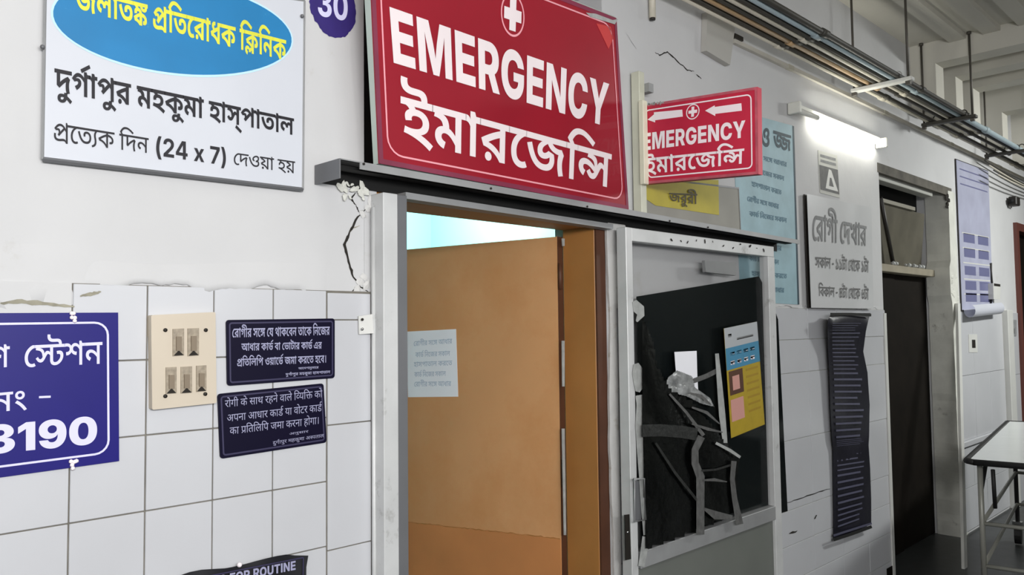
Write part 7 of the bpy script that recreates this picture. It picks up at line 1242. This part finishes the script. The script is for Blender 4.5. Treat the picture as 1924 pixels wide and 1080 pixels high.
# jambs of the second doorway
bm = bmesh.new(); prev = None
rnd = random.Random(3)
for i in range(50):
    z = 2.535 * i / 49
    bulge = .03 * (1 if 1.75 < z < 1.98 else 0) + rnd.uniform(0, .008)
    v = [bm.verts.new((6.445 - bulge, .16, z)), bm.verts.new((6.44 - bulge, -.004, z)), bm.verts.new((6.50, -.012, z)), bm.verts.new((6.60 + rnd.uniform(-.01, .01), -.001, z))]
    if prev:
        for k in range(3): bm.faces.new((prev[k], v[k], v[k + 1], prev[k + 1]))
    prev = v
obj('worn_jamb', bm, JAMB, wall, smooth=False)
bx('lintel_stain', (5.10, -.004, 2.50), (6.52, 0.02, 2.56), mat('stained_lintel', (96, 92, 84), .8, var=.4, scale=9), wall)
bm = bmesh.new()
for i in range(40):
    p = Vector((random.uniform(6.43, 6.56), -.005, 1.84 + random.uniform(-.10, .08) - 0.0))
    chunk(bm, p, random.uniform(.008, .02), (1.2, .4, 1))
o = obj('broken_plaster', bm, JAMB, wall); o['kind'] = 'stuff'
bm = bmesh.new()
for i in range(22):
    p = Vector((random.uniform(6.38, 6.54), -.003, 2.47 + random.uniform(-.07, .05)))
    bmesh.ops.create_icosphere(bm, subdivisions=1, radius=random.uniform(.01, .025), matrix=Matrix.Translation(p) @ Matrix.Diagonal((1.2, .4, 1, 1)))
o = obj('chipped_corner', bm, HOLE, wall); o['kind'] = 'stuff'
lb = thing('leaning_board', 'narrow off-white board leaning by the right side of the dark doorway', 'board')
bm = bmesh.new()
a = W(1793, 1066, -.25); a = Vector((5.66, -.25, 0)); b = Vector((6.50, -.03, 1.70))
prism(bm, [a + Vector((-.03, 0, 0)), a + Vector((.03, .0, 0)), b + Vector((.03, 0, 0)), b + Vector((-.03, 0, 0))], (0, .018, 0))
obj('board', bm, BOXW, lb)
base_at(lb, a)

# third doorway at the far right
D3 = thing('far_door', 'maroon framed door cut by the right edge of the picture', 'door')
bm = bmesh.new()
box(bm, (OD[0], -.03, 0), (OD[0] + .07, .1, OD[3])); box(bm, (OD[0] + .07, -.03, OD[3] - .07), (OD[1], .1, OD[3])); box(bm, (OD[1] - .07, -.03, 0), (OD[1], .1, OD[3] - .07))
obj('door_frame', bm, MAROON, D3)
bx('leaf', (OD[0] + .07, .06, 0.0), (OD[1] - .07, .1, OD[3] - .07), DARKWOOD, D3)
base_at(D3, Vector((OD[0], 0, 0)))

# ------------------------------------------------------------------ lilac banner, boxes and fittings on the far wall
LB = thing('lilac_banner', 'tall lilac printed banner with a curled bottom beyond the dark doorway', 'banner')
lb_ = Panel(wp(1797, 300, -.012), wp(1857, 322, -.012), wp(1866, 582, -.012), wp(1808, 582, -.012))
lb_.slab('banner_sheet', BANNB, LB, .003)
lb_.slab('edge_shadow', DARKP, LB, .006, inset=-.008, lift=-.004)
for v, n_ in ((.52, 2), (.62, 3), (.74, 3), (.84, 2), (.92, 3)):
    for k in range(2):
        sub(lb_, .12 + k * .45, v - .035, .46 + k * .45, v + .025, BANNBC, LB, 'print_block')
for v in (.05, .10, .15, .48, .58, .68, .79, .89): sub(lb_, .08, v, .94, v + .008, BOXW if v > .3 else BANNBC, LB, 'text_line')
bm = bmesh.new(); prev = None
e0, e1 = lb_.uv(0.02, .99), lb_.uv(.99, .97)
for k in range(9):
    a_ = math.radians(-60 + 250 * k / 8)
    off = Vector((0, -.040 * math.cos(a_) - .045, -.05 * math.sin(a_) - .02))
    v = (bm.verts.new(e0 + off), bm.verts.new(e1 + off))
    if prev: bm.faces.new((prev[0], v[0], v[1], prev[1]))
    prev = v
obj('curled_end', bm, BANNW, LB, smooth=True)
base_at(LB, lb_.c[3])
cm = thing('wall_speaker', 'small dark box-shaped speaker on the far wall above the maroon door', 'speaker')
c = W(1902, 379, -.03)
bx('body', c + Vector((-.07, -.05, -.04)), c + Vector((.05, .015, .04)), DARKP, cm, .008)
pipe('lens', [c + Vector((-.07, -.01, 0)), c + Vector((-.095, -.01, -.005))], .022, BLACKM, cm)
bx('mount', c + Vector((.0, .015, -.05)), c + Vector((.05, .029, .05)), BOXW, cm)
base_at(cm, c)
def wbox(name, label, cat, px, d, m, m2, dark):
    t = thing(name, label, cat)
    p = Panel(*[wp(*q, -d) for q in px]); p.slab('box', m, t, d - .001)
    sub(p, *dark, m2, t, 'cover', .001)
    base_at(t, p.c[3]); return t
wbox('switch_box', 'white switch box with a dark top right of the lilac banner', 'switch box', [(1866, 532), (1880, 534), (1880, 562), (1867, 562)], .05, BOXW, DARKP, (.1, .0, .95, .16))
wbox('wall_socket', 'small grey wall socket plate above the gurney at the far right', 'socket', [(1895, 600), (1910, 601), (1910, 631), (1896, 631)], .015, GREYINK2, GREYINK, (.25, .55, .75, .85))
wbox('light_switch', 'tiny switch plate with a dark rocker below the lilac banner', 'switch', [(1820, 628), (1836, 628), (1837, 662), (1821, 662)], .012, BOXW, DARKP, (.35, .3, .75, .75))
wire = pipe('wall_cable', [W(1862, 494, -.02), W(1864, 530, -.02), W(1862, 570, -.02)], .008, DARKP)
tag(wire, 'short dark cable hanging at the right edge of the lilac banner', 'cable')
jb = thing('junction_board', 'plain white square board high on the wall above the projecting sign', 'board')
jp = Panel(wp(1329, 22, -.03), wp(1381, 52, -.03), wp(1372, 122, -.03), wp(1327, 95, -.03))
jp.slab('board', mat('dull_white_board', (178, 176, 170), .6), jb, .028)
bx('cable_gland', W(1381, 62, -.03), W(1388, 80, -.005), DARKP, jb)
base_at(jb, jp.c[3])
wc = thing('wall_pipe', 'short white plastic pipe end on the wall above the big red sign', 'pipe')
pa, pb = W(1228, -60, -.02), W(1226, 34, -.02)
pipe('pipe_body', [Vector((pb.x, -.02, pa.z)), Vector((pb.x, -.02, pb.z))], .014, PIPEW, wc, 12)
pipe('pipe_mouth', [Vector((pb.x, -.02, pb.z + .001)), Vector((pb.x, -.02, pb.z - .008))], .012, DARKP, wc, 12)
base_at(wc, Vector((pb.x, -.02, pb.z)))

# ------------------------------------------------------------------ tube light
TL = thing('tube_light', 'lit fluorescent tube fitting on the wall above the visiting hours board', 'lamp')
ta, tb = W(1497, 206, -.05), W(1660, 266, -.05)
zt_ = (ta.z + tb.z) / 2
bx('casing', (ta.x, -.035, zt_ + .004), (tb.x, -.005, zt_ + .036), TUBEW, TL, .003)
bx('end_cap', (ta.x - .012, -.072, zt_ - .028), (ta.x + .012, -.005, zt_ + .032), TUBEW, TL, .004)
bx('end_cap', (tb.x - .012, -.072, zt_ - .028), (tb.x + .012, -.005, zt_ + .032), TUBEW, TL, .004)
pipe('dull_tube_end', [(ta.x + .02, -.055, zt_ - .012), (ta.x + .23, -.055, zt_ - .012)], .014, TUBEW, TL, 12)
pipe('glowing_tube', [(ta.x + .23, -.055, zt_ - .012), (tb.x - .02, -.055, zt_ - .012)], .014, TUBEL, TL, 12)
base_at(TL, Vector((ta.x, -.03, zt_)))

# ------------------------------------------------------------------ pipes, hangers, trunking
ZP = 2.90
specs = [(-.105, .015, PIPEW, 'cream'), (-.135, .011, PIPED, 'dark'), (-.168, .017, PIPEO, 'tan'), (-.20, .012, PIPED, 'dark'),
         (-.232, .016, PIPEW, 'cream'), (-.262, .012, PIPED, 'dark'), (-.295, .018, PIPEB, 'blue-grey'), (-.33, .014, PIPED, 'dark')]
names = ['cream pipe nearest the wall under the ceiling', 'thin dark pipe second from the wall under the ceiling', 'tan pipe third from the wall under the ceiling',
         'thin dark pipe fourth from the wall under the ceiling', 'cream pipe in the middle of the overhead pipe run', 'thin dark pipe just outside the middle cream pipe overhead',
         'thick blue-grey pipe near the outside of the overhead run', 'dark outermost pipe of the overhead run']
ends = [9.5, 9.5, 4.66, 7.3, 5.8, 9.5, 9.5, 5.75]
for (y, r, m, _), nm, xe in zip(specs, names, ends):
    t = thing('ceiling_pipe', nm, 'pipe', 'overhead service pipes along the wall')
    pipe('pipe_run', [(1.2, y, ZP + r), (xe, y, ZP + r)], r, m, t, 10)
    x = 4.3
    for x in (3.6, 4.9, 6.3, 7.8):
        if x < xe: pipe('coupling', [(x, y, ZP + r), (x + .06, y, ZP + r)], r * 1.35, m, t, 10)
    if xe < 9: pipe('end_cap', [(xe, y, ZP + r), (xe + .04, y, ZP + r)], r * 1.4, PIPED if xe > 5 else PIPEO, t, 10)
    base_at(t, Vector((1.2, y, ZP)))
for nm, x, mm in (('white pipe hanger nearest the camera, hung on thin steel rods', 4.58, BOXW), ('dark pipe hanger in the middle, hung on two steel rods', 5.73, PIPED), ('farthest dark pipe hanger on two steel rods', 7.17, PIPED)):
    t = thing('pipe_hanger', nm, 'hanger', 'pipe hangers')
    bx('cross_bar', (x - .025, -.40, ZP - .022), (x + .025, -.07, ZP - .001), mm, t, .003)
    for yy in (-.082, -.375):
        pipe('rod', [(x, yy, ZP - .03), (x, yy, CZ)], .007, STEEL, t)
        pipe('ceiling_cap', [(x, yy, CZ - .015), (x, yy, CZ)], .014, STEEL, t)
        bx('nut', (x - .012, yy - .012, ZP - .04), (x + .012, yy + .012, ZP - .022), STEEL, t)
    for yy in (-.105, -.168, -.232, -.295, -.33):
        bm = bmesh.new(); tube(bm, [(x - .02, yy + .02 * math.cos(a), ZP + .018 + .02 * math.sin(a)) for a in [math.pi * k / 6 for k in range(7)]], .004, 5); obj('clamp', bm, mm, t)
    base_at(t, Vector((x, -.23, ZP - .03)))
tr = thing('cable_trunking', 'long pale cable trunking strip fixed high along the wall', 'trunking')
bx('strip', (3.36, -.02, 2.885), (9.6, -.001, 2.905), mat('trunking', (196, 192, 182), .6, var=.1), tr)
for k in range(4): bx('joint_cover', (3.9 + 1.3 * k, -.022, 2.883), (3.96 + 1.3 * k, -.001, 2.907), mat('trunking_joint', (180, 176, 162), .6) if 'trunking_joint' not in MATS else MATS['trunking_joint'], tr)
base_at(tr, Vector((3.36, 0, 2.88)))
cols = [PIPED, PIPEW, PIPED, PIPEW]
for k in range(4):
    pts = [(x, -.06 - .03 * k, 2.86 - .03 * k - .05 * math.sin((x - 7.2) * 1.1 + k * .3)) for x in [7.2 + .35 * i for i in range(9)]]
    o = pipe('sagging_cable', pts, .006, cols[k])
    tag(o, ['dark sagging cable closest to the wall beyond the farthest hanger', 'upper pale sagging cable beyond the farthest hanger', 'lower dark sagging cable beyond the farthest hanger', 'lowest pale sagging cable beyond the farthest hanger'][k], 'cable', 'cables past the last hanger')

# ------------------------------------------------------------------ gurney
GU = thing('gurney', 'steel hospital gurney with a pale shiny top against the far wall', 'gurney')
g0 = Vector((4.62, -.57, 0)); gd = Vector((.9895, .1445, 0)).normalized(); gw = Vector((.1445, -.9895, 0)).normalized()
def gp(s, t, z): return g0 + gd * s + gw * t + Vector((0, 0, z))
GL_, GW_ = 2.02, .62
zt2 = .845
sheet('top_sheet', [gp(.02, .02, zt2), gp(GL_ - .02, .02, zt2), gp(GL_ - .02, GW_ - .02, zt2), gp(.02, GW_ - .02, zt2)], GURN, GU, .012, (0, 0, 1))
bm = bmesh.new(); tube(bm, [gp(0, .04, zt2 - .012), gp(.04, 0, zt2 - .012), gp(GL_, 0, zt2 - .012), gp(GL_, GW_, zt2 - .012), gp(.04, GW_, zt2 - .012), gp(0, GW_ - .04, zt2 - .012), gp(0, .04, zt2 - .012)], .016, 8)
obj('edge_rail', bm, RUBBER, GU, smooth=True)
for s, t in ((.12, .05), (.12, GW_ - .05), (GL_ - .12, .05), (GL_ - .12, GW_ - .05)):
    lg = pipe('leg', [gp(s, t, zt2 - .02), gp(s, t, .15)], .014, RAIL if s < 1 else RUBBER, GU)
    bm = bmesh.new(); tube(bm, [gp(s, t - .02, .075), gp(s, t + .02, .075)], .07, 16); obj('wheel', bm, RUBBER, lg)
    bx('fork', gp(s, t, .12) - Vector((.02, .03, 0)), gp(s, t, .16) + Vector((.02, .03, 0)), CHROME, lg)
for z in (.28, .5):
    bm = bmesh.new(); tube(bm, [gp(.12, .05, z), gp(GL_ - .12, .05, z)], .011); tube(bm, [gp(.12, GW_ - .05, z), gp(GL_ - .12, GW_ - .05, z)], .011)
    tube(bm, [gp(.12, .05, z), gp(.12, GW_ - .05, z)], .011); tube(bm, [gp(GL_ - .12, .05, z), gp(GL_ - .12, GW_ - .05, z)], .011)
    obj('lower_rail', bm, RAIL, GU, smooth=True)
pipe('brace', [gp(.12, .05, .66), gp(.45, .05, .82)], .011, RUBBER, GU)
pipe('crank_rod', [gp(.02, .12, .80), gp(.05, .12, .60)], .010, RUBBER, GU)
base_at(GU, gp(1.0, .3, 0))
pil = thing('black_pad', 'black padded headrest lying at the far end of the gurney', 'pad')
sheet('pad', [gp(1.30, .30, .90), gp(1.70, .30, .90), gp(1.70, .58, .90), gp(1.30, .58, .90)], RUBBER, pil, .05, (0, 0, 1))
base_at(pil, gp(1.5, .3, .85))
